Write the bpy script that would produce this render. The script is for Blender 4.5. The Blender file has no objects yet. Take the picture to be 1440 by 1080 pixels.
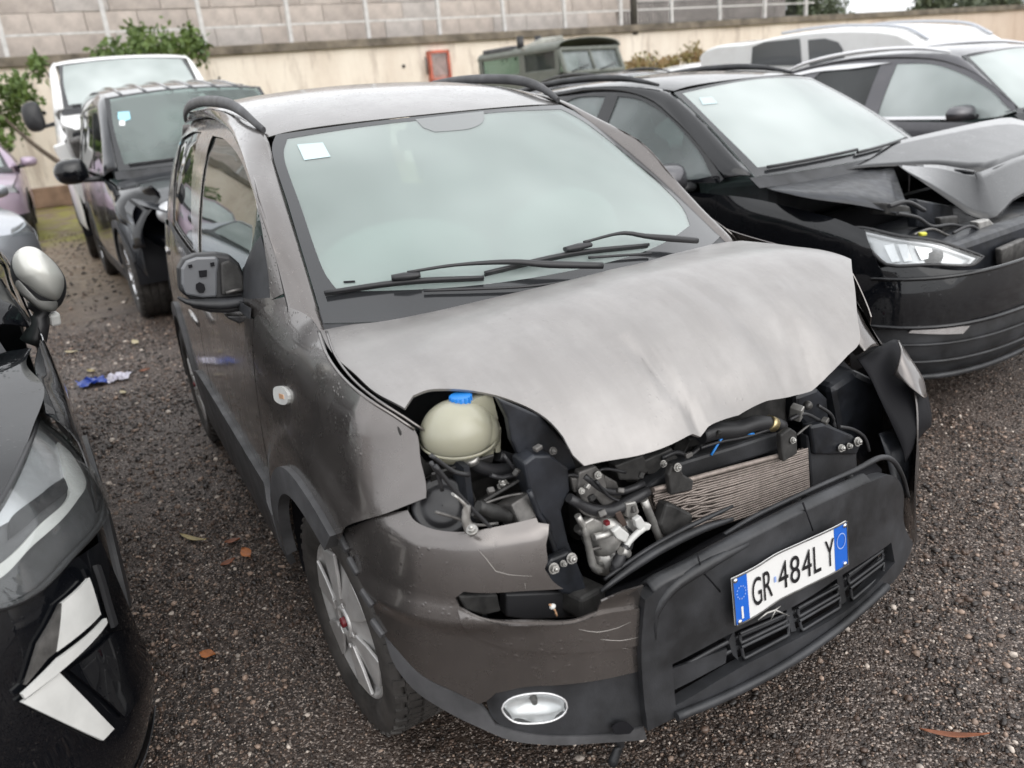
import bpy, math, random
import numpy as np
from mathutils import Vector, Matrix, Euler
from mathutils.geometry import delaunay_2d_cdt

R = math.radians
SC = bpy.context.scene
COL = SC.collection
random.seed(7)
rng = np.random.default_rng(11)

# ---------------------------------------------------------------- camera
cam_d = bpy.data.cameras.new('camera')
cam_o = bpy.data.objects.new('camera', cam_d)
COL.objects.link(cam_o)
SC.camera = cam_o
cam_d.sensor_fit = 'HORIZONTAL'
cam_d.sensor_width = 36.0
cam_d.lens = 36.0 * 1086.9 / 1440.0
cam_d.clip_start = 0.05
cam_d.clip_end = 2000
_yaw, _pit, _rol = R(151.96), R(20.13), R(5.55)
_d = Vector((math.cos(_yaw) * math.cos(_pit), math.sin(_yaw) * math.cos(_pit), -math.sin(_pit)))
_r = Vector((math.sin(_yaw), -math.cos(_yaw), 0))
_dn = _d.cross(_r)
_r2 = _r * math.cos(_rol) + _dn * math.sin(_rol)
_dn2 = -_r * math.sin(_rol) + _dn * math.cos(_rol)
_m = Matrix((( _r2.x, -_dn2.x, -_d.x, 1.643), (_r2.y, -_dn2.y, -_d.y, -1.132), (_r2.z, -_dn2.z, -_d.z, 1.471), (0, 0, 0, 1)))
cam_o.matrix_world = _m
cam_d.dof.use_dof = True
cam_d.dof.focus_distance = 1.95
cam_d.dof.aperture_fstop = 3.0

# ---------------------------------------------------------------- sky (overcast) and sun
SUN_EL, SUN_AZ = R(38), R(80)   # azimuth turns clockwise from +y
world = bpy.data.worlds.new('World')
SC.world = world
world.use_nodes = True
wn, wl = world.node_tree.nodes, world.node_tree.links
wn.clear()
w_out = wn.new('ShaderNodeOutputWorld')
w_bg = wn.new('ShaderNodeBackground')
w_sky = wn.new('ShaderNodeTexSky')
w_sky.sky_type = 'NISHITA'
w_sky.sun_disc = False
w_sky.sun_elevation = SUN_EL
w_sky.sun_rotation = SUN_AZ
w_sky.air_density = 2.0
w_sky.dust_density = 6.0
w_hsv = wn.new('ShaderNodeHueSaturation')
w_hsv.inputs['Saturation'].default_value = 0.10
w_tc = wn.new('ShaderNodeTexCoord')
w_no = wn.new('ShaderNodeTexNoise')
w_no.inputs['Scale'].default_value = 2.2
w_no.inputs['Detail'].default_value = 4
w_rp = wn.new('ShaderNodeMapRange')
w_rp.inputs['From Min'].default_value = 0.3
w_rp.inputs['From Max'].default_value = 0.7
w_rp.inputs['To Min'].default_value = 0.82
w_rp.inputs['To Max'].default_value = 1.12
w_mx = wn.new('ShaderNodeMix')
w_mx.data_type = 'RGBA'
w_mx.inputs[0].default_value = 0.78
w_mx.inputs[7].default_value = (9.6, 9.75, 10.0, 1)
w_ml = wn.new('ShaderNodeMix')
w_ml.data_type = 'RGBA'
w_ml.blend_type = 'MULTIPLY'
w_ml.inputs[0].default_value = 1.0
w_bg.inputs['Strength'].default_value = 0.14
wl.new(w_sky.outputs[0], w_hsv.inputs['Color'])
wl.new(w_hsv.outputs[0], w_mx.inputs[6])
wl.new(w_tc.outputs['Generated'], w_no.inputs['Vector'])
wl.new(w_no.outputs[0], w_rp.inputs[0])
wl.new(w_mx.outputs[2], w_ml.inputs[6])
wl.new(w_rp.outputs[0], w_ml.inputs[7])
wl.new(w_ml.outputs[2], w_bg.inputs['Color'])
wl.new(w_bg.outputs[0], w_out.inputs['Surface'])

sun_d = bpy.data.lights.new('sun', 'SUN')
sun_d.energy = 0.8
sun_d.angle = R(75)
sun_d.color = (1.0, 0.97, 0.92)
sun_o = bpy.data.objects.new('sun', sun_d)
COL.objects.link(sun_o)
_s = Vector((math.sin(SUN_AZ) * math.cos(SUN_EL), math.cos(SUN_AZ) * math.cos(SUN_EL), math.sin(SUN_EL)))
sun_o.rotation_euler = _s.to_track_quat('Z', 'Y').to_euler()

SC.view_settings.view_transform = 'Standard'
SC.view_settings.look = 'None'
SC.view_settings.exposure = 0.43
SC.view_settings.gamma = 1.0
SC.view_settings.use_curve_mapping = False
SC.render.engine = 'CYCLES'
SC.cycles.use_denoising = True
SC.cycles.max_bounces = 8
SC.cycles.transparent_max_bounces = 16
SC.cycles.caustics_reflective = False
SC.cycles.caustics_refractive = False

# ---------------------------------------------------------------- body surfaces (all parameters in metres)
import math
def crv(xs, ys):
    """smooth cubic through the points, linear outside"""
    xs = np.asarray(xs, float); ys = np.asarray(ys, float)
    if xs[0] > xs[-1]:
        xs, ys = xs[::-1].copy(), ys[::-1].copy()
    h = np.diff(xs); dl = np.diff(ys) / h
    m = np.empty(len(xs))
    m[0], m[-1] = dl[0], dl[-1]
    m[1:-1] = (dl[:-1] * h[1:] + dl[1:] * h[:-1]) / (h[:-1] + h[1:])
    m[1:-1] = np.where(dl[:-1] * dl[1:] < 0, m[1:-1] * 0.5, m[1:-1])
    def f(x):
        x = np.asarray(x, float)
        i = np.clip(np.searchsorted(xs, x) - 1, 0, len(h) - 1)
        t = (x - xs[i]) / h[i]
        tc = np.clip(t, 0, 1)
        a = (2*tc**3 - 3*tc**2 + 1) * ys[i] + (tc**3 - 2*tc**2 + tc) * h[i] * m[i] + (-2*tc**3 + 3*tc**2) * ys[i+1] + (tc**3 - tc**2) * h[i] * m[i+1]
        return a + np.where(t < 0, t * h[i] * m[i], 0) + np.where(t > 1, (t - 1) * h[i] * m[i+1], 0)
    return f

def sstep(a, b, x):
    t = np.clip((np.asarray(x, float) - a) / (b - a), 0, 1)
    return t * t * (3 - 2 * t)

def gau(x, c, w):
    return np.exp(-((np.asarray(x, float) - c) / w) ** 2)

def st3(x, y, z):
    return np.stack(np.broadcast_arrays(np.asarray(x, float), np.asarray(y, float), np.asarray(z, float)), -1)

def plan_wrap(px, py):
    """half plan curve from the centre line (px[0],0) round to the side -> arc-length curve, normal"""
    px = np.asarray(px, float); py = np.asarray(py, float)
    t = np.concatenate([[0], np.cumsum(np.hypot(np.diff(px), np.diff(py)))])
    fx, fy = crv(np.concatenate([-t[:0:-1], t]), np.concatenate([px[:0:-1], px])), crv(np.concatenate([-t[:0:-1], t]), np.concatenate([-py[:0:-1], py]))
    def C(s):
        e = 1e-3
        x, y = fx(s), fy(s)
        tx, ty = fx(np.asarray(s) + e) - fx(np.asarray(s) - e), fy(np.asarray(s) + e) - fy(np.asarray(s) - e)
        l = np.hypot(tx, ty)
        return x, y, ty / l, -tx / l
    return C

SURF = {}
POSE = {'panda': (0, 0, 0, 1.0), 'seat': (-.122, 2.533, 5.61, .9856), 'dk': (-.932, 6.085, -3.12, .957),
        'blk': (.44, -2.045, 5.0, 1.0), 'vanb': (-4.828, .118, 2.1, 1.03), 'vanw': (-9.18, -.02, -1.5, 1.057)}

# --- the crashed hatchback: origin under the front axle, x forward, y to its left
_pb = crv([-2.95, -2.7, -2.2, -1.2, -.2, .1, .2, .35, .45, .53, .58], [.70, .765, .80, .815, .818, .815, .805, .775, .735, .665, .58])
_pv = crv([.15, .3, .45, .6, .75, .85, .93, .99, 1.03], [.03, .01, 0, 0, .012, .028, .05, .085, .12])
_pg = crv([.15, .3, .45, .6, .75, .9, 1.0, 1.2, 1.36, 1.44, 1.50], [.03, .01, 0, 0, .008, .022, .04, .095, .16, .205, .26])
def p_hw(x, z):
    w = sstep(-.55, -.12, x)
    x = np.asarray(x, float); z = np.asarray(z, float)
    r = np.hypot(x, z - .30)
    tip = sstep(.26, .42, x) * np.maximum(z - .70, 0) * .8 + .006 * sstep(.30, .42, x) * np.sin(38 * z + 20 * x)
    return _pb(x) - w * _pv(z) - (1 - w) * _pg(z) + .013 * sstep(.53, .46, r) * sstep(.2, .35, z) - tip
def p_side(x, z):
    return st3(x, -p_hw(x, z), z)
def p_sideL(x, z):
    return st3(x, p_hw(x, z), z)
_hz = crv([-.3, -.1, .05, .2, .3, .4, .47, .53, .57, .61], [.985, 1.003, 1.018, 1.018, .995, .95, .895, .83, .77, .69])
def p_hood(x, y):
    x = np.asarray(x, float); y = np.asarray(y, float)
    z = _hz(x) - (.010 + .046 * sstep(-.18, .22, x)) * np.abs(y / .68) ** 2.6
    z = z + .03 * gau(x, .25, .22) * gau(y, .62, .30) + .012 * gau(y, .15, .35) * gau(x, .15, .3)
    z = z - .012 * gau(y, .20, .07) * gau(x, .47, .06) + .006 * gau(y, .29, .06) * gau(x, .44, .07)
    z = z - .006 * gau(y, -.20, .05) * gau(x, .38, .10) + .004 * np.sin(9 * y + 5 * x) * sstep(0, .4, x) + .0015 * np.sin(31 * y + 12 * x) * sstep(.2, .45, x)
    z = z - .05 * gau(y, .17, .18) * sstep(.485, .57, x) - .02 * gau(y, -.35, .15) * sstep(.52, .58, x)
    # sharp kinks in the crushed front
    def kink(u0, v0, dx, dy, half, depth, reach):
        l = math.hypot(dx, dy); dx, dy = dx / l, dy / l
        a = (x - u0) * dx + (y - v0) * dy
        b = -(x - u0) * dy + (y - v0) * dx
        return depth * np.maximum(0, 1 - np.abs(b) / half) * np.clip(1 - (np.abs(a) / reach) ** 2, 0, 1)
    z = z - kink(.550, -.124, .9, .25, .024, .017, .060) - kink(.43, -.155, 1, .1, .030, .016, .08)
    z = z - kink(.556, .045, .35, 1, .036, .015, .12)
    z = z - kink(.47, .26, .9, -.5, .05, .012, .13) + kink(.40, .30, 1, -.4, .04, .005, .18) - kink(.36, .12, 1, .2, .05, .006, .2)
    z = z - kink(.46, -.48, .9, .5, .04, .007, .07) - kink(.30, -.28, 1, .35, .09, .006, .18) + kink(.20, .05, 1, -.15, .12, .007, .25)
    return st3(x, y, z)
_pC = plan_wrap([.636, .632, .622, .60, .567, .522, .44, .33, .2, .0, -.2], [0, .15, .3, .45, .575, .67, .745, .79, .81, .82, .82])
_po = crv([.08, .13, .18, .24, .3, .4, .55, .65, .72, .80, .90], [.04, .008, -.012, -.014, -.008, 0, .006, .016, .034, .07, .13])
def p_front(s, z):
    x, y, nx, ny = _pC(s)
    o = _po(z) - .010 * gau(z, .565, .02) * sstep(-.1, -.3, s) + .75 * np.maximum(np.asarray(z) - .715, 0) * sstep(-1.0, -.72, s) * sstep(.1, -.1, s)
    return st3(x - nx * o, y - ny * o, z)
def p_fins(s, z):      # the black centre piece stands proud of the painted bumper
    x, y, nx, ny = _pC(np.asarray(s) * 1.0)
    o = _po(z) - .012
    return st3(x - nx * o, y - ny * o, z)
def p_ws(a, b):
    k = np.asarray(a, float) / .6; t = np.asarray(b, float) / .8
    c = 1 - k * k
    y = k * ((1 - t) * .648 + t * .545)
    x = (1 - t) * (-.213 + .20 * c) + t * (-.885 + .07 * c)
    z = (1 - t) * (1.005 - .02 * c) + t * (1.436 + .010 * c) + .022 * np.sin(np.pi * np.clip(t, 0, 1))
    return st3(x, y, z)
_rz = crv([-.75, -.9, -1.1, -1.4, -1.8, -2.3, -2.75], [1.428, 1.475, 1.525, 1.568, 1.592, 1.58, 1.53])
def p_roof(x, y):
    return st3(x, y, _rz(x) - .030 * np.abs(np.asarray(y) / .55) ** 2 - .02 * np.abs(np.asarray(y) / .58) ** 8)
SURF['p_side'] = (p_side, (-2.9, .58, .15, 1.5), 'panda')
SURF['p_sideL'] = (p_sideL, (-2.9, .58, .15, 1.5), 'panda')
SURF['p_hood'] = (p_hood, (-.3, .62, -.75, .75), 'panda')
SURF['p_front'] = (p_front, (-1.25, 1.25, .12, .9), 'panda')
SURF['p_fins'] = (p_fins, (-.9, .9, .12, .9), 'panda')
SURF['p_ws'] = (p_ws, (-.62, .62, -.12, .85), 'panda')
SURF['p_roof'] = (p_roof, (-2.7, -.7, -.6, .6), 'panda')

# --- generic parked car: origin under the middle of the front bumper
def car_surfs(key, W, belt, roof_w, roof_pts, hood_pts, ws, plan, nose, hood_crown=.06, low=.2, roof_crown=.03):
    xs, zs = zip(*roof_pts)
    rz = crv(xs, zs)
    zr = max(zs) - .06
    hx, hzv = zip(*hood_pts)
    hz = crv(hx, hzv)
    pb = crv(*zip(*plan))
    zb = belt
    vg = crv([low - .1, low + .1, .45, .62, zb - .15, zb, zb + (zr - zb) * .5, zr - .06, zr, zr + .05],
             [.05, .02, .0, 0, .012, .035, .035 + (W / 2 - .035 - roof_w) * .42, W / 2 - roof_w - .035, W / 2 - roof_w, W / 2 - roof_w + .06])
    def hw(x, z):
        x = np.asarray(x, float); z = np.asarray(z, float)
        top = hz(np.minimum(x, hx[0])) - hood_crown
        sh = np.clip((z - (top - .10)) / .12, 0, 1.3) ** 2 * .075 * sstep(ws[0] - .15, ws[0] + .15, x)
        return pb(x) - vg(z) - sh
    def side(x, z): return st3(x, -hw(x, z), z)
    def sideL(x, z): return st3(x, hw(x, z), z)
    hwid = W / 2 - .12
    def hood(x, y):
        y = np.asarray(y, float)
        return st3(x, y, hz(x) - hood_crown * np.abs(y / hwid) ** 2.4)
    def roof(x, y):
        y = np.asarray(y, float)
        return st3(x, y, rz(x) - roof_crown * np.abs(y / roof_w) ** 2 - .02 * np.abs(y / roof_w) ** 8)
    # ws = (x base corner, z base, half width, bow, x top corner, z top, half width, bow)
    def wsf(a, b):
        k = np.asarray(a, float) / .6; t = np.asarray(b, float) / .8
        c = 1 - k * k
        return st3((1 - t) * (ws[0] + ws[3] * c) + t * (ws[4] + ws[7] * c), k * ((1 - t) * ws[2] + t * ws[6]),
                   (1 - t) * ws[1] + t * (ws[5] + roof_crown * c) + .02 * np.sin(np.pi * np.clip(t, 0, 1)))
    nx_, ny_ = zip(*nose[0])
    C = plan_wrap(nx_, ny_)
    of = crv(*zip(*nose[1]))
    def front(s, z):
        x, y, n1, n2 = C(s)
        o = of(z)
        return st3(x - n1 * o, y - n2 * o, z)
    L = -plan[0][0]
    SURF[key + '_side'] = (side, (-L, -.05, .15, zr + .04), key)
    SURF[key + '_sideL'] = (sideL, (-L, -.05, .15, zr + .04), key)
    SURF[key + '_hood'] = (hood, (hx[-1] if hx[-1] < hx[0] else hx[0], max(hx), -W / 2, W / 2), key)
    SURF[key + '_roof'] = (roof, (min(xs), max(xs), -roof_w, roof_w), key)
    SURF[key + '_ws'] = (wsf, (-.65, .65, -.1, .85), key)
    SURF[key + '_front'] = (front, (-1.5, 1.5, .15, 1.1), key)
    return dict(side=side, sideL=sideL, hood=hood, roof=roof, ws=wsf, front=front, hw=hw, rz=rz, hz=hz)

def nose_plan(w, r=.5):
    return [(0, 0), (-.01, w * .3), (-.045, w * .55), (-.11, w * .74), (-.22, w * .88), (-.40, w * .965), (-.65, w), (-1.1, w * 1.005)]
CS = {}
CS['seat'] = car_surfs('seat', 1.78, 1.0, .60,
    [(-1.55, 1.475), (-1.75, 1.51), (-2.2, 1.555), (-2.8, 1.55), (-3.4, 1.50), (-3.9, 1.42)],
    [(-.04, .70), (-.15, .80), (-.35, .90), (-.7, .985), (-1.1, 1.045)],
    (-1.04, 1.045, .725, .12, -1.68, 1.452, .60, .08),
    [(-4.1, .70), (-3.8, .82), (-3.2, .88), (-1.6, .89), (-.9, .885), (-.6, .865), (-.4, .825), (-.2, .74), (-.1, .60)],
    (nose_plan(.875), [(.12, .10), (.2, .04), (.3, .0), (.45, 0), (.6, .01), (.7, .03), (.8, .08), (.9, .16)]))
CS['dk'] = car_surfs('dk', 1.80, 1.03, .60,
    [(-1.5, 1.55), (-1.75, 1.60), (-2.3, 1.645), (-3.0, 1.64), (-3.6, 1.58), (-4.0, 1.48)],
    [(-.04, .75), (-.15, .86), (-.4, .95), (-.7, 1.01), (-1.05, 1.06)],
    (-1.0, 1.06, .73, .12, -1.62, 1.535, .60, .08),
    [(-4.2, .70), (-3.9, .83), (-3.3, .89), (-1.6, .90), (-.9, .89), (-.6, .87), (-.4, .83), (-.2, .74), (-.1, .60)],
    (nose_plan(.885), [(.12, .10), (.2, .04), (.3, .0), (.45, 0), (.6, .01), (.7, .03), (.8, .06), (.95, .16)]))
CS['blk'] = car_surfs('blk', 1.80, 1.03, .60,
    [(-1.55, 1.50), (-1.75, 1.53), (-2.3, 1.57), (-3.0, 1.56), (-3.6, 1.50), (-4.1, 1.40)],
    [(-.05, .76), (-.15, .84), (-.4, .93), (-.7, .99), (-1.1, 1.05)],
    (-1.05, 1.05, .73, .12, -1.70, 1.48, .60, .08),
    [(-4.2, .70), (-3.9, .83), (-3.3, .89), (-1.6, .90), (-.9, .89), (-.6, .87), (-.4, .83), (-.2, .74), (-.1, .60)],
    (nose_plan(.885), [(.12, .10), (.2, .04), (.3, .0), (.45, 0), (.6, .01), (.7, .02), (.8, .05), (.95, .16)]))
CS['vanb'] = car_surfs('vanb', 1.76, 1.13, .64,
    [(-1.38, 1.74), (-1.6, 1.785), (-2.0, 1.85), (-2.6, 1.90), (-3.4, 1.90), (-4.1, 1.86)],
    [(-.04, .80), (-.12, .90), (-.35, 1.02), (-.7, 1.11), (-1.05, 1.18)],
    (-.99, 1.18, .73, .12, -1.47, 1.755, .655, .06),
    [(-4.3, .80), (-4.0, .86), (-3.2, .88), (-1.6, .88), (-.9, .875), (-.6, .86), (-.4, .82), (-.2, .73), (-.1, .60)],
    (nose_plan(.865), [(.12, .10), (.2, .04), (.3, .0), (.45, 0), (.7, .01), (.85, .05), (.95, .10), (1.05, .2)]))
CS['vanw'] = car_surfs('vanw', 1.98, 1.60, .80,
    [(-1.48, 2.33), (-1.65, 2.37), (-2.2, 2.42), (-3.5, 2.44), (-5.2, 2.44)],
    [(-.04, 1.15), (-.10, 1.32), (-.3, 1.52), (-.6, 1.67), (-.9, 1.78)],
    (-.86, 1.77, .80, .10, -1.50, 2.30, .735, .06),
    [(-5.3, .90), (-5.0, .98), (-3.2, .99), (-1.6, .99), (-.9, .985), (-.6, .97), (-.4, .93), (-.2, .84), (-.1, .70)],
    (nose_plan(.975), [(.12, .10), (.2, .04), (.3, .0), (.8, 0), (1.1, .02), (1.3, .06), (1.4, .16), (1.5, .3)]))
for _k, _p, _W, _h in (('purple', (-13.0, -2.64, 0.5, 1.16), 1.78, 1.50), ('silver', (-6.66, -2.045, 25.0, 1.0), 1.78, 1.48), ('grey', (-6.05, 6.50, 0.0, 1.07), 1.80, 1.60),
                       ('wsedan', (-6.75, 9.55, 0.0, 1.19), 1.76, 1.50), ('wcar', (-3.4, 9.6, -2.0, 1.0), 1.80, 1.66)):
    POSE[_k] = _p
    q = _h - 1.50
    CS[_k] = car_surfs(_k, _W, 1.0 + q * .5, .60,
        [(-1.55, 1.42 + q), (-1.75, 1.46 + q), (-2.2, 1.50 + q), (-2.8, 1.50 + q), (-3.4, 1.45 + q), (-3.9, 1.36 + q)],
        [(-.04, .70), (-.15, .78), (-.35, .86), (-.7, .95 + q * .3), (-1.1, 1.0 + q * .5)],
        (-1.04, 1.0 + q * .5, .725, .12, -1.68, 1.40 + q, .60, .08),
        [(-4.1, .70), (-3.8, .82), (-3.2, .88), (-1.6, .89), (-.9, .885), (-.6, .865), (-.4, .825), (-.2, .74), (-.1, .60)],
        (nose_plan(.875), [(.12, .10), (.2, .04), (.3, .0), (.45, 0), (.6, .01), (.7, .03), (.8, .08), (.9, .16)]))

# ---------------------------------------------------------------- mesh tools
def put(o, parent=None):
    COL.objects.link(o)
    if parent is not None:
        o.parent = parent
    return o

def mesh_obj(name, V, F, mat, parent=None, smooth=False, loopn=None, sharp=None):
    me = bpy.data.meshes.new(name)
    me.from_pydata([tuple(map(float, v)) for v in V], [], [tuple(map(int, f)) for f in F])
    if smooth:
        me.polygons.foreach_set('use_smooth', [True] * len(me.polygons))
    if sharp:
        for e in me.edges:
            a, b = e.vertices
            if (a, b) in sharp or (b, a) in sharp:
                e.use_edge_sharp = True
    if loopn is not None:
        me.normals_split_custom_set([tuple(map(float, n)) for n in loopn])
    for m in (mat if isinstance(mat, (list, tuple)) else [mat]):
        me.materials.append(m)
    return put(bpy.data.objects.new(name, me), parent)

def thing(name, label, cat, loc=(0, 0, 0), rz=0, group=None, scale=1.0):
    o = bpy.data.objects.new(name, None)
    o.empty_display_size = .2
    o.location = loc
    o.rotation_euler = (0, 0, rz)
    o.scale = (scale,) * 3
    o['label'] = label
    o['category'] = cat
    if group:
        o['group'] = group
    COL.objects.link(o)
    return o

def tag(o, label=None, cat=None, group=None, kind=None):
    for k, v in (('label', label), ('category', cat), ('group', group), ('kind', kind)):
        if v:
            o[k] = v
    return o

def posed(key, name, label, cat, group=None):
    x, y, a, k = POSE[key]
    return thing(name, label, cat, (x, y, 0), R(a), group, k)

def smooth_line(P, step, closed, corner=38, straight=False):
    """resample a polyline: corners stay sharp, the rest becomes a Catmull-Rom curve"""
    P = [np.asarray(p, float) for p in P]
    n = len(P)
    def iscorner(i):
        if not closed and i in (0, n - 1):
            return True
        a, b = P[i] - P[i - 1], P[(i + 1) % n] - P[i]
        c = float(np.dot(a, b) / (np.linalg.norm(a) * np.linalg.norm(b) + 1e-12))
        return math.degrees(math.acos(max(-1, min(1, c)))) > corner
    cor = [straight or iscorner(i) for i in range(n)]
    out = []
    for i in range(n if closed else n - 1):
        p1, p2 = P[i], P[(i + 1) % n]
        p0 = P[i - 1] if not cor[i] else 2 * p1 - p2
        p3 = P[(i + 2) % n] if not cor[(i + 1) % n] else 2 * p2 - p1
        L = np.linalg.norm(p2 - p1)
        k = max(1, int(round(L / step)))
        if cor[i] and cor[(i + 1) % n]:
            out += [p1 + (p2 - p1) * j / k for j in range(k)]
        else:
            d1, d0, d2 = L ** .5, max(np.linalg.norm(p1 - p0), 1e-6) ** .5, max(np.linalg.norm(p3 - p2), 1e-6) ** .5
            m1 = (p2 - p1) / d1 - (p2 - p0) / (d0 + d1) + (p1 - p0) / d0
            m2 = (p2 - p1) / d1 - (p3 - p1) / (d1 + d2) + (p3 - p2) / d2
            m1, m2 = m1 * d1, m2 * d1
            for j in range(k):
                t = j / k
                out.append((2*t**3 - 3*t*t + 1) * p1 + (t**3 - 2*t*t + t) * m1 + (-2*t**3 + 3*t*t) * p2 + (t**3 - t*t) * m2)
    if not closed:
        out.append(P[-1])
    return np.array(out)

def in_poly(X, Y, poly):
    x0, y0 = poly[:, 0], poly[:, 1]
    x1, y1 = np.roll(x0, -1), np.roll(y0, -1)
    r = np.zeros(len(X), bool)
    for a, b, c, d in zip(x0, y0, x1, y1):
        cond = (b > Y) != (d > Y)
        if d != b:
            r ^= cond & (X < (c - a) * (Y - b) / (d - b) + a)
    return r

def fn_normals(fn, A, B, ref, e=2e-3):
    du = fn(A + e, B) - fn(A - e, B)
    dv = fn(A, B + e) - fn(A, B - e)
    N = np.cross(du, dv)
    N /= np.linalg.norm(N, axis=1, keepdims=True) + 1e-12
    P = fn(A, B)
    if callable(ref):
        D = P - ref(P)
    else:
        D = P - np.asarray(ref, float)
    N *= np.where((N * D).sum(1) < 0, -1, 1)[:, None]
    return P, N

def car_ref(P):
    return np.stack([np.clip(P[:, 0], -3.2, -.6), P[:, 1] * 0, np.clip(P[:, 2], .4, .9)], -1)

def panel(name, fn, outline, mat, parent=None, holes=(), step=.03, thick=.003, lift=0.0, ref=car_ref, corner=38, straight=False, edge_step=None, back=True):
    """sheet cut to an outline given in the surface's own parameters"""
    es = edge_step or step * .6
    loops = [smooth_line(outline, es, True, corner, straight)] + [smooth_line(h, es, True, corner, straight) for h in holes]
    pts, edges = [], []
    for lp in loops:
        b = len(pts)
        pts += [tuple(p) for p in lp]
        edges += [(b + i, b + (i + 1) % len(lp)) for i in range(len(lp))]
    lo, hi = loops[0].min(0), loops[0].max(0)
    gx, gy = np.meshgrid(np.arange(lo[0] + step / 2, hi[0], step), np.arange(lo[1] + step / 2, hi[1], step))
    gx, gy = gx.ravel(), gy.ravel()
    ok = in_poly(gx, gy, loops[0])
    for h in loops[1:]:
        ok &= ~in_poly(gx, gy, h)
    gx, gy = gx[ok], gy[ok]
    if len(gx):
        allp = np.concatenate(loops)
        keep = np.ones(len(gx), bool)
        for i in range(0, len(gx), 500):
            d = np.hypot(gx[i:i+500, None] - allp[None, :, 0], gy[i:i+500, None] - allp[None, :, 1]).min(1)
            keep[i:i+500] = d > step * .45
        pts += list(zip(gx[keep].tolist(), gy[keep].tolist()))
    res = delaunay_2d_cdt([Vector(p) for p in pts], edges, [], 0, 1e-6)
    V2 = np.array([tuple(v) for v in res[0]])
    F = np.array([tuple(f) for f in res[2] if len(f) == 3])
    cen = V2[F].mean(1)
    ok = in_poly(cen[:, 0], cen[:, 1], loops[0])
    for h in loops[1:]:
        ok &= ~in_poly(cen[:, 0], cen[:, 1], h)
    F = F[ok]
    used = np.unique(F)
    mp = -np.ones(len(V2), int); mp[used] = np.arange(len(used))
    V2, F = V2[used], mp[F]
    P, N = fn_normals(fn, V2[:, 0], V2[:, 1], ref)
    P = P + N * lift
    fn_ = np.cross(P[F[:, 1]] - P[F[:, 0]], P[F[:, 2]] - P[F[:, 0]])
    flip = (fn_ * N[F].mean(1)).sum(1) < 0
    F[flip] = F[flip][:, ::-1]
    n = len(P)
    faces = [tuple(f) for f in F]
    ln = [N[i] for f in F for i in f]
    V = P
    shp = set()
    if thick > 0 and back:
        V = np.concatenate([P, P - N * thick])
        for f in F:
            faces.append((f[2] + n, f[1] + n, f[0] + n))
            ln += [-N[f[2]], -N[f[1]], -N[f[0]]]
        ec = {}
        for f in F:
            for a, b in ((f[0], f[1]), (f[1], f[2]), (f[2], f[0])):
                ec[(a, b)] = 1
        for (a, b) in ec:
            if (b, a) not in ec:
                shp.add((a, b)); shp.add((a + n, b + n)); shp.add((a, a + n))
                faces.append((b, a, a + n, b + n))
                w = np.cross(P[a] - P[b], N[a]); w = w / (np.linalg.norm(w) + 1e-9)
                w = -w if np.dot(w, np.cross(V[a] - V[b], V[a + n] - V[a])) < 0 else w
                ln += [w, w, w, w]
    return mesh_obj(name, V, faces, mat, parent, True, ln, shp)

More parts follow.
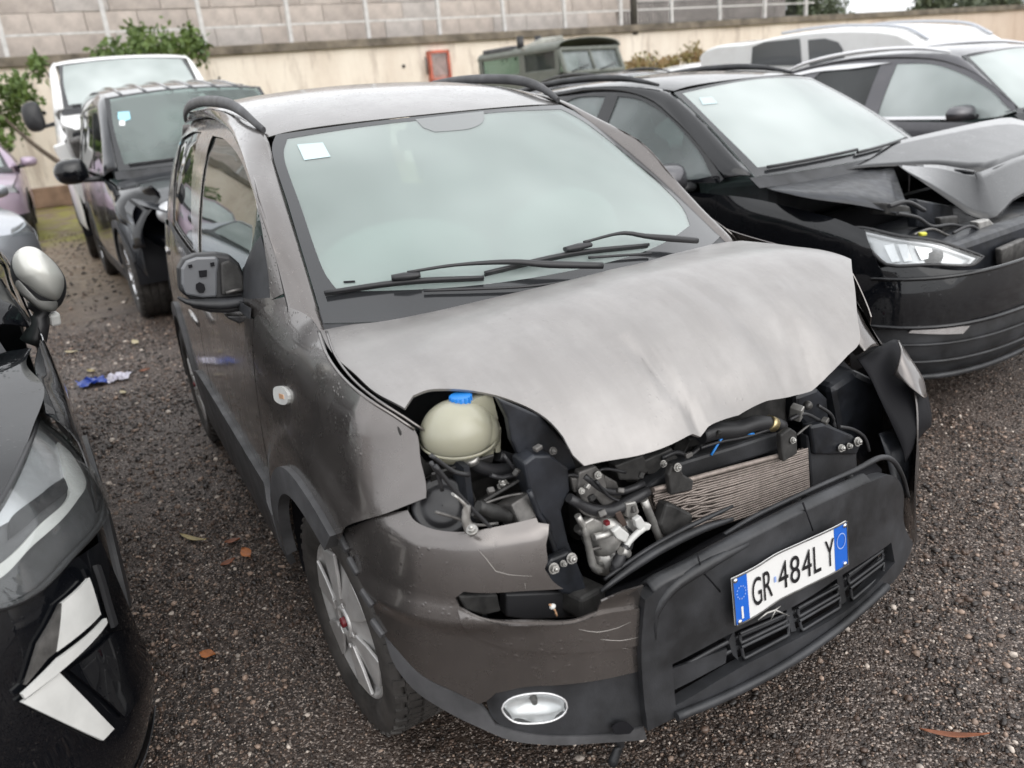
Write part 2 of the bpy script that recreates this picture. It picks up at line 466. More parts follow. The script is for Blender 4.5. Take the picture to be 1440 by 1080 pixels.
class MB:
    """collects simple solids, then links them as ONE mesh object"""
    def __init__(s):
        s.V, s.F, s.S = [], [], []
    def add(s, V, F, smooth=False):
        b = len(s.V)
        s.V += [tuple(map(float, v)) for v in V]
        s.F += [tuple(i + b for i in f) for f in F]
        s.S += [smooth] * len(F)
        return s
    def box(s, c, d, rot=None, taper=1.0):
        x, y, z = d[0] / 2, d[1] / 2, d[2] / 2
        P = [Vector((sx * x * (taper if sz > 0 else 1), sy * y * (taper if sz > 0 else 1), sz * z)) for sx in (-1, 1) for sy in (-1, 1) for sz in (-1, 1)]
        if rot is not None:
            m = rot if isinstance(rot, Matrix) else Euler(rot).to_matrix()
            P = [m @ p for p in P]
        return s.add([p + Vector(c) for p in P], [(0, 1, 3, 2), (4, 6, 7, 5), (0, 4, 5, 1), (2, 3, 7, 6), (0, 2, 6, 4), (1, 5, 7, 3)])
    def tube(s, pts, r, n=8, cap=True, ell=None, up=(0, 0, 1), spl=0):
        P = [Vector(p) for p in pts]
        if spl:
            P = [Vector(p) for p in smooth_line([tuple(p) for p in P], spl, False, 89)]
        k = len(P)
        rr = r if isinstance(r, (list, tuple)) else [r] * k
        if len(rr) != k:
            xs = np.linspace(0, 1, len(rr)); rr = list(np.interp(np.linspace(0, 1, k), xs, rr))
        V = []
        for i, p in enumerate(P):
            t = (P[min(i + 1, k - 1)] - P[max(i - 1, 0)]).normalized()
            u = Vector(up)
            if abs(t.dot(u)) > .95:
                u = Vector((1, 0, 0)) if abs(t.x) < .9 else Vector((0, 1, 0))
            a = t.cross(u).normalized()
            b = a.cross(t).normalized()
            ea, eb = ell if ell else (1, 1)
            for j in range(n):
                w = 2 * math.pi * j / n
                V.append(p + a * math.cos(w) * rr[i] * ea + b * math.sin(w) * rr[i] * eb)
        F = [(i * n + j, i * n + (j + 1) % n, (i + 1) * n + (j + 1) % n, (i + 1) * n + j) for i in range(k - 1) for j in range(n)]
        b0 = len(s.F)
        s.add(V, F, True)
        if cap:
            s.add(V[:n], [tuple(range(n))[::-1]]); s.add(V[-n:], [tuple(range(n))])
        return s
    def cyl(s, p0, p1, r0, r1=None, n=16):
        return s.tube([p0, p1], [r0, r0 if r1 is None else r1], n)
    def lathe(s, prof, M, n=40, smooth=True):
        """prof = (radius, along) pairs turned about the local x axis of M"""
        V = []
        for r, a in prof:
            for j in range(n):
                w = 2 * math.pi * j / n
                V.append(M @ Vector((a, r * math.cos(w), r * math.sin(w))))
        k = len(prof)
        F = [(i * n + j, (i + 1) * n + j, (i + 1) * n + (j + 1) % n, i * n + (j + 1) % n) for i in range(k - 1) for j in range(n)]
        return s.add(V, F, smooth)
    def sphere(s, c, r, nu=16, nv=10, rot=None):
        rx = r if isinstance(r, (list, tuple)) else (r, r, r)
        m = Euler(rot).to_matrix() if rot is not None else Matrix.Identity(3)
        V = []
        for i in range(nv + 1):
            a = math.pi * i / nv
            for j in range(nu):
                w = 2 * math.pi * j / nu
                V.append(Vector(c) + m @ Vector((rx[0] * math.sin(a) * math.cos(w), rx[1] * math.sin(a) * math.sin(w), rx[2] * math.cos(a))))
        F = [(i * nu + j, (i + 1) * nu + j, (i + 1) * nu + (j + 1) % nu, i * nu + (j + 1) % nu) for i in range(nv) for j in range(nu)]
        return s.add(V, F, True)
    def prism(s, poly, d):
        """extrude a 3D polygon by the vector d"""
        n = len(poly)
        V = [Vector(p) for p in poly] + [Vector(p) + Vector(d) for p in poly]
        return s.add(V, [tuple(range(n))[::-1], tuple(range(n, 2 * n))] + [(i, (i + 1) % n, n + (i + 1) % n, n + i) for i in range(n)])
    def build(s, name, mat, parent=None, bevel=0, seg=2):
        o = mesh_obj(name, s.V, s.F, mat, parent)
        me = o.data
        me.polygons.foreach_set('use_smooth', s.S)
        bm_fix(me)
        if bevel:
            m = o.modifiers.new('bevel', 'BEVEL'); m.width = bevel; m.segments = seg; m.limit_method = 'ANGLE'; m.angle_limit = R(40)
        return o

import bmesh
def bm_fix(me):
    b = bmesh.new(); b.from_mesh(me)
    bmesh.ops.remove_doubles(b, verts=b.verts, dist=2e-5)
    bmesh.ops.recalc_face_normals(b, faces=b.faces)
    b.to_mesh(me); b.free()

def loft(name, rows, mat, parent=None, nu=1, nv=1, thick=.003, ref=None, smooth=True):
    """smooth sheet through rows of 3D points (all rows the same length); nu/nv = subdivisions per span"""
    A = np.array(rows, float)
    def up(A, k):
        out = []
        n = len(A)
        for i in range(n - 1):
            p1, p2 = A[i], A[i + 1]
            p0 = A[i - 1] if i else 2 * p1 - p2
            p3 = A[i + 2] if i + 2 < n else 2 * p2 - p1
            for j in range(k):
                t = j / k
                out.append(.5 * ((2 * p1) + (-p0 + p2) * t + (2 * p0 - 5 * p1 + 4 * p2 - p3) * t * t + (-p0 + 3 * p1 - 3 * p2 + p3) * t ** 3))
        out.append(A[-1])
        return np.array(out)
    A = up(A, nu)
    A = np.swapaxes(up(np.swapaxes(A, 0, 1), nv), 0, 1)
    h, w = A.shape[:2]
    V = A.reshape(-1, 3)
    F = [(i * w + j, i * w + j + 1, (i + 1) * w + j + 1, (i + 1) * w + j) for i in range(h - 1) for j in range(w - 1)]
    if ref is not None:
        c = V.mean(0); n = np.cross(V[F[len(F)//2][1]] - V[F[len(F)//2][0]], V[F[len(F)//2][3]] - V[F[len(F)//2][0]])
        if np.dot(n, c - np.asarray(ref)) < 0:
            F = [f[::-1] for f in F]
    o = mesh_obj(name, V, F, mat, parent, smooth)
    if thick:
        m = o.modifiers.new('solid', 'SOLIDIFY'); m.thickness = thick; m.offset = -1
    return o

def text_mesh(txt, size):
    cu = bpy.data.curves.new('lettering', 'FONT')
    cu.body = txt; cu.size = size; cu.align_x = 'LEFT'
    o = bpy.data.objects.new('lettering', cu)
    COL.objects.link(o)
    dg = bpy.context.evaluated_depsgraph_get()
    me = bpy.data.meshes.new_from_object(o.evaluated_get(dg))
    V = np.array([tuple(v.co) for v in me.vertices]) if len(me.vertices) else np.zeros((0, 3))
    F = [tuple(p.vertices) for p in me.polygons]
    bpy.data.objects.remove(o); bpy.data.curves.remove(cu); bpy.data.meshes.remove(me)
    return V, F

def dome(name, outline, mat_, parent, h, n=40, rings=7, closed_back=True):
    """cushion-shaped shell over a flat outline; h = how far (and which way) it swells"""
    lp = smooth_line([np.array(p) for p in outline], .006, True, 181)
    lp = lp[::max(1, len(lp) // n)]
    ce = lp.mean(0); hv = np.array(h, float)
    V = []
    for k in range(rings + 1):
        a = k / rings * math.pi / 2
        rho = max(math.cos(a) ** .75, .02)
        V += [tuple(ce + (p - ce) * rho + hv * math.sin(a)) for p in lp]
    w = len(lp)
    F = [(k * w + j, k * w + (j + 1) % w, (k + 1) * w + (j + 1) % w, (k + 1) * w + j) for k in range(rings) for j in range(w)]
    F.append(tuple(range(rings * w, rings * w + w)))
    if closed_back:
        b = len(V)
        V += [tuple(ce + (p - ce) * .97 - hv * .12) for p in lp]
        F += [(b + j, b + (j + 1) % w, (j + 1) % w, j) for j in range(w)]
        F.append(tuple(range(b + w - 1, b - 1, -1)))
    o = mesh_obj(name, V, F, mat_, parent, True)
    bm_fix(o.data)
    o.data.polygons.foreach_set('use_smooth', [True] * len(o.data.polygons))
    return o

# ---------------------------------------------------------------- materials
def mat(name, base, rough=.5, metal=0.0, coat=0.0, coat_r=.05, spec=.5, emis=None):
    m = bpy.data.materials.new(name)
    m.use_nodes = True
    b = m.node_tree.nodes['Principled BSDF']
    b.inputs['Base Color'].default_value = (*base, 1)
    b.inputs['Roughness'].default_value = rough
    b.inputs['Metallic'].default_value = metal
    b.inputs['Coat Weight'].default_value = coat
    b.inputs['Coat Roughness'].default_value = coat_r
    b.inputs['Specular IOR Level'].default_value = spec
    return m

def nodes(m):
    nt = m.node_tree
    return nt.nodes, nt.links, nt.nodes['Principled BSDF']

def noise(N, L, scale, detail=4, rough=.55, coord='Object', stretch=None):
    tc = N.new('ShaderNodeTexCoord')
    n = N.new('ShaderNodeTexNoise')
    n.inputs['Scale'].default_value = scale; n.inputs['Detail'].default_value = detail; n.inputs['Roughness'].default_value = rough
    if stretch:
        mp = N.new('ShaderNodeMapping'); mp.inputs['Scale'].default_value = stretch
        L.new(tc.outputs[coord], mp.inputs[0]); L.new(mp.outputs[0], n.inputs['Vector'])
    else:
        L.new(tc.outputs[coord], n.inputs['Vector'])
    return n.outputs[0]

def rng_(N, L, src, a, b, c, d):
    r = N.new('ShaderNodeMapRange')
    for k, v in (('From Min', a), ('From Max', b), ('To Min', c), ('To Max', d)):
        r.inputs[k].default_value = v
    L.new(src, r.inputs[0])
    return r.outputs[0]

def mixc(N, L, fac, c1, c2):
    m = N.new('ShaderNodeMix'); m.data_type = 'RGBA'
    for sock, c in ((6, c1), (7, c2)):
        if isinstance(c, tuple):
            m.inputs[sock].default_value = (*c, 1)
        else:
            L.new(c, m.inputs[sock])
    if isinstance(fac, float):
        m.inputs[0].default_value = fac
    else:
        L.new(fac, m.inputs[0])
    return m.outputs[2]

def bump(N, L, src, strength, dist, target):
    b = N.new('ShaderNodeBump'); b.inputs['Strength'].default_value = strength; b.inputs['Distance'].default_value = dist
    L.new(src, b.inputs['Height'])
    for t in (target if isinstance(target, list) else [target]):
        L.new(b.outputs[0], t)
    return b

def wet(m, drops=.35, dirt=.35, dirt_col=(.16, .14, .12), scale=1.0):
    """rain drops in the clear coat and patchy road film"""
    N, L, b = nodes(m)
    base = tuple(b.inputs['Base Color'].default_value)[:3]
    r0 = b.inputs['Roughness'].default_value
    tc = N.new('ShaderNodeTexCoord')
    v = N.new('ShaderNodeTexVoronoi'); v.inputs['Scale'].default_value = 95 * scale; v.inputs['Randomness'].default_value = 1
    L.new(tc.outputs['Object'], v.inputs['Vector'])
    d = rng_(N, L, v.outputs['Distance'], .12, .34, 1, 0)
    sel = N.new('ShaderNodeSeparateColor'); L.new(v.outputs['Color'], sel.inputs[0])
    on = rng_(N, L, sel.outputs[0], .62, .66, 0, 1)
    patch = rng_(N, L, noise(N, L, 5, 3), .42, .6, 0, 1)
    mu = N.new('ShaderNodeMath'); mu.operation = 'MULTIPLY'; L.new(d, mu.inputs[0]); L.new(on, mu.inputs[1])
    mu2 = N.new('ShaderNodeMath'); mu2.operation = 'MULTIPLY'; L.new(mu.outputs[0], mu2.inputs[0]); L.new(patch, mu2.inputs[1])
    bump(N, L, mu2.outputs[0], drops, .0025, [b.inputs['Coat Normal'], b.inputs['Normal']])
    f = rng_(N, L, noise(N, L, 6, 6, .65), .45, .75, 0, dirt)
    L.new(mixc(N, L, f, base, dirt_col), b.inputs['Base Color'])
    L.new(rng_(N, L, noise(N, L, 9, 5, .6), .3, .7, r0 * .85, min(1, r0 * 1.25 + .03)), b.inputs['Roughness'])
    L.new(rng_(N, L, noise(N, L, 4, 5, .6), .35, .7, b.inputs['Coat Roughness'].default_value, b.inputs['Coat Roughness'].default_value + .14 * dirt), b.inputs['Coat Roughness'])
    return m

def grain(m, sc=220, st=.25, var=.35, vs=7, dist=.001):
    """moulded grain and faded patches"""
    N, L, b = nodes(m)
    c = tuple(b.inputs['Base Color'].default_value)[:3]
    r0 = b.inputs['Roughness'].default_value
    f = rng_(N, L, noise(N, L, vs, 6, .6), .35, .7, 0, 1)
    L.new(mixc(N, L, f, tuple(x * (1 - var) for x in c), tuple(x * (1 + var) for x in c)), b.inputs['Base Color'])
    L.new(rng_(N, L, noise(N, L, vs * 1.7, 4), .3, .7, r0 * .8, min(1, r0 * 1.2)), b.inputs['Roughness'])
    bump(N, L, noise(N, L, sc, 2), st, dist, b.inputs['Normal'])
    return m

def glass_mat(name, tint, fog, fog_col, rough=.0, fog_scale=1.6, fog_lo=.35, fog_hi=.62):
    """window pane: see-through tint, sky mirror by angle, and a milky layer (condensation, on some panes painted sheen)"""
    m = bpy.data.materials.new(name); m.use_nodes = True
    N, L = m.node_tree.nodes, m.node_tree.links
    N.clear()
    out = N.new('ShaderNodeOutputMaterial')
    tr = N.new('ShaderNodeBsdfTransparent'); tr.inputs[0].default_value = (*tint, 1)
    df = N.new('ShaderNodeBsdfDiffuse'); df.inputs[0].default_value = (*fog_col, 1)
    tl = N.new('ShaderNodeBsdfTranslucent'); tl.inputs[0].default_value = (*fog_col, 1)
    ad = N.new('ShaderNodeMixShader'); ad.inputs[0].default_value = .3
    L.new(df.outputs[0], ad.inputs[1]); L.new(tl.outputs[0], ad.inputs[2])
    gl = N.new('ShaderNodeBsdfGlossy'); gl.inputs['Roughness'].default_value = rough
    lw = N.new('ShaderNodeLayerWeight'); lw.inputs['Blend'].default_value = .5
    pw = N.new('ShaderNodeMath'); pw.operation = 'POWER'; pw.inputs[1].default_value = 5.0
    L.new(lw.outputs['Facing'], pw.inputs[0])
    fr = N.new('ShaderNodeMath'); fr.operation = 'MULTIPLY_ADD'; fr.inputs[1].default_value = .94; fr.inputs[2].default_value = .045
    L.new(pw.outputs[0], fr.inputs[0])
    m1 = N.new('ShaderNodeMixShader'); m2 = N.new('ShaderNodeMixShader')
    f = rng_(N, L, noise(N, L, fog_scale, 3, .5), fog_lo, fog_hi, fog[0], fog[1])
    L.new(f, m1.inputs[0]); L.new(tr.outputs[0], m1.inputs[1]); L.new(ad.outputs[0], m1.inputs[2])
    L.new(fr.outputs[0], m2.inputs[0]); L.new(m1.outputs[0], m2.inputs[1]); L.new(gl.outputs[0], m2.inputs[2])
    L.new(m2.outputs[0], out.inputs['Surface'])
    return m

M_ = {}
M_['taupe'] = wet(mat('taupe metallic paint', (.150, .137, .131), .25, .80, .9, .07), .30, .28, (.24, .22, .21))
M_['dusty'] = wet(mat('dusty taupe bonnet', (.30, .286, .278), .44, .6, .45, .2), .25, .55, (.40, .385, .375))
def streak(m, k=.91):
    N, L, b = nodes(m)
    src = b.inputs['Base Color'].links[0].from_socket
    f = rng_(N, L, noise(N, L, 1, 5, .6, stretch=(3, 17, 3)), .40, .68, 0, 1)
    hs = N.new('ShaderNodeHueSaturation'); hs.inputs['Value'].default_value = k
    L.new(src, hs.inputs['Color'])
    L.new(mixc(N, L, f, src, hs.outputs[0]), b.inputs['Base Color'])
streak(M_['dusty'])
M_['dotfrit'] = mat('dotted glass print', (.20, .21, .21), .2)  # black print, painted grey for the sky it reflects
M_['black'] = wet(mat('black car paint', (.0035, .004, .0055), .3, 0, 1, .02, .05), .2, .04, (.03, .03, .03))
M_['darkblue'] = wet(mat('blue black car paint', (.012, .014, .018), .3, .1, 1, .04, .2), .2, .2, (.05, .05, .05))
M_['charcoal'] = wet(mat('charcoal metallic paint', (.075, .073, .082), .36, .6, 1, .07), .25, .25, (.15, .14, .14))
M_['white'] = wet(mat('white car paint', (.78, .78, .77), .35, 0, .8, .08), .1, .25, (.55, .53, .5))
M_['mauve'] = wet(mat('mauve metallic paint', (.42, .33, .42), .4, .4, .8, .1), .1, .2, (.4, .35, .35))
M_['silver'] = wet(mat('silver car paint', (.50, .52, .56), .35, .7, .8, .08), .1, .2, (.4, .4, .4))
M_['army'] = wet(mat('faded olive paint', (.125, .135, .115), .6, 0, .1, .3), .1, .5, (.22, .22, .20))
M_['plastic'] = grain(mat('weathered black plastic', (.027, .028, .031), .48, 0, 0), 260, .3, .6, 7)
M_['plastic_grey'] = grain(mat('weathered grey plastic', (.078, .078, .082), .55, 0, 0), 260, .25, .4, 7)
M_['bay'] = grain(mat('black engine bay steel', (.016, .018, .023), .45, .1, .1), 120, .15, .6, 12)
M_['bayplastic'] = grain(mat('dusty engine plastic', (.030, .029, .028), .6), 160, .3, .7, 18)
M_['rubber'] = grain(mat('tyre rubber', (.046, .042, .039), .72), 190, .3, .45, 11)
M_['alloy'] = grain(mat('grey wheel cover', (.52, .51, .50), .36, .35), 60, .05, .18, 12)
M_['chrome'] = mat('chrome', (.72, .72, .73), .12, 1)
M_['steel'] = grain(mat('bare cast aluminium', (.44, .43, .41), .42, .75), 90, .3, .25, 30)
M_['dullsteel'] = grain(mat('dull grey metal', (.13, .125, .12), .52, .5), 90, .3, .4, 24)
M_['tank'] = mat('milky plastic', (.34, .33, .255), .32, 0, .3)
M_['tank'].node_tree.nodes['Principled BSDF'].inputs['Subsurface Weight'].default_value = .25
M_['tank'].node_tree.nodes['Principled BSDF'].inputs['Subsurface Radius'].default_value = (.03, .03, .02)
M_['bluecap'] = mat('blue cap plastic', (.02, .21, .62), .4)
M_['fin'] = grain(mat('dusty radiator fins', (.30, .255, .228), .55, .3), 300, .1, .2, 60)
M_['hose'] = mat('rubber hose', (.022, .022, .024), .45)
M_['brown'] = mat('rusty brown strip', (.06, .04, .032), .7)
M_['lamp'] = mat('lamp reflector', (.58, .585, .60), .25, .5)
M_['lens'] = glass_mat('clear lens', (.95, .96, .96), (0, .03), (.8, .82, .82))
M_['whiteplastic'] = grain(mat('white plastic', (.62, .62, .60), .38), 60, .05, .12, 9)
M_['orange'] = mat('amber plastic', (.50, .30, .18), .4)
M_['red'] = mat('red plastic', (.16, .015, .02), .4)
M_['plate'] = mat('plate white', (.80, .80, .79), .3, 0, .3)
M_['plateblue'] = mat('plate blue', (.012, .13, .60), .3, 0, .3)
M_['ink'] = mat('plate black', (.012, .012, .014), .4)
M_['starink'] = mat('plate ring print', (.30, .42, .75), .4)
M_['paper'] = mat('pale paper', (.48, .60, .62), .7)
M_['whitepaper'] = mat('white paper', (.85, .86, .86), .7)
M_['seatcloth'] = grain(mat('grey seat cloth', (.24, .26, .265), .9), 120, .2, .3, 5)
M_['trim'] = grain(mat('dark cabin trim', (.07, .073, .078), .75), 150, .2, .3, 5)
M_['headliner'] = mat('pale headliner', (.60, .62, .62), .9)
M_['airbag'] = mat('white airbag cloth', (.78, .78, .76), .8)
M_['frit'] = mat('black glass border', (.022, .023, .025), .14, 0, .5)
M_['glass'] = glass_mat('misted windscreen', (.62, .72, .69), (.34, .62), (.63, .69, .675), 0, .9, .36, .62)
M_['sideglass'] = glass_mat('green side glass', (.42, .53, .49), (.02, .10), (.5, .58, .56), 0)
M_['darkglass'] = glass_mat('dark tinted glass', (.20, .22, .22), (.05, .14), (.45, .48, .49), 0)
M_['paleglass'] = glass_mat('fogged glass with painted sheen', (.6, .7, .68), (.45, .85), (.73, .78, .77), 0, .8, .38, .62)  # fog plus sky reflection, both painted into the milky colour
M_['clearglass'] = glass_mat('lightly misted glass', (.55, .64, .61), (.05, .30), (.58, .64, .63), 0, 1.5)
M_['yellow'] = mat('yellow plastic', (.62, .60, .06), .4)
M_['midglass'] = glass_mat('side glass with painted sheen', (.5, .58, .56), (.15, .45), (.60, .64, .645), 0, 1.5)  # milky tone stands in for reflections on the panes
M_['satin'] = mat('satin bright trim', (.78, .78, .79), .25, .5)
M_['mirrorgrey'] = mat('grey mirror carrier', (.12, .125, .135), .3, 0, .4)
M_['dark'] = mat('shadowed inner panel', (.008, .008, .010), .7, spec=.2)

# ================================================================ the yard
def ground_mat():
    m = bpy.data.materials.new('wet dark gravel'); m.use_nodes = True
    N, L, b = nodes(m)
    tc = N.new('ShaderNodeTexCoord')
    v = N.new('ShaderNodeTexVoronoi'); v.inputs['Scale'].default_value = 95
    v2 = N.new('ShaderNodeTexVoronoi'); v2.inputs['Scale'].default_value = 210
    for q in (v, v2):
        L.new(tc.outputs['Object'], q.inputs['Vector'])
    s1 = N.new('ShaderNodeSeparateColor'); L.new(v.outputs['Color'], s1.inputs[0])
    s2 = N.new('ShaderNodeSeparateColor'); L.new(v2.outputs['Color'], s2.inputs[0])
    big = rng_(N, L, noise(N, L, .9, 5, .6), .35, .68, 0, 1)
    c0 = mixc(N, L, big, (.024, .0185, .016), (.064, .045, .036))
    c1 = mixc(N, L, rng_(N, L, s1.outputs[0], .25, 1, 0, .75), c0, (.10, .072, .057))
    pale = rng_(N, L, s2.outputs[1], .82, .86, 0, .9)
    c2 = mixc(N, L, pale, c1, (.33, .275, .24))
    # far strip: leaf litter, sand and a mossy patch
    sx = N.new('ShaderNodeSeparateXYZ'); L.new(tc.outputs['Object'], sx.inputs[0])
    nz = noise(N, L, 1.4, 5, .65)
    ad = N.new('ShaderNodeMath'); ad.operation = 'MULTIPLY_ADD'; ad.inputs[1].default_value = 3.0
    L.new(nz, ad.inputs[0]); L.new(sx.outputs[0], ad.inputs[2])
    far = rng_(N, L, ad.outputs[0], -4.0, -6.6, 0, .9)
    lit = mixc(N, L, rng_(N, L, noise(N, L, 14, 5, .7), .35, .65, 0, 1), (.11, .08, .055), (.36, .27, .18))
    c3 = mixc(N, L, far, c2, lit)
    moss = rng_(N, L, ad.outputs[0], -10.2, -11.6, 0, 1)
    mo2 = N.new('ShaderNodeMath'); mo2.operation = 'MULTIPLY'
    L.new(moss, mo2.inputs[0]); L.new(rng_(N, L, noise(N, L, 2.2, 4), .45, .58, 0, .85), mo2.inputs[1])
    c4 = mixc(N, L, mo2.outputs[0], c3, (.28, .28, .03))
    L.new(c4, b.inputs['Base Color'])
    L.new(rng_(N, L, noise(N, L, 3, 4), .3, .7, .28, .62), b.inputs['Roughness'])
    h = N.new('ShaderNodeMath'); h.operation = 'ADD'
    L.new(v.outputs['Distance'], h.inputs[0]); L.new(rng_(N, L, v2.outputs['Distance'], 0, 1, 0, .5), h.inputs[1])
    bump(N, L, h.outputs[0], 1.0, -.006, b.inputs['Normal'])
    return m
gm = ground_mat()
xs = np.concatenate([[-600, -120], np.linspace(-40, 8, 97), [40, 200]])
ys = np.concatenate([[-300, -60], np.linspace(-10, 30, 81), [120, 500]])
X, Y = np.meshgrid(xs, ys, indexing='ij')
Z = .010 * np.sin(X * 1.3 + Y * .7) * np.sin(Y * 1.1 - X * .4) + .006 * np.sin(3.1 * X + 1.7 * Y)
Z -= .002
w = len(ys)
ground = mesh_obj('ground', np.stack([X, Y, Z], -1).reshape(-1, 3), [(i * w + j, (i + 1) * w + j, (i + 1) * w + j + 1, i * w + j + 1) for i in range(len(xs) - 1) for j in range(w - 1)], gm, None, True)
tag(ground, kind='structure')

def ground_z(x, y):
    return .010 * math.sin(x * 1.3 + y * .7) * math.sin(y * 1.1 - x * .4) + .006 * math.sin(3.1 * x + 1.7 * y) - .002

# loose stones: one mass of real pebbles, denser near the lens
def pebbles():
    def base(sub):
        b = bmesh.new()
        if sub:
            bmesh.ops.create_icosphere(b, subdivisions=1, radius=1)
        else:
            for c in ((1, 0, 0), (0, 1, 0), (-1, 0, 0), (0, -1, 0), (0, 0, 1), (0, 0, -1)):
                b.verts.new(c)
            b.verts.ensure_lookup_table()
            for k in range(4):
                b.faces.new((b.verts[k], b.verts[(k + 1) % 4], b.verts[4])); b.faces.new((b.verts[(k + 1) % 4], b.verts[k], b.verts[5]))
        b.verts.index_update()
        r = np.array([tuple(v.co) for v in b.verts]), np.array([[v.index for v in f.verts] for f in b.faces])
        b.free()
        return r
    # x0 x1 y0 y1 count smallest largest detail
    regs = [(-1.6, 1.35, -1.5, -.62, 34000, .0022, .0055, 0), (-1.6, 1.35, -1.5, -.62, 2600, .005, .0105, 1),
            (-.5, 1.45, .35, 2.0, 34000, .0022, .006, 0), (-.5, 1.45, .35, 2.0, 3000, .005, .012, 1),
            (.25, 1.4, -1.0, .40, 22000, .002, .0052, 0), (.25, 1.4, -1.0, .40, 1500, .005, .010, 1),
            (-6, -1.6, -1.9, -.6, 22000, .0035, .009, 0), (-6, -1.6, -1.9, -.6, 1200, .008, .018, 1),
            (-2.8, -.5, .8, 2.6, 9000, .004, .010, 0), (-1.2, 1.2, 1.9, 3.4, 14000, .003, .008, 0), (-14, -6, -2.4, .2, 1800, .008, .024, 0)]
    Vs, Fs, Ms, off = [], [], [], 0
    for (x0, x1, y0, y1, n, r0, r1, sub) in regs:
        bv, bf = base(sub)
        px, py = rng.uniform(x0, x1, n), rng.uniform(y0, y1, n)
        bare = np.sin(px * 2.1 + 1.3 * np.sin(py * 1.7)) * np.sin(py * 2.6 + .8 * np.sin(px * 2.3)) + .25 * np.sin(9 * px + 7 * py)
        keep = rng.random(n) < np.clip(.95 - .75 * np.maximum(bare - .25, 0) / .75, .2, 1)
        px, py = px[keep], py[keep]; n = len(px)
        pz = .010 * np.sin(px * 1.3 + py * .7) * np.sin(py * 1.1 - px * .4) + .006 * np.sin(3.1 * px + 1.7 * py) - .002
        r = r0 + (r1 - r0) * rng.random(n) ** 2.2
        sc = r[:, None] * rng.uniform(.65, 1.35, (n, 3)) * np.array([1, 1, .7])
        a = rng.uniform(0, 6.28, n)
        j = 1 + rng.uniform(-.28, .28, (n, len(bv)))
        V = bv[None] * j[..., None] * sc[:, None]
        ca, sa = np.cos(a)[:, None], np.sin(a)[:, None]
        V = np.stack([V[..., 0] * ca - V[..., 1] * sa, V[..., 0] * sa + V[..., 1] * ca, V[..., 2]], -1)
        V += np.stack([px, py, pz + sc[:, 2] * .35], -1)[:, None]
        Vs.append(V.reshape(-1, 3))
        Fs.append((bf[None] + (np.arange(n) * len(bv))[:, None, None]).reshape(-1, 3) + off)
        q = rng.random(n)
        mi = np.where(q < .52, 0, np.where(q < .80, 1, np.where(q < .945, 2, 3)))
        Ms.append(np.repeat(mi, len(bf)))
        off += n * len(bv)
    V, F, Mi = np.concatenate(Vs), np.concatenate(Fs), np.concatenate(Ms)
    me = bpy.data.meshes.new('gravel')
    me.vertices.add(len(V)); me.vertices.foreach_set('co', V.astype(np.float32).ravel())
    me.loops.add(len(F) * 3); me.loops.foreach_set('vertex_index', F.astype(np.int32).ravel())
    me.polygons.add(len(F)); me.polygons.foreach_set('loop_start', np.arange(0, len(F) * 3, 3, dtype=np.int32))
    me.polygons.foreach_set('loop_total', np.full(len(F), 3, dtype=np.int32))
    me.polygons.foreach_set('material_index', Mi.astype(np.int32))
    me.polygons.foreach_set('use_smooth', np.ones(len(F), bool))
    me.update(); me.validate()
    for nm, c, rr in (('dark wet stone', (.029, .0225, .0195), .30), ('brown wet stone', (.105, .070, .053), .36), ('tan stone', (.29, .21, .163), .5), ('pale stone', (.52, .45, .39), .5)):
        me.materials.append(grain(mat(nm, c, rr), 80, .3, .45, 40))
    o = put(bpy.data.objects.new('gravel', me))
    tag(o, 'loose dark gravel with scattered pale pebbles covering the yard', 'gravel', kind='stuff')
pebbles()

# ---- retaining wall, block wall, railing
WX = -20.95
def wall_mat():
    m = mat('stained cream render', (.74, .66, .55), .85)
    N, L, b = nodes(m)
    f = rng_(N, L, noise(N, L, 1, 6, .65, stretch=(.8, .8, .25)), .40, .72, 0, .8)
    c = mixc(N, L, f, (.76, .69, .60), (.58, .49, .41))
    f2 = rng_(N, L, noise(N, L, 2.2, 5, .7, stretch=(1, 1, .18)), .52, .66, 0, .85)
    c = mixc(N, L, f2, c, (.46, .39, .33))
    sz = N.new('ShaderNodeSeparateXYZ'); tc = N.new('ShaderNodeTexCoord'); L.new(tc.outputs['Object'], sz.inputs[0])
    L.new(mixc(N, L, rng_(N, L, sz.outputs[1], 20, 40, 0, .55), c, (.40, .27, .20)), b.inputs['Base Color'])
    bump(N, L, noise(N, L, 9, 6, .7), .5, .03, b.inputs['Normal'])
    return m
wall = thing('retaining_wall', 'long stained cream rendered retaining wall with dark ledge behind the parked vehicles', 'wall', (WX, 0, 0))
def wob(y0, y1, z0, z1, n, xoff, seed):
    g = np.random.default_rng(seed)
    V = []
    yy = np.linspace(y0, y1, n); zz = np.linspace(z0, z1, 8)
    for y in yy:
        for z in zz:
            V.append((xoff + .02 * g.standard_normal(), y, z))
    return V, [(i * 8 + j, i * 8 + j + 1, (i + 1) * 8 + j + 1, (i + 1) * 8 + j) for i in range(n - 1) for j in range(7)]
wb = MB(); V, F = wob(-30, 110, -.2, 3.22, 160, .0, 3); wb.add(V, F, True)
wb.box((-.9, 40, 1.5), (1.6, 140, 3.4))
wb.build('wall_face', wall_mat(), wall)
gd = random.Random(12)
for k in range(26):
    y_ = gd.uniform(-4, 30)
    zz_ = gd.choice((2.15, 2.15, 2.65)) + gd.uniform(-.06, .06)
    MB().cyl((-.03, y_, zz_), (.03, y_, zz_), gd.uniform(.03, .055), n=8).build('weep_hole', M_['dark'], wall)
ledm = grain(mat('mossy concrete ledge', (.16, .135, .105), .9), 12, .6, .5, 2, .02)
MB().box((-.75, 40, 3.33), (1.75, 140, .22)).build('ledge', ledm, wall, .02)
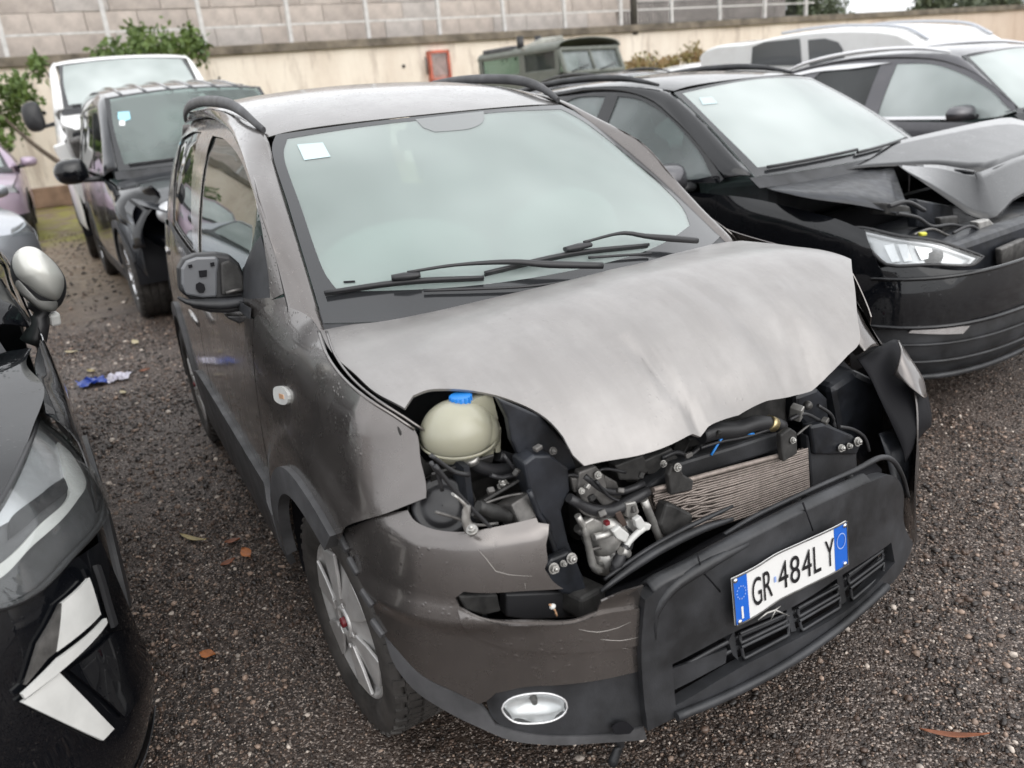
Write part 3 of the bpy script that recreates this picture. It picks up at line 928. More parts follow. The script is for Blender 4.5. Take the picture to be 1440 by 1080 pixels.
MB().box((.02, -2, .25), (.10, 20, .5)).build('damp_base', grain(mat('rusty damp base', (.20, .13, .09), .9), 8, .5, .4, 2, .03), wall, .04)

blk_wall = thing('block_wall', 'grey brown concrete block wall standing above the ledge at the left', 'wall', (WX - .75, 0, 3.44))
bmat = [grain(mat('concrete block %s' % t, c, .9), 14, .4, .18, 3, .006) for t, c in (('warm', (.47, .415, .375)), ('grey', (.45, .415, .39)), ('dark', (.42, .37, .335)))]
gb = random.Random(9)
meshes = []
for k in range(3):
    o = MB().box((0, 0, 0), (.30, 1.19, .482)).build('block', bmat[k], blk_wall, .012)
    meshes.append(o)
used = [False] * 3
for row in range(5):
    for col in range(19):
        y = -5.6 + col * 1.2 + (row % 2) * .6
        if y > 16.6: continue
        k = gb.choice((0, 0, 1, 1, 2))
        if not used[k]:
            o = meshes[k]; used[k] = True
        else:
            o = meshes[k].copy(); COL.objects.link(o)
        o.location = (gb.uniform(-.012, .012), y, .25 + row * .49)
MB().box((-.16, 5.4, 1.25), (.04, 23, 2.5)).build('mortar', bmat[2], blk_wall)

rail = thing('railing', 'pale steel railing with slim posts along the top of the retaining wall', 'fence', (WX - .10, 0, 3.44))
pm_ = grain(mat('chalky white steel', (.55, .54, .53), .6), 40, .2, .2, 5)
rg = random.Random(4)
p0 = MB().box((0, 0, 1.2), (.10, .10, 2.5)).build('post', pm_, rail)
for k in range(14):
    o = p0 if k == 0 else p0.copy()
    if k: COL.objects.link(o)
    o.location = (rg.uniform(-.02, .02), -3.67 + 2.225 * k, -.05)
    o.rotation_euler = (R(rg.uniform(-2.2, 1)), 0, 0)
MB().box((.0, 11.2, .46), (.04, 29, .045)).build('rail', pm_, rail)
MB().box((.0, 11.2, 2.3), (.04, 29, .05)).build('rail', pm_, rail)
MB().cyl((.05, 16.9, -.3), (.05, 16.9, 3.2), .12).build('pipe', M_['dullsteel'], rail)
bars = thing('bar_fence', 'thin vertical bar fence beyond the end of the block wall', 'fence', (WX - 1.2, 0, 3.44))
bb = MB().box((0, 0, .40), (.035, .035, .8)).build('bar', M_['dark'], bars)
for k in range(64):
    o = bb if k == 0 else bb.copy()
    if k: COL.objects.link(o)
    o.location = (0, 17.4 + k * .135, 0)
MB().box((0, 21.7, .12), (.05, 9, .05)).build('rail', M_['dullsteel'], bars)
MB().box((0, 21.7, .8), (.05, 9, .05)).build('rail', M_['dullsteel'], bars)

bw = thing('grey_building', 'plain grey rendered building behind the bar fence', 'building', (WX - 3.2, 22.6, 3.0))
MB().box((0, 0, 2.2), (.4, 9.6, 4.6)).build('wall', grain(mat('grey render', (.40, .37, .35), .9), 6, .3, .2, 2, .02), bw)
for k, y in enumerate((-3.2, -.4, 2.4)):
    MB().box((.20, y, 2.6), (.06, 1.0, 1.3)).build('window', M_['darkglass'], bw)

# red hydrant cabinet
cab = thing('hydrant_cabinet', 'small red fire hydrant cabinet with glass front on the cream wall', 'cabinet', (WX + .10, 9.45, 2.58))
redm = grain(mat('faded red steel', (.52, .14, .09), .6), 40, .2, .3, 6)
cb = MB()
for c, d in (((0, 0, .40), (.22, .66, .08)), ((0, 0, -.40), (.22, .66, .14)), ((0, -.30, 0), (.22, .07, .88)), ((0, .30, 0), (.22, .07, .88))):
    cb.box(c, d)
cb.build('cabinet_frame', redm, cab, .01)
MB().box((-.02, 0, .0), (.02, .56, .74)).build('cabinet_back', grain(mat('faded pink panel', (.38, .25, .22), .8), 30, .2, .3, 5), cab)
MB().box((.06, 0, .06), (.008, .54, .60)).build('cabinet_glass', M_['lens'], cab)
MB().cyl((.04, -.42, -.2), (.04, -.42, .28), .03).build('cabinet_pipe', M_['dullsteel'], cab)

# ---- far ground beyond the wall
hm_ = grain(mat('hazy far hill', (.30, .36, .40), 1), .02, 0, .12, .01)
V, F = [], []
n = 60
for i in range(n):
    y = -200 + i * 22
    h = 12 + 9 * math.sin(i * .23 + 1) + 4 * math.sin(i * .71)
    V += [(-700, y, -5), (-760, y, h), (-900, y, h * .8)]
for i in range(n - 1):
    for j in range(2):
        F.append((3 * i + j, 3 * i + j + 1, 3 * i + 4 + j, 3 * i + 3 + j))
tag(mesh_obj('hills', V, F, hm_, None, True), kind='structure')

# ---- plants
def leaf_mat(name, c1, c2):
    m = mat(name, c1, .55)
    N, L, b = nodes(m)
    f = rng_(N, L, noise(N, L, 3, 4, .7), .3, .7, 0, 1)
    L.new(mixc(N, L, f, c1, c2), b.inputs['Base Color'])
    b.inputs['Subsurface Weight'].default_value = .0
    return m
def bush(name, label, cat, base, blobs, n, leaf, mt, trunks, seed, group=None):
    """foliage of single leaves gathered in clumps round limbs"""
    g = np.random.default_rng(seed)
    t = thing(name, label, cat, base, 0, group)
    tr = MB()
    for pts, r in trunks:
        tr.tube(pts, r, 7, spl=.15)
    tr.build('trunk', grain(mat(name + ' bark', (.11, .085, .065), .9), 30, .5, .3, 8, .01), t)
    V, F = [], []
    W = np.array([b[4] if len(b) > 4 else 1 for b in blobs], float); W = W * np.array([b[3] for b in blobs]) ** 2; W /= W.sum()
    sub = []
    for b, wt in zip(blobs, W):
        for q in range(max(3, int(26 * wt * len(blobs)))):
            d = g.standard_normal(3); d /= np.linalg.norm(d)
            sub.append((np.array(b[:3]) + d * b[3] * g.uniform(.35, 1.0) * np.array([1, 1, .8]), b[3] * g.uniform(.16, .34)))
    for i in range(n):
        c, r = sub[g.integers(len(sub))]
        p = c + g.standard_normal(3) * r * .6
        d = g.standard_normal(3); d[2] = d[2] * .5 + .2; d /= np.linalg.norm(d)
        u = np.cross(d, g.standard_normal(3)); u /= np.linalg.norm(u)
        v = np.cross(d, u)
        l = leaf * g.uniform(.6, 1.4)
        k = len(V)
        V += [p, p + u * l * .5 + v * l * .28 + d * l * .06, p + u * l, p + u * l * .5 - v * l * .28 + d * l * .06]
        F.append((k, k + 1, k + 2, k + 3))
    mesh_obj('crown', V, F, mt, t, False)
    return t
gl1 = leaf_mat('citrus green leaf', (.045, .085, .022), (.13, .19, .04))
gl2 = leaf_mat('dry olive leaf', (.16, .18, .05), (.33, .19, .10))
gl3 = leaf_mat('grey green leaf', (.06, .085, .05), (.12, .14, .08))
bush('citrus_tree', 'leafy green citrus tree between the white van and the cream wall', 'tree', (-18.6, -.6, 0),
     [(-.6, -1.5, 2.2, .8), (-.3, -.9, 2.6, .5), (0, -1.5, 1.7, .4), (-.5, 2.1, 3.35, .62, 1.3), (-.5, 1.2, 3.2, .45), (-.6, 2.9, 3.3, .5, 1.2), (-.2, -.3, 3.0, .3), (0, -2.4, 1.9, .5)], 3600, .15, gl1,
     [([(0, 0, 0), (0, .1, .8), (-.2, .8, 1.8), (-.4, 2.0, 3.2)], [.09, .07, .05, .03]), ([(0, .05, .6), (-.1, -.8, 1.5), (-.3, -1.4, 2.4)], [.06, .05, .02]), ([(0, .1, 1), (-.2, .1, 2), (-.3, -.2, 3.0)], [.05, .04, .02])], 2)
bush('shrub', 'straggly brown and olive shrub against the cream wall beside the army truck', 'bush', (-19.6, 17.4, 0),
     [(0, -1.1, 2.15, .6), (0, -.2, 2.0, .5), (0, .7, 2.25, .5), (0, 1.5, 1.9, .6), (0, -1.9, 2.0, .5), (0, .3, 1.2, 1.0)], 3600, .14, gl2,
     [([(0, 0, 0), (0, -.3, 1.2), (0, -1, 2.4)], [.07, .05, .02]), ([(0, 0, 0), (0, .5, 1.3), (0, 1.2, 2.3)], [.07, .05, .02])], 5)
for i, (x, y, z, s, lab) in enumerate(((-31, 37, 3.0, 1.0, 'dark grey green tree beyond the bar fence left of the gap of sky'), (-26, 41.5, 3.2, .9, 'grey green tree rising above the brown end of the wall at the right'), (-27, 47, 3.0, 1.1, 'rightmost grey green tree above the brown end of the wall'))):
    bush('tree', lab, 'tree', (x, y, z - 3.0), [(0, 0, 4.2 * s, 1.3), (.3, 1.2, 3.8 * s, 1.2), (0, -1.3, 3.9 * s, 1.2), (0, .3, 5.4 * s, 1.1), (0, 1.9, 4.9 * s, .9), (0, -1.6, 5.0 * s, .9)], 3600, .26, gl3,
         [([(0, 0, 0), (0, .1, 2), (0, 0, 4.4 * s)], [.16, .12, .05])], 20 + i)

# ---- leaves and litter on the gravel
def leaf_thing(px, ang, length, wid, col, label, curl=.3, cat='leaf'):
    x, y = px
    z = ground_z(x, y) + .008
    n = 8
    V, F = [], []
    for i in range(n + 1):
        t = i / n
        w = wid * math.sin(math.pi * min(1, t * 1.02 + .01)) ** .8 * (1 - .25 * t)
        zz = curl * length * (t - .5) ** 2
        for s in (-1, 0, 1):
            V.append((length * (t - .5), s * w / 2, zz + abs(s) * wid * .18))
    F = [(3 * i + j, 3 * i + j + 1, 3 * i + 4 + j, 3 * i + 3 + j) for i in range(n) for j in (0, 1)]
    o = mesh_obj('leaf', V, F, col, None, True)
    o.location = (x, y, z); o.rotation_euler = (R(rg.uniform(-12, 12)), R(rg.uniform(-8, 8)), ang)
    m = o.modifiers.new('solid', 'SOLIDIFY'); m.thickness = .0008
    tag(o, label, cat, 'fallen leaves on the gravel')
lm_tan = grain(mat('tan dry leaf', (.36, .29, .14), .6), 60, .2, .3, 20)
lm_red = grain(mat('rust dry leaf', (.24, .085, .04), .6), 60, .2, .3, 20)
lm_or = grain(mat('orange dry leaf', (.42, .15, .05), .6), 60, .2, .3, 20)
lm_pale = grain(mat('pale straw leaf', (.50, .43, .28), .6), 60, .2, .3, 20)
G = lambda q: (q[0], q[1])
for (q, a, l, w_, m_, lab) in (
        ([(-1.2475, -1.0244, -0.015)], .50, .165, .026, lm_tan, 'long narrow tan leaf lying beside the black car, largest leaf on the gravel'),
        ([(-1.1261, -0.9018, -0.015)], 1.2, .06, .034, lm_red, 'rust red leaf right of the long tan leaf, topmost of three'),
        ([(-0.9985, -0.876, -0.015)], .2, .07, .042, lm_or, 'orange brown leaf right of the long tan leaf, nearest the grey car'),
        ([(-0.9786, -0.9456, -0.015)], 1.8, .055, .034, lm_red, 'small dark red leaf below the other red leaves by the long tan leaf'),
        ([(-0.4938, -1.0959, -0.015)], .9, .05, .036, lm_or, 'single orange leaf lying alone near the bottom of the picture'),
        ([(-4.7029, -0.9301, -0.015)], .3, .11, .05, lm_pale, 'pale straw leaf on the gravel near the black van wheel'),
        ([(-4.8098, -1.3632, -0.015)], .8, .12, .04, lm_pale, 'pale leaf close to the black car below its silver mirror'),
        ([(-4.1468, -1.2572, -0.015)], .5, .10, .04, lm_tan, 'yellowish leaf just above the blue wrapper'),
        ([(-3.4372, -1.11, -0.015)], .2, .09, .04, lm_pale, 'pale leaf just below the blue wrapper'),
        ([(-3.8625, -0.9467, -0.015)], 1.3, .07, .04, lm_red, 'brown red leaf right of the blue wrapper'),
        ([(0.881, 0.3342, -0.015)], .9, .15, .024, lm_red, 'reddish twig like leaf at the lower right corner of the yard')):
    leaf_thing(G(q[0]), a, l, w_, m_, lab)
def litter():
    q = [(-3.8318, -1.2042, 0)][0]
    t = thing('wrapper', 'crumpled blue and white plastic wrapper on the gravel between the cars', 'litter', (q[0], q[1], ground_z(q[0], q[1])))
    g = np.random.default_rng(8)
    for nm, m_, s, off in (('blue_film', mat('blue film', (.03, .07, .34), .25), 1.0, (0, -.06)), ('white_film', mat('white film', (.6, .58, .66), .25), .8, (.02, .09))):
        n = 9
        V = [(off[0] + (i / (n - 1) - .5) * .16 * s + g.normal() * .008, off[1] + (j / (n - 1) - .5) * .16 * s + g.normal() * .008, .014 + abs(g.normal()) * .016) for i in range(n) for j in range(n)]
        F = [(i * n + j, (i + 1) * n + j, (i + 1) * n + j + 1, i * n + j + 1) for i in range(n - 1) for j in range(n - 1)]
        mesh_obj(nm, V, F, m_, t)
litter()

# ================================================================ the crashed taupe hatchback
panda = thing('crashed_car', 'dark taupe crashed hatchback in the middle with buckled bonnet, torn bumper and hanging number plate', 'car', (0, 0, 0))
TA = M_['taupe']

def wheel(parent, c, r, w, side, rim_r, rim_mat=None, kind='plain', steer=0.0, seed=0):
    """tyre with a wheel cover; side = -1 when its face looks to the car's right"""
    M = Matrix.Translation(c) @ Euler((0, 0, steer)).to_matrix().to_4x4() @ Matrix.Rotation(R(90) * side, 4, 'Z')
    t = MB()
    h = w / 2
    n = 60
    prof = [(rim_r - .012, -h * .7), (rim_r, -h * .86), (rim_r + .02, -h * .98), (r * .90, -h), (r * .955, -h * .93), (r * .985, -h * .80), (r - .003, -h * .72),
            (r - .012, -h * .70), (r - .012, -h * .66), (r, -h * .64), (r + .001, -h * .28), (r - .011, -h * .26), (r - .011, -h * .20), (r + .001, -h * .18), (r + .0015, 0)]
    prof = prof + [(a, -b) for a, b in prof[-2::-1]]
    t.lathe(prof, M, n)
    # cross grooves of the tread
    for j in range(72):
        a = 2 * math.pi * j / 72
        m2 = M @ Matrix.Rotation(a, 4, 'X')
        for b_, tw in ((-.46, .4), (0, -.3), (.46, -.4)):
            t.box(m2 @ Vector((b_ * h, 0, r + .0005)), (h * .36, r * .055, .005), (m2.to_3x3() @ Euler((0, 0, tw)).to_matrix()))
    # shoulder blocks
    for j in range(40):
        a = 2 * math.pi * j / 40
        for s in (-1, 1):
            m2 = M @ Matrix.Rotation(a, 4, 'X')
            c0 = m2 @ Vector((s * h * .80, 0, r * .984))
            t.box(c0, (.026, .018, .008), (m2.to_3x3() @ Euler((0, s * .35, 0)).to_matrix()))
    tyre = t.build('wheel', M_['rubber'], parent)
    rm = MB()
    o = h * .80
    rm.lathe([(rim_r + .002, o - .012), (rim_r - .004, o + .002), (rim_r - .012, o + .004), (rim_r - .022, o - .006), (rim_r - .03, o - .012), (rim_r * .60, o - .002), (rim_r * .34, o + .006), (rim_r * .22, o + .007), (.001, o + .008)] if kind == 'cover' else
             [(rim_r + .004, o - .012), (rim_r, o + .004), (rim_r - .014, o + .004), (rim_r - .022, o - .02), (rim_r - .035, o - .05)], M, n)
    ns = {'cover': 6, 'plain': 5, 'multi': 10}[kind]
    for j in range(ns):
        a = 2 * math.pi * (j + .25) / ns
        m2 = M @ Matrix.Rotation(a, 4, 'X')
        if kind == 'cover':
            P = [(o + .004, -.016, rim_r * .30), (o + .004, .016, rim_r * .30), (o + .001, .036, rim_r * .60), (o - .001, .048, rim_r * .90), (o - .001, -.048, rim_r * .90), (o + .001, -.036, rim_r * .60)]
            rm.prism([m2 @ Vector(p) for p in P], m2.to_3x3() @ Vector((.009, 0, 0)))
        else:
            wd = .030 if kind == 'plain' else .014
            P = [(o - .02, -wd, rim_r * .15), (o - .02, wd, rim_r * .15), (o - .012, wd * 1.2, rim_r * .95), (o - .012, -wd * 1.2, rim_r * .95)]
            rm.prism([m2 @ Vector(p) for p in P], m2.to_3x3() @ Vector((.016, 0, 0)))
    if kind == 'cover':
        rm.lathe([(.042, o + .008), (.040, o + .015), (.030, o + .015), (.024, o + .010)], M, 24)
        for j in range(5):
            a = 2 * math.pi * j / 5
            p_ = M @ Vector((o + .012, .062 * math.cos(a), .062 * math.sin(a)))
            rm.tube([p_, M @ Vector((o + .018, .062 * math.cos(a), .062 * math.sin(a)))], .008, 6)
    if kind != 'cover':
        rm.lathe([(rim_r * .26, o - .03), (rim_r * .26, o), (.001, o + .002)], M, 24)
    rim = rm.build('hubcap' if kind == 'cover' else 'rim', rim_mat or M_['alloy'], tyre, .003)
    if kind == 'cover':
        hb = MB().lathe([(.013, o + .006), (.013, o + .019), (.011, o + .021), (.001, o + .0215)], M, 24)
        # (badge disc: its own colour, so it is a second mesh below the tyre)
        hb.build('hub_badge', M_['red'], tyre)
    else:
        bk = MB().lathe([(rim_r - .02, o - .06), (rim_r * .5, o - .065), (.001, o - .065)], M, 24)
        bk.build('brake_disc', M_['dullsteel'], tyre)
    return tyre

FC = Vector((0.0, -.705, .302))
wheel(panda, FC, .290, .185, -1, .205, kind='cover', steer=R(3.5))
wheel(panda, Vector((0.0, .705, .302)), .290, .185, 1, .205, kind='cover', steer=R(6))
wheel(panda, Vector((-2.30, -.715, .298)), .292, .175, -1, .205, kind='cover')
wheel(panda, Vector((-2.30, .715, .298)), .292, .175, 1, .205, kind='cover')

def arc(cx, cz, r, a0, a1, n=10, sx=1.0):
    return [(cx + sx * r * math.cos(R(a0 + (a1 - a0) * i / n)), cz + r * math.sin(R(a0 + (a1 - a0) * i / n))) for i in range(n + 1)]

# ---- right flank
fender_top = [(-0.0512, 1.0207), (0.0573, 0.9969), (0.1828, 0.9751), (0.2821, 0.9545), (0.3166, 0.9232), (0.3414, 0.8951), (0.3641, 0.8354), (0.4037, 0.7803), (0.3511, 0.7472), (0.2485, 0.6896)]
panel('fender', p_side, [(-.445, .375), (-.445, .70), (-.445, .99), (-.38, 1.03)] + fender_top + arc(0, .300, .41, 58, 170, 9), TA, panda, step=.025)
panel('door', p_side, [(-1.44, .36), (-.455, .36), (-.455, .985), (-1.0, 1.005), (-1.44, 1.02)], TA, panda, step=.05)
panel('door', p_side, [(-1.45, .36), (-1.45, 1.02), (-2.2, 1.07), (-2.36, 1.06), (-2.36, .72)] + arc(-2.3, .300, .40, 98, 10, 7), TA, panda, step=.05)
panel('rear_quarter', p_side, [(-2.37, 1.06), (-2.9, 1.06), (-2.9, .32), (-2.69, .32), (-2.64, .50), (-2.52, .64), (-2.37, .70)], TA, panda, step=.06)
panel('door_frame', p_side, [(-.46, .992), (-.40, 1.035)] + [(-0.3274, 1.0688), (-0.4383, 1.1994), (-0.5395, 1.2949), (-0.8055, 1.382), (-1.1567, 1.4536), (-1.59, 1.496), (-1.9613, 1.5169), (-2.4432, 1.5219), (-2.6443, 1.5053)] + [(-2.62, 1.36), (-2.7, 1.08), (-2.2, 1.078), (-1.45, 1.025), (-1.0, 1.01)], TA, panda,
      holes=[[(-1.55, 1.451), (-1.273, 1.4376), (-0.9355, 1.3902), (-0.6896, 1.3265), (-0.5181, 1.255), (-0.4437, 1.147), (-0.3882, 1.0497)] + [(-.60, 1.022), (-1.40, 1.040)],
             [(-1.883, 1.4666), (-2.23, 1.47), (-2.4899, 1.4457)] + [(-2.25, 1.10), (-1.52, 1.045)]], step=.03, lift=-.008)
panel('window', p_side, [(-1.6026, 1.4562), (-1.2804, 1.4441), (-0.9227, 1.3963), (-0.6756, 1.3307), (-0.5097, 1.2553), (-0.4377, 1.1473), (-0.3815, 1.0504)] + [(-.58, 1.015), (-1.42, 1.03)], M_['sideglass'], panda, step=.05, lift=-.014)
panel('window', p_side, [(-1.8477, 1.4713), (-2.2706, 1.476), (-2.629, 1.4488)] + [(-2.28, 1.09), (-1.50, 1.035)], M_['darkglass'], panda, step=.05, lift=-.014)
panel('window_seal', p_side, [(-.47, .984), (-.47, 1.012), (-1.0, 1.022), (-1.45, 1.036), (-2.2, 1.09), (-2.3, 1.09), (-2.3, 1.068), (-2.2, 1.066), (-1.45, 1.012), (-1.0, .998)], M_['plastic'], panda, step=.05, lift=.004)
panel('sill_cladding', p_side, [(-.40, .36), (-.40, .44), (-.46, .50), (-1.2, .515), (-1.82, .50), (-1.90, .44), (-1.90, .235), (-1.2, .225), (-.46, .235)], M_['plastic_grey'], panda, step=.06, lift=.016, thick=.02)
# mouldings round the wheels
ring = arc(0, .300, .412, 60, 172, 12) + arc(0, .300, .345, 174, 62, 12)
panel('arch_moulding', p_side, ring, M_['plastic_grey'], panda, step=.03, lift=.014, thick=.03)
ring = arc(-2.3, .300, .412, 12, 168, 14) + arc(-2.3, .300, .345, 168, 12, 14)
panel('arch_moulding', p_side, ring, M_['plastic_grey'], panda, step=.04, lift=.014, thick=.03)
# mud liners inside the arches
for cx in (0, -2.3):
    for sg in (-1, 1):
        lin = MB()
        V, F = [], []
        n = 18
        a0_ = 48 if cx == 0 else -8
        for i in range(n + 1):
            a = R(a0_ + (188 - a0_) * i / n)
            for yy in (.80, .50):
                V.append((cx + .375 * math.cos(a), sg * yy, .300 + .375 * math.sin(a)))
        F = [(2 * i, 2 * i + 1, 2 * i + 3, 2 * i + 2) for i in range(n)]
        mesh_obj('wheel_liner', V, F, M_['dark'], panda, True)

# left flank (mostly hidden)
panel('fender', p_sideL, [(-.445, .375), (-.445, .99), (-.38, 1.03), (-.1, .985), (.10, .955), (.22, .92), (.28, .80), (.24, .68)] + arc(0, .300, .41, 60, 170, 8), TA, panda, step=.04)
panel('door', p_sideL, [(-1.44, .36), (-.455, .36), (-.455, .985), (-1.44, 1.02)], TA, panda, step=.08)
panel('door', p_sideL, [(-1.45, .36), (-1.45, 1.02), (-2.36, 1.06), (-2.36, .72)] + arc(-2.3, .300, .40, 98, 10, 7), TA, panda, step=.08)
panel('rear_quarter', p_sideL, [(-2.37, 1.06), (-2.9, 1.06), (-2.9, .32), (-2.69, .32), (-2.64, .50), (-2.52, .64), (-2.37, .70)], TA, panda, step=.08)
LF = [(-.40, 1.02), (-.70, 1.18), (-.92, 1.33), (-1.05, 1.40), (-1.3, 1.445), (-1.8, 1.47), (-2.4, 1.45), (-2.62, 1.36), (-2.7, 1.08), (-1.45, 1.02), (-.46, .99)]
panel('door_frame', p_sideL, LF, TA, panda, holes=[[(-.62, 1.03), (-.82, 1.17), (-1.0, 1.31), (-1.12, 1.37), (-1.40, 1.40), (-1.40, 1.045)], [(-1.5, 1.045), (-1.5, 1.41), (-2.1, 1.41), (-2.3, 1.37), (-2.3, 1.10)]], step=.05, lift=-.008)
panel('window', p_sideL, [(-.60, 1.02), (-.80, 1.17), (-.98, 1.31), (-1.12, 1.375), (-1.42, 1.405), (-1.42, 1.035)], M_['sideglass'], panda, step=.08, lift=-.014)
panel('window', p_sideL, [(-1.48, 1.035), (-1.48, 1.42), (-2.1, 1.42), (-2.32, 1.37), (-2.32, 1.09)], M_['darkglass'], panda, step=.08, lift=-.014)
panel('sill_cladding', p_sideL, [(-.40, .36), (-.46, .50), (-1.2, .515), (-1.82, .50), (-1.90, .44), (-1.90, .235), (-.46, .235)], M_['plastic_grey'], panda, step=.1, lift=.016, thick=.02)

# ---- pillars and roof
seam = [(-.255, .972)] + [(-0.271, 1.0243), (-0.3274, 1.0688), (-0.3851, 1.1324), (-0.4383, 1.1994), (-0.5395, 1.2949), (-0.8055, 1.382), (-1.1567, 1.4536), (-1.59, 1.496), (-1.9613, 1.5169), (-2.4432, 1.5219)]
S3 = [p_side(*q) for q in seam]
tt = [-.09, .0, .10, .25, .40, .62, .82, 1.0]
inner = [p_ws(-.607, .8 * t) for t in tt] + [p_roof(x, -.552) for x in (-1.10, -1.5, -2.2)]
for sg, sn in ((1, 'a'), (-1, 'b')):
    f = np.array([1, sg, 1])
    O3 = S3 if sg > 0 else [p * .45 + q * .55 for p, q in zip(inner, S3)]
    rows = [[p * f for p in inner], [(p * .72 + q * .28 + np.array([0, -.012, .010])) * f for p, q in zip(inner, O3)],
            [(p * .32 + q * .68 + np.array([.002, -.014, .006])) * f for p, q in zip(inner, O3)], [q * f for q in O3]]
    loft('windscreen_pillar', rows, TA, panda, 3, 3, .004, ref=(-1.2, 0, .9))
xs = np.linspace(-1, 1, 9)
front_edge = [(-.892 + .07 * (1 - k * k), k * .548) for k in xs]
panel('roof', p_roof, front_edge + [(-1.4, .556), (-2.0, .556), (-2.62, .53), (-2.62, -.53), (-2.0, -.556), (-1.4, -.556)], TA, panda, step=.05, ref=lambda P: P * np.array([1, .3, 0]))
loft('tailgate', [[(-2.62, y, 1.53 - .1 * y * y) for y in (-.54, 0, .54)], [(-2.80, y * 1.1, 1.25) for y in (-.54, 0, .54)], [(-2.90, y * 1.25, 1.0) for y in (-.54, 0, .54)], [(-2.93, y * 1.3, .4) for y in (-.54, 0, .54)]], TA, panda, 3, 4, .004, ref=(-1, 0, .8))
for sg in (-1, 1):
    rx = [-.925, -.97, -1.05, -1.2, -1.45, -1.8, -2.1, -2.3, -2.42]
    rzv = [1.452, 1.470, 1.499, 1.534, 1.559, 1.574, 1.569, 1.548, 1.52]
    ry = [.545, .553, .560, .565, .568, .570, .568, .562, .552]
    rl = MB().tube([(a, sg * b, c) for a, b, c in zip(rx, ry, rzv)], [.008, .013, .0145, .015, .015, .015, .015, .012, .008], 10, ell=(.95, 1.35), spl=.06)
    rl.build('roof_rail', M_['plastic_grey'], panda)

panel('pillar_foot', p_side, [(-.46, .975), (-.44, 1.03), (-.32, 1.06), (-.23, 1.015), (-.20, .955), (-.30, .93)], TA, panda, step=.03, lift=-.008)
panel('pillar_foot', p_sideL, [(-.46, .975), (-.44, 1.03), (-.32, 1.06), (-.23, 1.015), (-.20, .955), (-.30, .93)], TA, panda, step=.03, lift=-.008)
# ---- windscreen
W_out = [(-.605, -.015), (-.605, .40), (-.600, .72), (-.575, .795), (-.30, .80), (0, .80), (.30, .80), (.575, .795), (.600, .72), (.607, .40), (.607, -.015), (.3, -.02), (0, -.02), (-.3, -.02)]
W_in = [(-.555, .085), (-.570, .14), (-.576, .40), (-.572, .68), (-.545, .762), (-.30, .776), (0, .776), (.30, .776), (.545, .762), (.572, .68), (.576, .40), (.570, .14), (.52, .075), (.3, .060), (0, .062), (-.3, .068)]
ws_ref = lambda P: P + np.array([-1.0, 0, -1.0])
wsg = panel('windscreen', p_ws, W_out, M_['glass'], panda, step=.04, ref=ws_ref, thick=.004)
panel('windscreen_border', p_ws, W_out, M_['frit'], wsg, holes=[W_in], step=.04, lift=.0012, thick=0, ref=ws_ref)
panel('mirror_patch', p_ws, [(-0.097, 0.7855), (0.1852, 0.7914), (0.1358, 0.7251), (0.0662, 0.6951), (0.0036, 0.693), (-0.0687, 0.6978), (-0.0964, 0.7301)], M_['dotfrit'], wsg, step=.03, lift=.0014, thick=0, ref=ws_ref)
panel('sticker', p_ws, [(-0.523, 0.7191), (-0.4443, 0.713), (-0.4427, 0.6299), (-0.5215, 0.6275)], M_['paper'], wsg, step=.03, lift=.002, thick=0, ref=ws_ref, straight=True)
panel('sticker', p_ws, [(-0.5377, 0.1171), (-0.5132, 0.1171), (-0.5134, 0.11), (-0.5378, 0.11)], M_['dark'], wsg, step=.03, lift=.002, thick=0, ref=ws_ref, straight=True)
sc = panel('scuttle', p_ws, [(-.62, -.10), (-.62, .01), (-.607, .03), (-.3, .025), (0, .02), (.3, .025), (.607, .03), (.62, .01), (.62, -.10), (0, -.10)], M_['plastic'], panda, step=.04, lift=-.001, ref=ws_ref, thick=.004)

def on_ws(uvs, lift):
    A = np.array(uvs, float)
    P, N = fn_normals(p_ws, A[:, 0], A[:, 1], ws_ref)
    return [tuple(p) for p in P + N * lift]
for blade, joint, arm, hose in (
        ([(-0.5847, 0.0715), (-0.4105, 0.0888), (-0.2336, 0.0754)], [(-0.4371, 0.0944), (-0.3732, 0.0954)], [(-0.4001, 0.1014), (-0.2886, 0.1082), (-0.1525, 0.0929), (-0.0871, 0.0719), (0.0598, 0.0312)], [(-0.379, 0.0595), (-0.2715, 0.0477), (-0.1563, 0.0331), (-0.0407, 0.0235)]),
        ([(-0.226, 0.088), (0.0161, 0.1017), (0.2683, 0.0652)], [(0.0004, 0.108), (0.0795, 0.1062)], [(0.0612, 0.1135), (0.2023, 0.1099), (0.258, 0.0822), (0.4261, 0.0069)], [(0.0601, 0.0806), (0.1542, 0.0625), (0.2542, 0.0398)])):
    b = MB()
    b.tube(on_ws(blade, .016), [.005, .007, .007, .005], 6, spl=.03)
    b.tube(on_ws(blade, .008), .004, 4, spl=.03)
    w = b.build('wiper', M_['hose'], panda)
    MB().tube(on_ws(joint, .028), [.009, .013, .009], 8, ell=(1.2, .8), spl=.01).build('wiper_joint', M_['hose'], w)
    MB().tube(on_ws(arm, .034), [.004, .0045, .007, .010, .009], 8, spl=.02).build('wiper_arm', M_['hose'], w)
    MB().tube(on_ws(hose, .012), .004, 6, spl=.02).build('washer_hose', M_['hose'], w)

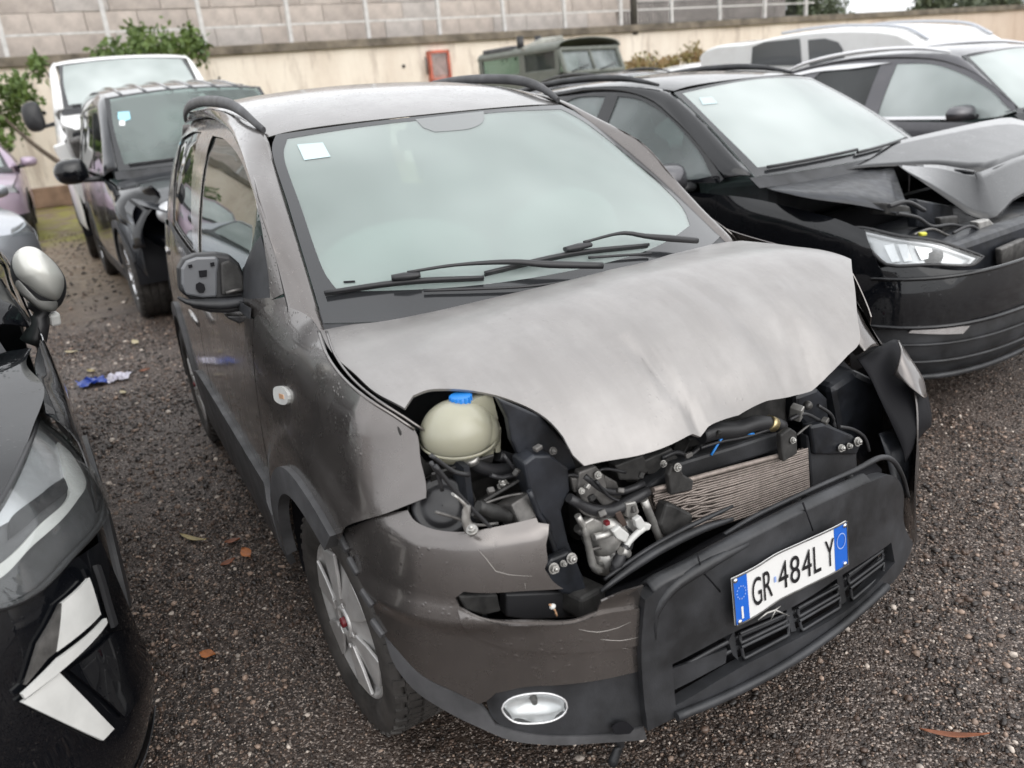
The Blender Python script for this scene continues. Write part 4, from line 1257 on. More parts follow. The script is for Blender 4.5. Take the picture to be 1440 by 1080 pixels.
# ---- bonnet
hood_ref = lambda P: P * np.array([.7, .8, 0]) + np.array([-.2, 0, .2])
h_out = [(-0.2653, -0.6549), (-0.1308, -0.5623), (-0.0778, -0.4325), (-0.0479, -0.2477), (-0.0167, -0.0518), (-0.0202, 0.185)] + [(-.135, .45), (-.15, .60), (-.13, .672), (.0, .678), (.15, .677), (.272, .676), (.335, .60), (.40, .53), (.455, .47), (.50, .425)] + \
    [(0.5139, 0.3653), (0.5287, 0.2714), (0.5306, 0.1317), (0.5349, 0.0191), (0.5443, -0.0678), (0.548, -0.1146), (0.5514, -0.1934), (0.5462, -0.2797), (0.5329, -0.4022), (0.5163, -0.4155), (0.4882, -0.4172), (0.4528, -0.4308), (0.4127, -0.4652), (0.3766, -0.5066), (0.3326, -0.5611), (0.3065, -0.6072), (0.3043, -0.6387), (0.3256, -0.6674), (0.2501, -0.693), (0.1348, -0.6995), (-0.0153, -0.7006)]
bonnet = panel('bonnet', p_hood, h_out, M_['dusty'], panda, step=.0125, edge_step=.012, thick=.006, ref=hood_ref)
def on_s(fn, uvs, lift, ref):
    A = np.array(uvs, float)
    P, N = fn_normals(fn, A[:, 0], A[:, 1], ref)
    return [tuple(p) for p in P + N * lift]
# ---- front bumper skin (right half is painted)
fr_ref = lambda P: np.stack([P[:, 0] * 0 - .3, P[:, 1] * .5, P[:, 2]], -1)
skin = panel('bumper', p_front, [(-1.0514, 0.6562), (-0.9018, 0.7357), (-0.8447, 0.7517), (-0.8236, 0.7411), (-0.7761, 0.732), (-0.7111, 0.7293), (-0.6249, 0.7316), (-0.5336, 0.7343), (-0.5321, 0.7275), (-0.5122, 0.7228), (-0.5187, 0.7075), (-0.526, 0.6906), (-0.5281, 0.6585), (-0.5356, 0.6463), (-0.5221, 0.6172), (-0.5044, 0.598), (-0.5765, 0.6103), (-0.6433, 0.6177), (-0.6965, 0.6239), (-0.715, 0.61), (-0.7077, 0.5934), (-0.6694, 0.5762), (-0.5837, 0.5506), (-0.4894, 0.5252), (-0.44, 0.5292), (-0.432, 0.5529), (-0.3929, 0.5607), (-0.3406, 0.5584), (-0.3481, 0.5139), (-0.3561, 0.433), (-0.3584, 0.3594), (-0.452, 0.3721), (-0.5218, 0.3853), (-0.5966, 0.3998), (-0.6565, 0.3961), (-0.6763, 0.3796), (-0.6925, 0.3731), (-0.7378, 0.3963), (-0.8161, 0.4191), (-0.8742, 0.453), (-0.9095, 0.4712), (-0.933, 0.5137), (-0.9537, 0.5695), (-1.0085, 0.5904), (-1.0456, 0.6229)],
    TA, panda, step=.022, edge_step=.012, thick=.004, ref=fr_ref, corner=30)
panel('bumper_fold', p_front, [(-0.7093, 0.5894), (-0.6696, 0.5739), (-0.5838, 0.5463), (-0.4897, 0.522), (-0.4372, 0.525), (-0.3516, 0.5103), (-0.3582, 0.4253), (-0.4611, 0.447), (-0.5613, 0.4775), (-0.6411, 0.5087), (-0.6902, 0.5412)], TA, skin, step=.02, lift=.007, thick=.008, ref=fr_ref)
panel('bumper_lip', p_front, [(-0.9111, 0.4634), (-0.8746, 0.4511), (-0.8163, 0.4173), (-0.738, 0.3946), (-0.6912, 0.3715), (-0.6763, 0.3501), (-0.665, 0.3231), (-0.6072, 0.2934), (-0.5236, 0.265), (-0.4179, 0.2325), (-0.3604, 0.2259), (-0.3526, 0.1869), (-0.4349, 0.2177), (-0.5399, 0.2499), (-0.636, 0.283), (-0.6881, 0.314), (-0.7727, 0.3503), (-0.8405, 0.3738), (-0.8946, 0.4137)], M_['plastic_grey'], panda, step=.03, thick=.01, ref=fr_ref)
ins = panel('fog_lamp_surround', p_front, [(-0.6764, 0.378), (-0.6551, 0.3959), (-0.5968, 0.3982), (-0.5117, 0.3821), (-0.4213, 0.3647), (-0.3587, 0.3561), (-0.3549, 0.2883), (-0.3587, 0.2252), (-0.4177, 0.2343), (-0.5235, 0.2666), (-0.607, 0.295), (-0.6594, 0.3242), (-0.6735, 0.35)], M_['plastic'], panda,
    holes=[[(-0.6479, 0.3573), (-0.6323, 0.376), (-0.5915, 0.3806), (-0.5454, 0.3675), (-0.5201, 0.3417), (-0.5238, 0.3196), (-0.5484, 0.3087), (-0.5912, 0.3113), (-0.6291, 0.3245)]], step=.02, lift=-.004, thick=.02, ref=fr_ref)
def bowl(name, fn, outline, depth, m, parent, c=None, lift=0.0, n=40, rings=6):
    """hollow reflector sunk behind an outline"""
    lp = smooth_line(outline, .004, True, 181)
    lp = lp[::max(1, len(lp) // n)]
    ce = np.mean(lp, 0) if c is None else np.array(c)
    V = []
    for k in range(rings + 1):
        rho = math.cos(k / rings * math.pi / 2) if k < rings else 0.02
        A = ce + (lp - ce) * rho
        P, N = fn_normals(fn, A[:, 0], A[:, 1], fr_ref)
        V += [tuple(p) for p in P + N * (lift - depth * math.sin(k / rings * math.pi / 2))]
    w = len(lp)
    F = [(k * w + j, k * w + (j + 1) % w, (k + 1) * w + (j + 1) % w, (k + 1) * w + j) for k in range(rings) for j in range(w)]
    return mesh_obj(name, V, F, m, parent, True)
fo = [(-0.6479, 0.3573), (-0.6323, 0.376), (-0.5915, 0.3806), (-0.5454, 0.3675), (-0.5201, 0.3417), (-0.5238, 0.3196), (-0.5484, 0.3087), (-0.5912, 0.3113), (-0.6291, 0.3245)]
fog = bowl('fog_lamp', p_front, fo, .032, M_['satin'], panda, lift=-.006)
MB().tube([on_s(p_front, [np.mean(np.array(fo), 0)], -.045, fr_ref)[0], on_s(p_front, [np.mean(np.array(fo), 0)], -.022, fr_ref)[0]], [.009, .006], 10).build('fog_bulb', M_['dullsteel'], fog)
rimf = [np.array(p) for p in on_s(p_front, fo, -.003, fr_ref)]
rimf = [tuple(p) for p in smooth_line(rimf, .01, True, 181)]
MB().tube(rimf + rimf[:1], .0022, 6, cap=False).build('fog_rim', M_['satin'], fog)
panel('fog_lens', p_front, fo, M_['lens'], fog, step=.012, lift=-.004, thick=.002, ref=fr_ref, corner=181)
# clips left where the arch trim came off
for (u, z_) in [(-1.0344, 0.6278), (-0.9891, 0.594), (-0.9324, 0.5509), (-0.917, 0.4816)]:
    P, N = fn_normals(p_front, np.array([u]), np.array([z_]), fr_ref)
    MB().box(P[0] + N[0] * .006 + np.array([-.012, 0, 0]), (.042, .012, .018), (0, R(35), math.atan2(N[0][1], N[0][0]) + R(90))).build('trim_clip', M_['plastic_grey'], panda, .004)
# painted left end of the bumper and crumpled left corner
panel('bumper', p_front, [(.66, .20), (.70, .58), (.74, .66), (.95, .66), (1.02, .62), (1.02, .20)], TA, panda, step=.03, thick=.004, ref=fr_ref)
# ---- black centre of the bumper
cen_out = [(-0.3445, 0.533), (-0.3243, 0.5419), (-0.2938, 0.5518), (-0.2154, 0.5587), (-0.1318, 0.5689), (-0.0435, 0.575), (0.0976, 0.579), (0.2069, 0.5756), (0.3216, 0.5672), (0.4176, 0.5454), (0.4805, 0.4773), (0.4932, 0.382), (0.5526, 0.2918), (0.464, 0.2527), (0.2886, 0.2473), (0.128, 0.2365), (-0.0351, 0.2318), (-0.1977, 0.2312), (-0.2986, 0.2334), (-0.3608, 0.2288), (-0.3627, 0.3004), (-0.3579, 0.4419)]
holes = [[(-0.2912, 0.3613), (-0.1171, 0.3706), (0.0594, 0.3589), (0.2322, 0.3668), (0.4224, 0.3609), (0.4398, 0.2968), (0.2524, 0.2685), (0.0729, 0.2723), (-0.1077, 0.2783), (-0.2915, 0.2625)]]
centre = panel('bumper_centre', p_fins, cen_out, M_['plastic'], panda, holes=holes, step=.02, edge_step=.014, thick=.03, ref=fr_ref, lift=.006)
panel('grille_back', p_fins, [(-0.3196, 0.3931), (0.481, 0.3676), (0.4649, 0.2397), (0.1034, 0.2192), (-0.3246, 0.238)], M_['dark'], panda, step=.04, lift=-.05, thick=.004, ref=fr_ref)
for q in ([(-0.1309, 0.3396), (-0.1217, 0.3003), (-0.1073, 0.2817), (-0.1138, 0.3587)], [(0.0426, 0.3444), (0.0588, 0.3445), (0.071, 0.2768), (0.0548, 0.2805)], [(0.2185, 0.3502), (0.2399, 0.3502), (0.2527, 0.2721), (0.2334, 0.2715)]):
    panel('grille_upright', p_fins, q, M_['plastic'], centre, step=.02, lift=-.012, thick=.02, ref=fr_ref, straight=True)
for q in ([(-0.1102, 0.3519), (0.0379, 0.3411), (0.0392, 0.3223), (-0.1098, 0.327)], [(-0.1084, 0.3175), (0.041, 0.3124), (0.0413, 0.2849), (-0.1029, 0.285)], [(0.0656, 0.3397), (0.2154, 0.3345), (0.2172, 0.3129), (0.0667, 0.3154)], [(0.0685, 0.3054), (0.2195, 0.3024), (0.2202, 0.2756), (0.0757, 0.2765)],
          [(0.2453, 0.3478), (0.4011, 0.3471), (0.4041, 0.3219), (0.2473, 0.3203)], [(0.2524, 0.3084), (0.4073, 0.3105), (0.4057, 0.2816), (0.2584, 0.2733)]):
    ring = on_s(p_fins, q, -.004, fr_ref)
    loop = smooth_line([np.array(p) for p in ring], .012, True, 30)
    cen_ = sum(np.array(p) for p in ring) / 4
    loop = [tuple(p + (cen_ - p) * .06) for p in loop] + [tuple(loop[0] + (cen_ - loop[0]) * .06)]
    MB().tube(loop, .0042, 6, cap=False).build('grille_ring', M_['plastic'], centre)
panel('grille_flap', p_fins, [(-0.288, 0.3361), (-0.136, 0.3225), (-0.1425, 0.29), (-0.2857, 0.2838)], M_['plastic'], centre, step=.03, lift=-.012, thick=.006, ref=fr_ref)
for t_ in (.34, .68):
    up_, dn_ = [(-0.2869, 0.3493), (-0.1177, 0.3603), (0.059, 0.3481), (0.2319, 0.3556), (0.4188, 0.3507)], [(-0.2888, 0.2715), (-0.1089, 0.2859), (0.0713, 0.2803), (0.2503, 0.277), (0.4363, 0.3026)]
    MB().tube(on_s(p_fins, [(a[0] * (1 - t_) + b[0] * t_, a[1] * (1 - t_) + b[1] * t_) for a, b in zip(up_, dn_)], -.016, fr_ref), .0045, 6, ell=(1, 1.3), spl=.03).build('grille_slat', M_['plastic'], centre)
rib = [(-0.2965, 0.2435), (-0.1743, 0.2348), (-0.0089, 0.2324), (0.1843, 0.2425), (0.3832, 0.2608)]
MB().tube(on_s(p_fins, rib, .014, fr_ref), .010, 8, spl=.03).build('bumper_rib', M_['plastic'], centre)
rib = [(-0.3256, 0.4293), (-0.319, 0.4943), (-0.2868, 0.5317), (-0.2067, 0.5539), (-0.0838, 0.5647)]
MB().tube(on_s(p_fins, rib, .002, fr_ref), [.004, .012, .013, .006], 8, spl=.03).build('bumper_rib', M_['plastic'], centre)
for q in ([(0.0778, 0.6032), (0.1082, 0.5249)], [(-0.2169, 0.5898), (-0.2071, 0.5476), (-0.1636, 0.484)]):
    MB().tube(on_s(p_fins, q, .0055, fr_ref), .0022, 5).build('bumper_joint', M_['dark'], centre)
# shelf behind its top edge and the bent strip above it
edge = [np.array(p) for p in on_s(p_fins, [(-0.3243, 0.5419), (-0.2938, 0.5518), (-0.2154, 0.5587), (-0.1318, 0.5689), (-0.0435, 0.575), (0.0976, 0.579), (0.2069, 0.5756), (0.3216, 0.5672)], .006, fr_ref)]
loft('bumper_shelf', [edge, [p + np.array([-.022, 0, .012]) for p in edge], [p + np.array([-.045, 0, -.004]) for p in edge]], M_['plastic'], panda, 3, 4, .005, ref=(.3, 0, 0))
strip = MB().tube([(0.585, -0.0944, 0.5628), (0.585, -0.0068, 0.5738), (0.585, 0.1029, 0.5771), (0.585, 0.219, 0.5786), (0.585, 0.3297, 0.5787), (0.585, 0.4198, 0.5817), (0.585, 0.4653, 0.5574), (0.585, 0.5117, 0.495), (0.585, 0.5396, 0.4327)], [.005, .006, .006, .006, .006, .007, .007, .006, .005], 8, spl=.02)
for a, b in (([(0.575, 0.1374, 0.5697)][0], [(0.575, 0.1411, 0.5427)][0]), ([(0.575, 0.3131, 0.5709)][0], [(0.575, 0.3244, 0.5291)][0])):
    strip.tube([a, b], .010, 6)
strip.build('bumper_strip', M_['plastic'], panda)
MB().tube([(0.55, -0.3939, 0.5287), (0.55, -0.3301, 0.5476), (0.55, -0.2362, 0.5661), (0.55, -0.1281, 0.5712), (0.55, -0.0349, 0.5628)], [.005, .009, .010, .009, .005], 8, spl=.02).build('bumper_strip', M_['plastic'], panda)
MB().tube([(0.53, -0.3699, 0.5362), (0.53, -0.2769, 0.5583), (0.53, -0.1602, 0.5738), (0.53, -0.0151, 0.579)], [.004, .006, .006, .004], 8, spl=.02).build('bumper_strip', M_['plastic'], panda)
MB().tube([(0.57, -0.3964, 0.2176), (0.57, -0.3828, 0.1905), (0.57, -0.3914, 0.1719), (0.57, -0.4068, 0.169)], .010, 8, spl=.01).build('tow_eye_cover', M_['plastic'], panda)

hook = [(0.56, -0.381, 0.1538), (0.56, -0.3747, 0.1262), (0.56, -0.3873, 0.1093), (0.56, -0.3982, 0.0874)]
MB().tube(hook, [.012, .010, .010, .012], 8, spl=.01).build('torn_clip', M_['plastic'], panda)
panel('tow_eye_hole', p_front, [(-0.436, 0.2645), (-0.4211, 0.2706), (-0.4025, 0.2635), (-0.3879, 0.2417), (-0.3983, 0.2334), (-0.4299, 0.2448)], M_['dark'], panda, step=.02, lift=.011, thick=.002, ref=fr_ref)
bits = [(0.665, -0.0733, 0.383), (0.665, -0.0481, 0.3899), (0.665, -0.0222, 0.3855), (0.665, -0.005, 0.3889), (0.665, -0.0344, 0.3652), (0.665, 0.0232, 0.35)]
MB().tube([bits[0], bits[1], bits[2], bits[3]], [.001, .003, .0025, .001], 6).build('torn_foil', M_['steel'], centre)
MB().tube([bits[4], bits[2], bits[5]], [.001, .0025, .001], 6).build('torn_foil', M_['steel'], centre)
scr = mat('bare scratch', (.33, .31, .29), .5)
for q in ("672,772 684,786 697,803 716,808 748,810", "812,882 838,886 866,880 884,872", "838,905 862,910 884,912", "842,896 870,898 896,893", "738,820 739,826", "468,560 474,566", "700,903 760,913 830,912 896,906"):
    P = {"672": [(-0.6589, 0.7036), (-0.6439, 0.6839), (-0.629, 0.6592), (-0.6047, 0.6484), (-0.5621, 0.6379)], "812": [(-0.4835, 0.5072), (-0.446, 0.4886), (-0.4029, 0.4839), (-0.3741, 0.4869)], "838": [(-0.4481, 0.4578), (-0.4123, 0.4369), (-0.3781, 0.421)], "842": [(-0.4411, 0.4705), (-0.3986, 0.4522), (-0.357, 0.4452)],
         "738": [(-0.5775, 0.6266), (-0.5774, 0.6149)], "700": [(-0.6408, 0.5119), (-0.5612, 0.4791), (-0.4609, 0.4503), (-0.3583, 0.4236)]}.get(q[:3])
    if P:
        MB().tube(on_s(p_front, P, .0075 if q[:3] in ('812', '842') else .001, fr_ref), [.0003, .0009, .0006, .0003], 5, spl=.02).build('scratch', scr, skin)
fl_ = on_s(p_side, fender_top[:6], .002, car_ref)
MB().tube(fl_, .0035, 6, spl=.02).build('fender_flange', TA, panda)
MB().tube([tuple(np.array(p) + np.array([.006, .016, -.004])) for p in fl_], .003, 6, spl=.02).build('fender_flange', TA, panda)

# ---- number plate
pc = [np.array(p) for p in [(0.668, -0.1549, 0.5231), (0.668, 0.1895, 0.5295), (0.668, 0.2045, 0.4116), (0.668, -0.1427, 0.4025)]]
def plate_pt(u, v, lift=0.0):
    """u 0..1 along, v 0..1 up"""
    p = (pc[3] * (1 - u) + pc[2] * u) * (1 - v) + (pc[0] * (1 - u) + pc[1] * u) * v
    w = .0022 * math.sin(u * 8.2 + .6) - .0035 * math.exp(-((u - .38) / .12) ** 2)
    return p + np.array([1, 0, 0]) * (w + lift)
def plate_sheet(name, u0, u1, v0, v1, m, lift, thick, parent):
    n = max(2, int((u1 - u0) * 40))
    V = [plate_pt(u0 + (u1 - u0) * i / n, v, lift) for i in range(n + 1) for v in (v0, v1)]
    k = len(V)
    V += [p - np.array([thick, 0, 0]) for p in V]
    F = [(2 * i, 2 * i + 2, 2 * i + 3, 2 * i + 1) for i in range(n)] + [(k + 2 * i + 1, k + 2 * i + 3, k + 2 * i + 2, k + 2 * i) for i in range(n)]
    for i in range(n):
        F += [(2 * i, k + 2 * i, k + 2 * i + 2, 2 * i + 2), (2 * i + 1, 2 * i + 3, k + 2 * i + 3, k + 2 * i + 1)]
    F += [(0, 1, k + 1, k), (2 * n, k + 2 * n, k + 2 * n + 1, 2 * n + 1)]
    return mesh_obj(name, V, F, m, parent)
plate = plate_sheet('number_plate', 0, 1, 0, 1, M_['plate'], 0, .003, panda)
plate_sheet('blue_band', .004, .112, .02, .98, M_['plateblue'], .0012, .001, plate)
plate_sheet('blue_band', .876, .996, .02, .98, M_['plateblue'], .0012, .001, plate)
PWID, PHEI = .36, .11
def lettering(txt, u, v, hgt, wid, m, gap=1.0, lift=.0022, name='lettering'):
    """fit one line of characters in a box on the plate (units: fractions of plate)"""
    V, F = text_mesh(txt, 1.0)
    if not len(V): return
    lo, hi = V.min(0), V.max(0)
    V = (V - lo) / np.maximum(hi - lo, 1e-6)
    mesh_obj(name, [plate_pt(u + a[0] * wid, v + a[1] * hgt, lift) for a in V], F, m, plate)
x = .145
for ch, wd in (('G', .082), ('R', .082), (None, .050), ('4', .082), ('8', .080), ('4', .082), ('L', .062), (None, .030), ('Y', .082)):
    if ch:
        lettering(ch, x, .20, .60, wd, M_['ink'])
        x += wd + .018
    else:
        if wd > .04:
            plate_sheet('plate_emblem', x + .004, x + .022, .44, .56, M_['starink'], .002, .0005, plate)
        x += wd - .008
lettering('I', .048, .10, .26, .016, M_['plate'])
def ringlet(uc, vc, ru, rv, star):
    b = MB()
    if star:
        for k in range(12):
            a = k * math.pi / 6
            P = [plate_pt(uc + ru * math.cos(a) + .006 * math.cos(t), vc + rv * math.sin(a) + .020 * math.sin(t), .0024) for t in (0, 1.57, 3.14, 4.71)]
            b.add(P, [(0, 1, 2, 3)])
    else:
        n = 28
        P = []
        for k in range(n):
            a = 2 * math.pi * k / n
            for q in (.86, 1.0):
                P.append(plate_pt(uc + ru * q * math.cos(a), vc + rv * q * math.sin(a), .0024))
        b.add(P, [(2 * k, 2 * k + 1, (2 * k + 3) % (2 * n), (2 * k + 2) % (2 * n)) for k in range(n)])
    b.build('star_ring', M_['starink'], plate)
ringlet(.058, .66, .034, .13, True)
ringlet(.936, .64, .044, .18, False)
for u_, v_ in ((.02, .95), (.03, .06), (.975, .94), (.965, .07)):
    p = plate_pt(u_, v_, .002)
    MB().sphere(p, (.004, .006, .006), 10, 6).build('plate_screw', M_['chrome'], plate)
# squared metal outline of the plate
loop = [plate_pt(t, 1, .0015) for t in np.linspace(0, 1, 24)] + [plate_pt(1, t, .0015) for t in (.66, .33)] + [plate_pt(t, 0, .0015) for t in np.linspace(1, 0, 24)] + [plate_pt(0, t, .0015) for t in (.33, .66)]
MB().tube([tuple(p) for p in loop + loop[:1]], .0016, 5, cap=False).build('plate_rim', M_['dullsteel'], plate)

# ---- door handles
for q in ([(-1.4563, 0.832), (-1.3617, 0.825), (-1.2546, 0.8193)], [(-2.12, .99), (-2.06, .985), (-2.0, .98)]):
    MB().tube(on_s(p_side, q, .026, car_ref), [.008, .013, .008], 8, ell=(.8, 1.2), spl=.02).build('door_handle', TA, panda)
# ---- side repeater, mirror
bl = [(-0.2427, 0.8481), (-0.1809, 0.8729), (-0.1083, 0.87), (-0.1135, 0.8515), (-0.1793, 0.8294), (-0.2374, 0.8277)]
rep = panel('side_repeater', p_side, bl, M_['whiteplastic'], panda, step=.02, lift=.007, thick=.008, corner=181)
panel('repeater_bulb', p_side, [(-0.1864, 0.8539), (-0.148, 0.8608), (-0.1407, 0.8524), (-0.1793, 0.8435)], M_['orange'], rep, step=.02, lift=.009, thick=.003)

# ---- broken door mirror
mir = MB().prism([Vector(p) for p in [(-0.62, -0.9107, 1.1243), (-0.62, -0.8928, 1.1465), (-0.62, -0.8597, 1.1543), (-0.62, -0.8046, 1.1487), (-0.62, -0.7707, 1.1368), (-0.62, -0.7508, 1.1112), (-0.62, -0.743, 1.0732), (-0.62, -0.7462, 1.0286), (-0.62, -0.7503, 1.0086), (-0.62, -0.8422, 1.0191), (-0.62, -0.8994, 1.0349), (-0.62, -0.9209, 1.0632)]], (-.055, .0, .0)).build('door_mirror', M_['hose'], panda, .012, 3)
MB().prism([Vector(p) for p in [(-0.612, -0.9044, 1.1243), (-0.612, -0.8875, 1.1426), (-0.612, -0.8606, 1.1476), (-0.612, -0.8097, 1.1406), (-0.612, -0.8026, 1.1295), (-0.612, -0.8159, 1.0941), (-0.612, -0.8263, 1.0458), (-0.612, -0.8315, 1.0305), (-0.612, -0.8684, 1.036), (-0.612, -0.9079, 1.052), (-0.612, -0.9138, 1.0829)]], (-.02, 0, 0)).build('mirror_mount', M_['mirrorgrey'], mir, .006)
MB().prism([Vector(p) for p in [(-0.606, -0.8621, 1.1114), (-0.606, -0.8419, 1.1097), (-0.606, -0.8457, 1.0926), (-0.606, -0.8641, 1.094)]], (-.010, 0, 0)).build('mirror_hole', M_['dark'], mir)
MB().prism([Vector(p) for p in [(-0.606, -0.8772, 1.0767), (-0.606, -0.867, 1.0807), (-0.606, -0.8575, 1.0729), (-0.606, -0.8568, 1.0588), (-0.606, -0.8643, 1.0503), (-0.606, -0.8751, 1.0524), (-0.606, -0.8802, 1.0634)]], (-.010, 0, 0)).build('mirror_hole', M_['dark'], mir)
MB().prism([Vector(p) for p in [(-0.606, -0.8854, 1.1313), (-0.606, -0.8761, 1.1316), (-0.606, -0.876, 1.1238), (-0.606, -0.8853, 1.1235)]], (-.010, 0, 0)).build('mirror_hole', M_['dark'], mir)
MB().prism([Vector(p) for p in [(-0.606, -0.8287, 1.127), (-0.606, -0.8193, 1.1273), (-0.606, -0.8195, 1.1175), (-0.606, -0.829, 1.1172)]], (-.010, 0, 0)).build('mirror_hole', M_['dark'], mir)
MB().prism([Vector(p) for p in [(-0.606, -0.8032, 1.1224), (-0.606, -0.7795, 1.1261), (-0.606, -0.7571, 1.1041), (-0.606, -0.75, 1.0725), (-0.606, -0.7543, 1.0324), (-0.606, -0.7748, 1.0283), (-0.606, -0.8186, 1.033)]], (-.012, 0, 0)).build('mirror_motor', M_['bayplastic'], mir, .006)
MB().tube([(-0.595, -0.8074, 1.0407), (-0.595, -0.7876, 1.0429), (-0.595, -0.7644, 1.0423)], .005, 8).build('mirror_wire', M_['dullsteel'], mir)
MB().tube([(-0.6, -0.9314, 1.0528), (-0.6, -0.9129, 1.0371), (-0.6, -0.8732, 1.0229), (-0.6, -0.8092, 1.0097), (-0.6, -0.7564, 1.0091)], [.004, .012, .016, .016, .012], 8, ell=(1.6, 1), spl=.02).build('mirror_base', M_['plastic'], mir)
MB().prism([Vector(p) for p in [(-0.6, -0.9133, 1.0352), (-0.6, -0.7583, 1.0095), (-0.6, -0.7621, 0.9813), (-0.6, -0.8113, 0.9813), (-0.6, -0.8588, 0.9935), (-0.6, -0.8995, 1.0143)]], (-.06, 0, 0)).build('mirror_base', M_['hose'], mir, .008)
MB().prism([Vector(p) for p in [(-0.6, -0.82, 0.977), (-0.6, -0.6937, 0.9498), (-0.6, -0.6969, 0.9335), (-0.6, -0.7156, 0.9119), (-0.6, -0.7841, 0.9421), (-0.6, -0.8147, 0.9655)]], (-.07, .0, 0)).build('mirror_arm', M_['hose'], mir, .006)
MB().prism([Vector(p) for p in [(-0.605, -0.7526, 1.0033), (-0.605, -0.7404, 0.9946), (-0.605, -0.7234, 0.989), (-0.605, -0.7103, 0.9736), (-0.605, -0.7022, 0.9528), (-0.605, -0.7546, 0.9641)]], (-.03, 0, 0)).build('mirror_bracket', M_['silver'], mir, .006)
panel('mirror_triangle', p_side, [(-0.4857, 1.1979), (-0.4426, 1.1435), (-0.3815, 1.0504), (-0.3969, 1.0365)] + [(-.62, 1.02), (-.70, 1.03)], M_['plastic'], panda, step=.04, lift=-.010)

# ---- engine bay: closed dark box
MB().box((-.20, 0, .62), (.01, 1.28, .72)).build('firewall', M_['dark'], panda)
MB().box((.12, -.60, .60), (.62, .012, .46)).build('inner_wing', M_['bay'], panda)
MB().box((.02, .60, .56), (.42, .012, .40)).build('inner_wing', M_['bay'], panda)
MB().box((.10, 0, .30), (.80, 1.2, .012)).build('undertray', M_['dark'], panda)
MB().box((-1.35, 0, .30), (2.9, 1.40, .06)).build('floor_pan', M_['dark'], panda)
MB().box((.10, .05, .62), (.46, .70, .28)).build('engine_block', M_['bayplastic'], panda, .03)
# headlamp cavity on the right
MB().prism([Vector(p) for p in [(0.33, -0.6872, 0.9054), (0.33, -0.6403, 0.8147), (0.33, -0.5819, 0.7797), (0.33, -0.4851, 0.7562), (0.33, -0.3841, 0.706), (0.33, -0.383, 0.6176), (0.33, -0.4997, 0.625), (0.33, -0.6436, 0.6787), (0.33, -0.6856, 0.7668)]], (-.02, 0, 0)).build('headlamp_floor', M_['bayplastic'], panda, .004)
tk_c = Vector([(0.345, -0.5733, 0.866)][0])
k_ = .0475
tank = MB()
tank.sphere(tk_c, (.072, .075, .066), 28, 18, (0, R(-8), 0))
tank.sphere(tk_c + Vector((.0, .040, -.012)), (.055, .050, .050), 20, 14)
tank.box(tk_c + Vector((-.005, .052, .035)), (.05, .055, .06), (R(8), 0, 0))
tk = tank.build('coolant_tank', M_['tank'], panda)
MB().lathe([(.0765, -.003), (.0785, 0), (.0765, .003)], Matrix.Translation(tk_c + Vector((0, 0, -.014))) @ Matrix.Rotation(R(-90), 4, 'Y') @ Matrix.Rotation(R(8), 4, 'Y'), 40).build('tank_seam', M_['tank'], tk)
cp = Vector([(0.345, -0.5571, 0.9313)][0])
cap = MB().cyl(cp + Vector((0, 0, -.016)), cp + Vector((0, 0, .008)), .0215, .0205, 20)
for j in range(14):
    a = j * math.tau / 14
    cap.box(cp + Vector((.021 * math.cos(a), .021 * math.sin(a), -.004)), (.004, .004, .022), (0, 0, a))
cap.build('tank_cap', M_['bluecap'], tk)
MB().cyl(cp + Vector((0, 0, -.035)), cp + Vector((0, 0, -.014)), .019, n=18).build('tank_neck', M_['tank'], tk)
MB().box(Vector([(0.37, -0.5014, 0.8372)][0]), (.02, .012, .055), (R(-8), 0, 0)).build('tank_bracket', M_['tank'], tk, .003)
MB().box(Vector([(0.37, -0.5247, 0.8334)][0]), (.02, .026, .05), (R(-8), 0, 0)).build('tank_bracket', M_['tank'], tk, .003)
MB().tube([(0.39, -0.5744, 0.8238), (0.39, -0.5581, 0.803), (0.39, -0.5237, 0.7807), (0.39, -0.4755, 0.768), (0.39, -0.4389, 0.7429)], [.014, .014, .015, .016], 10, spl=.01).build('coolant_hose', M_['hose'], panda)
MB().tube([(0.395, -0.5748, 0.8288), (0.395, -0.5716, 0.817)], .0165, 12).build('hose_clamp', M_['steel'], panda)
MB().tube([(0.37, -0.5022, 0.8011), (0.37, -0.4548, 0.7731), (0.37, -0.4032, 0.7696)], .013, 8, spl=.01).build('coolant_hose', M_['hose'], panda)
MB().cyl([(0.4, -0.446, 0.8197)][0], [(0.4, -0.4321, 0.8059)][0], .010).build('sensor_plug', M_['dullsteel'], panda)
def bolt(p, r, d, m='steel', ax=Vector((1, 0, .25))):
    p = Vector(p); a = ax.normalized()
    b = MB().cyl(p, p + a * .003, r * 1.35, n=20)
    b.tube([p + a * .003, p + a * (.003 + d)], r, 6)
    b.sphere(p + a * (.003 + d), r * .6, 10, 6)
    return b.build('bolt', M_[m], panda)
bolt([(0.42, -0.5218, 0.7573)][0], .009, .012, 'steel', Vector((.3, -.2, 1)))
bolt([(0.46, -0.4266, 0.8196)][0], .006, .006, 'dullsteel')
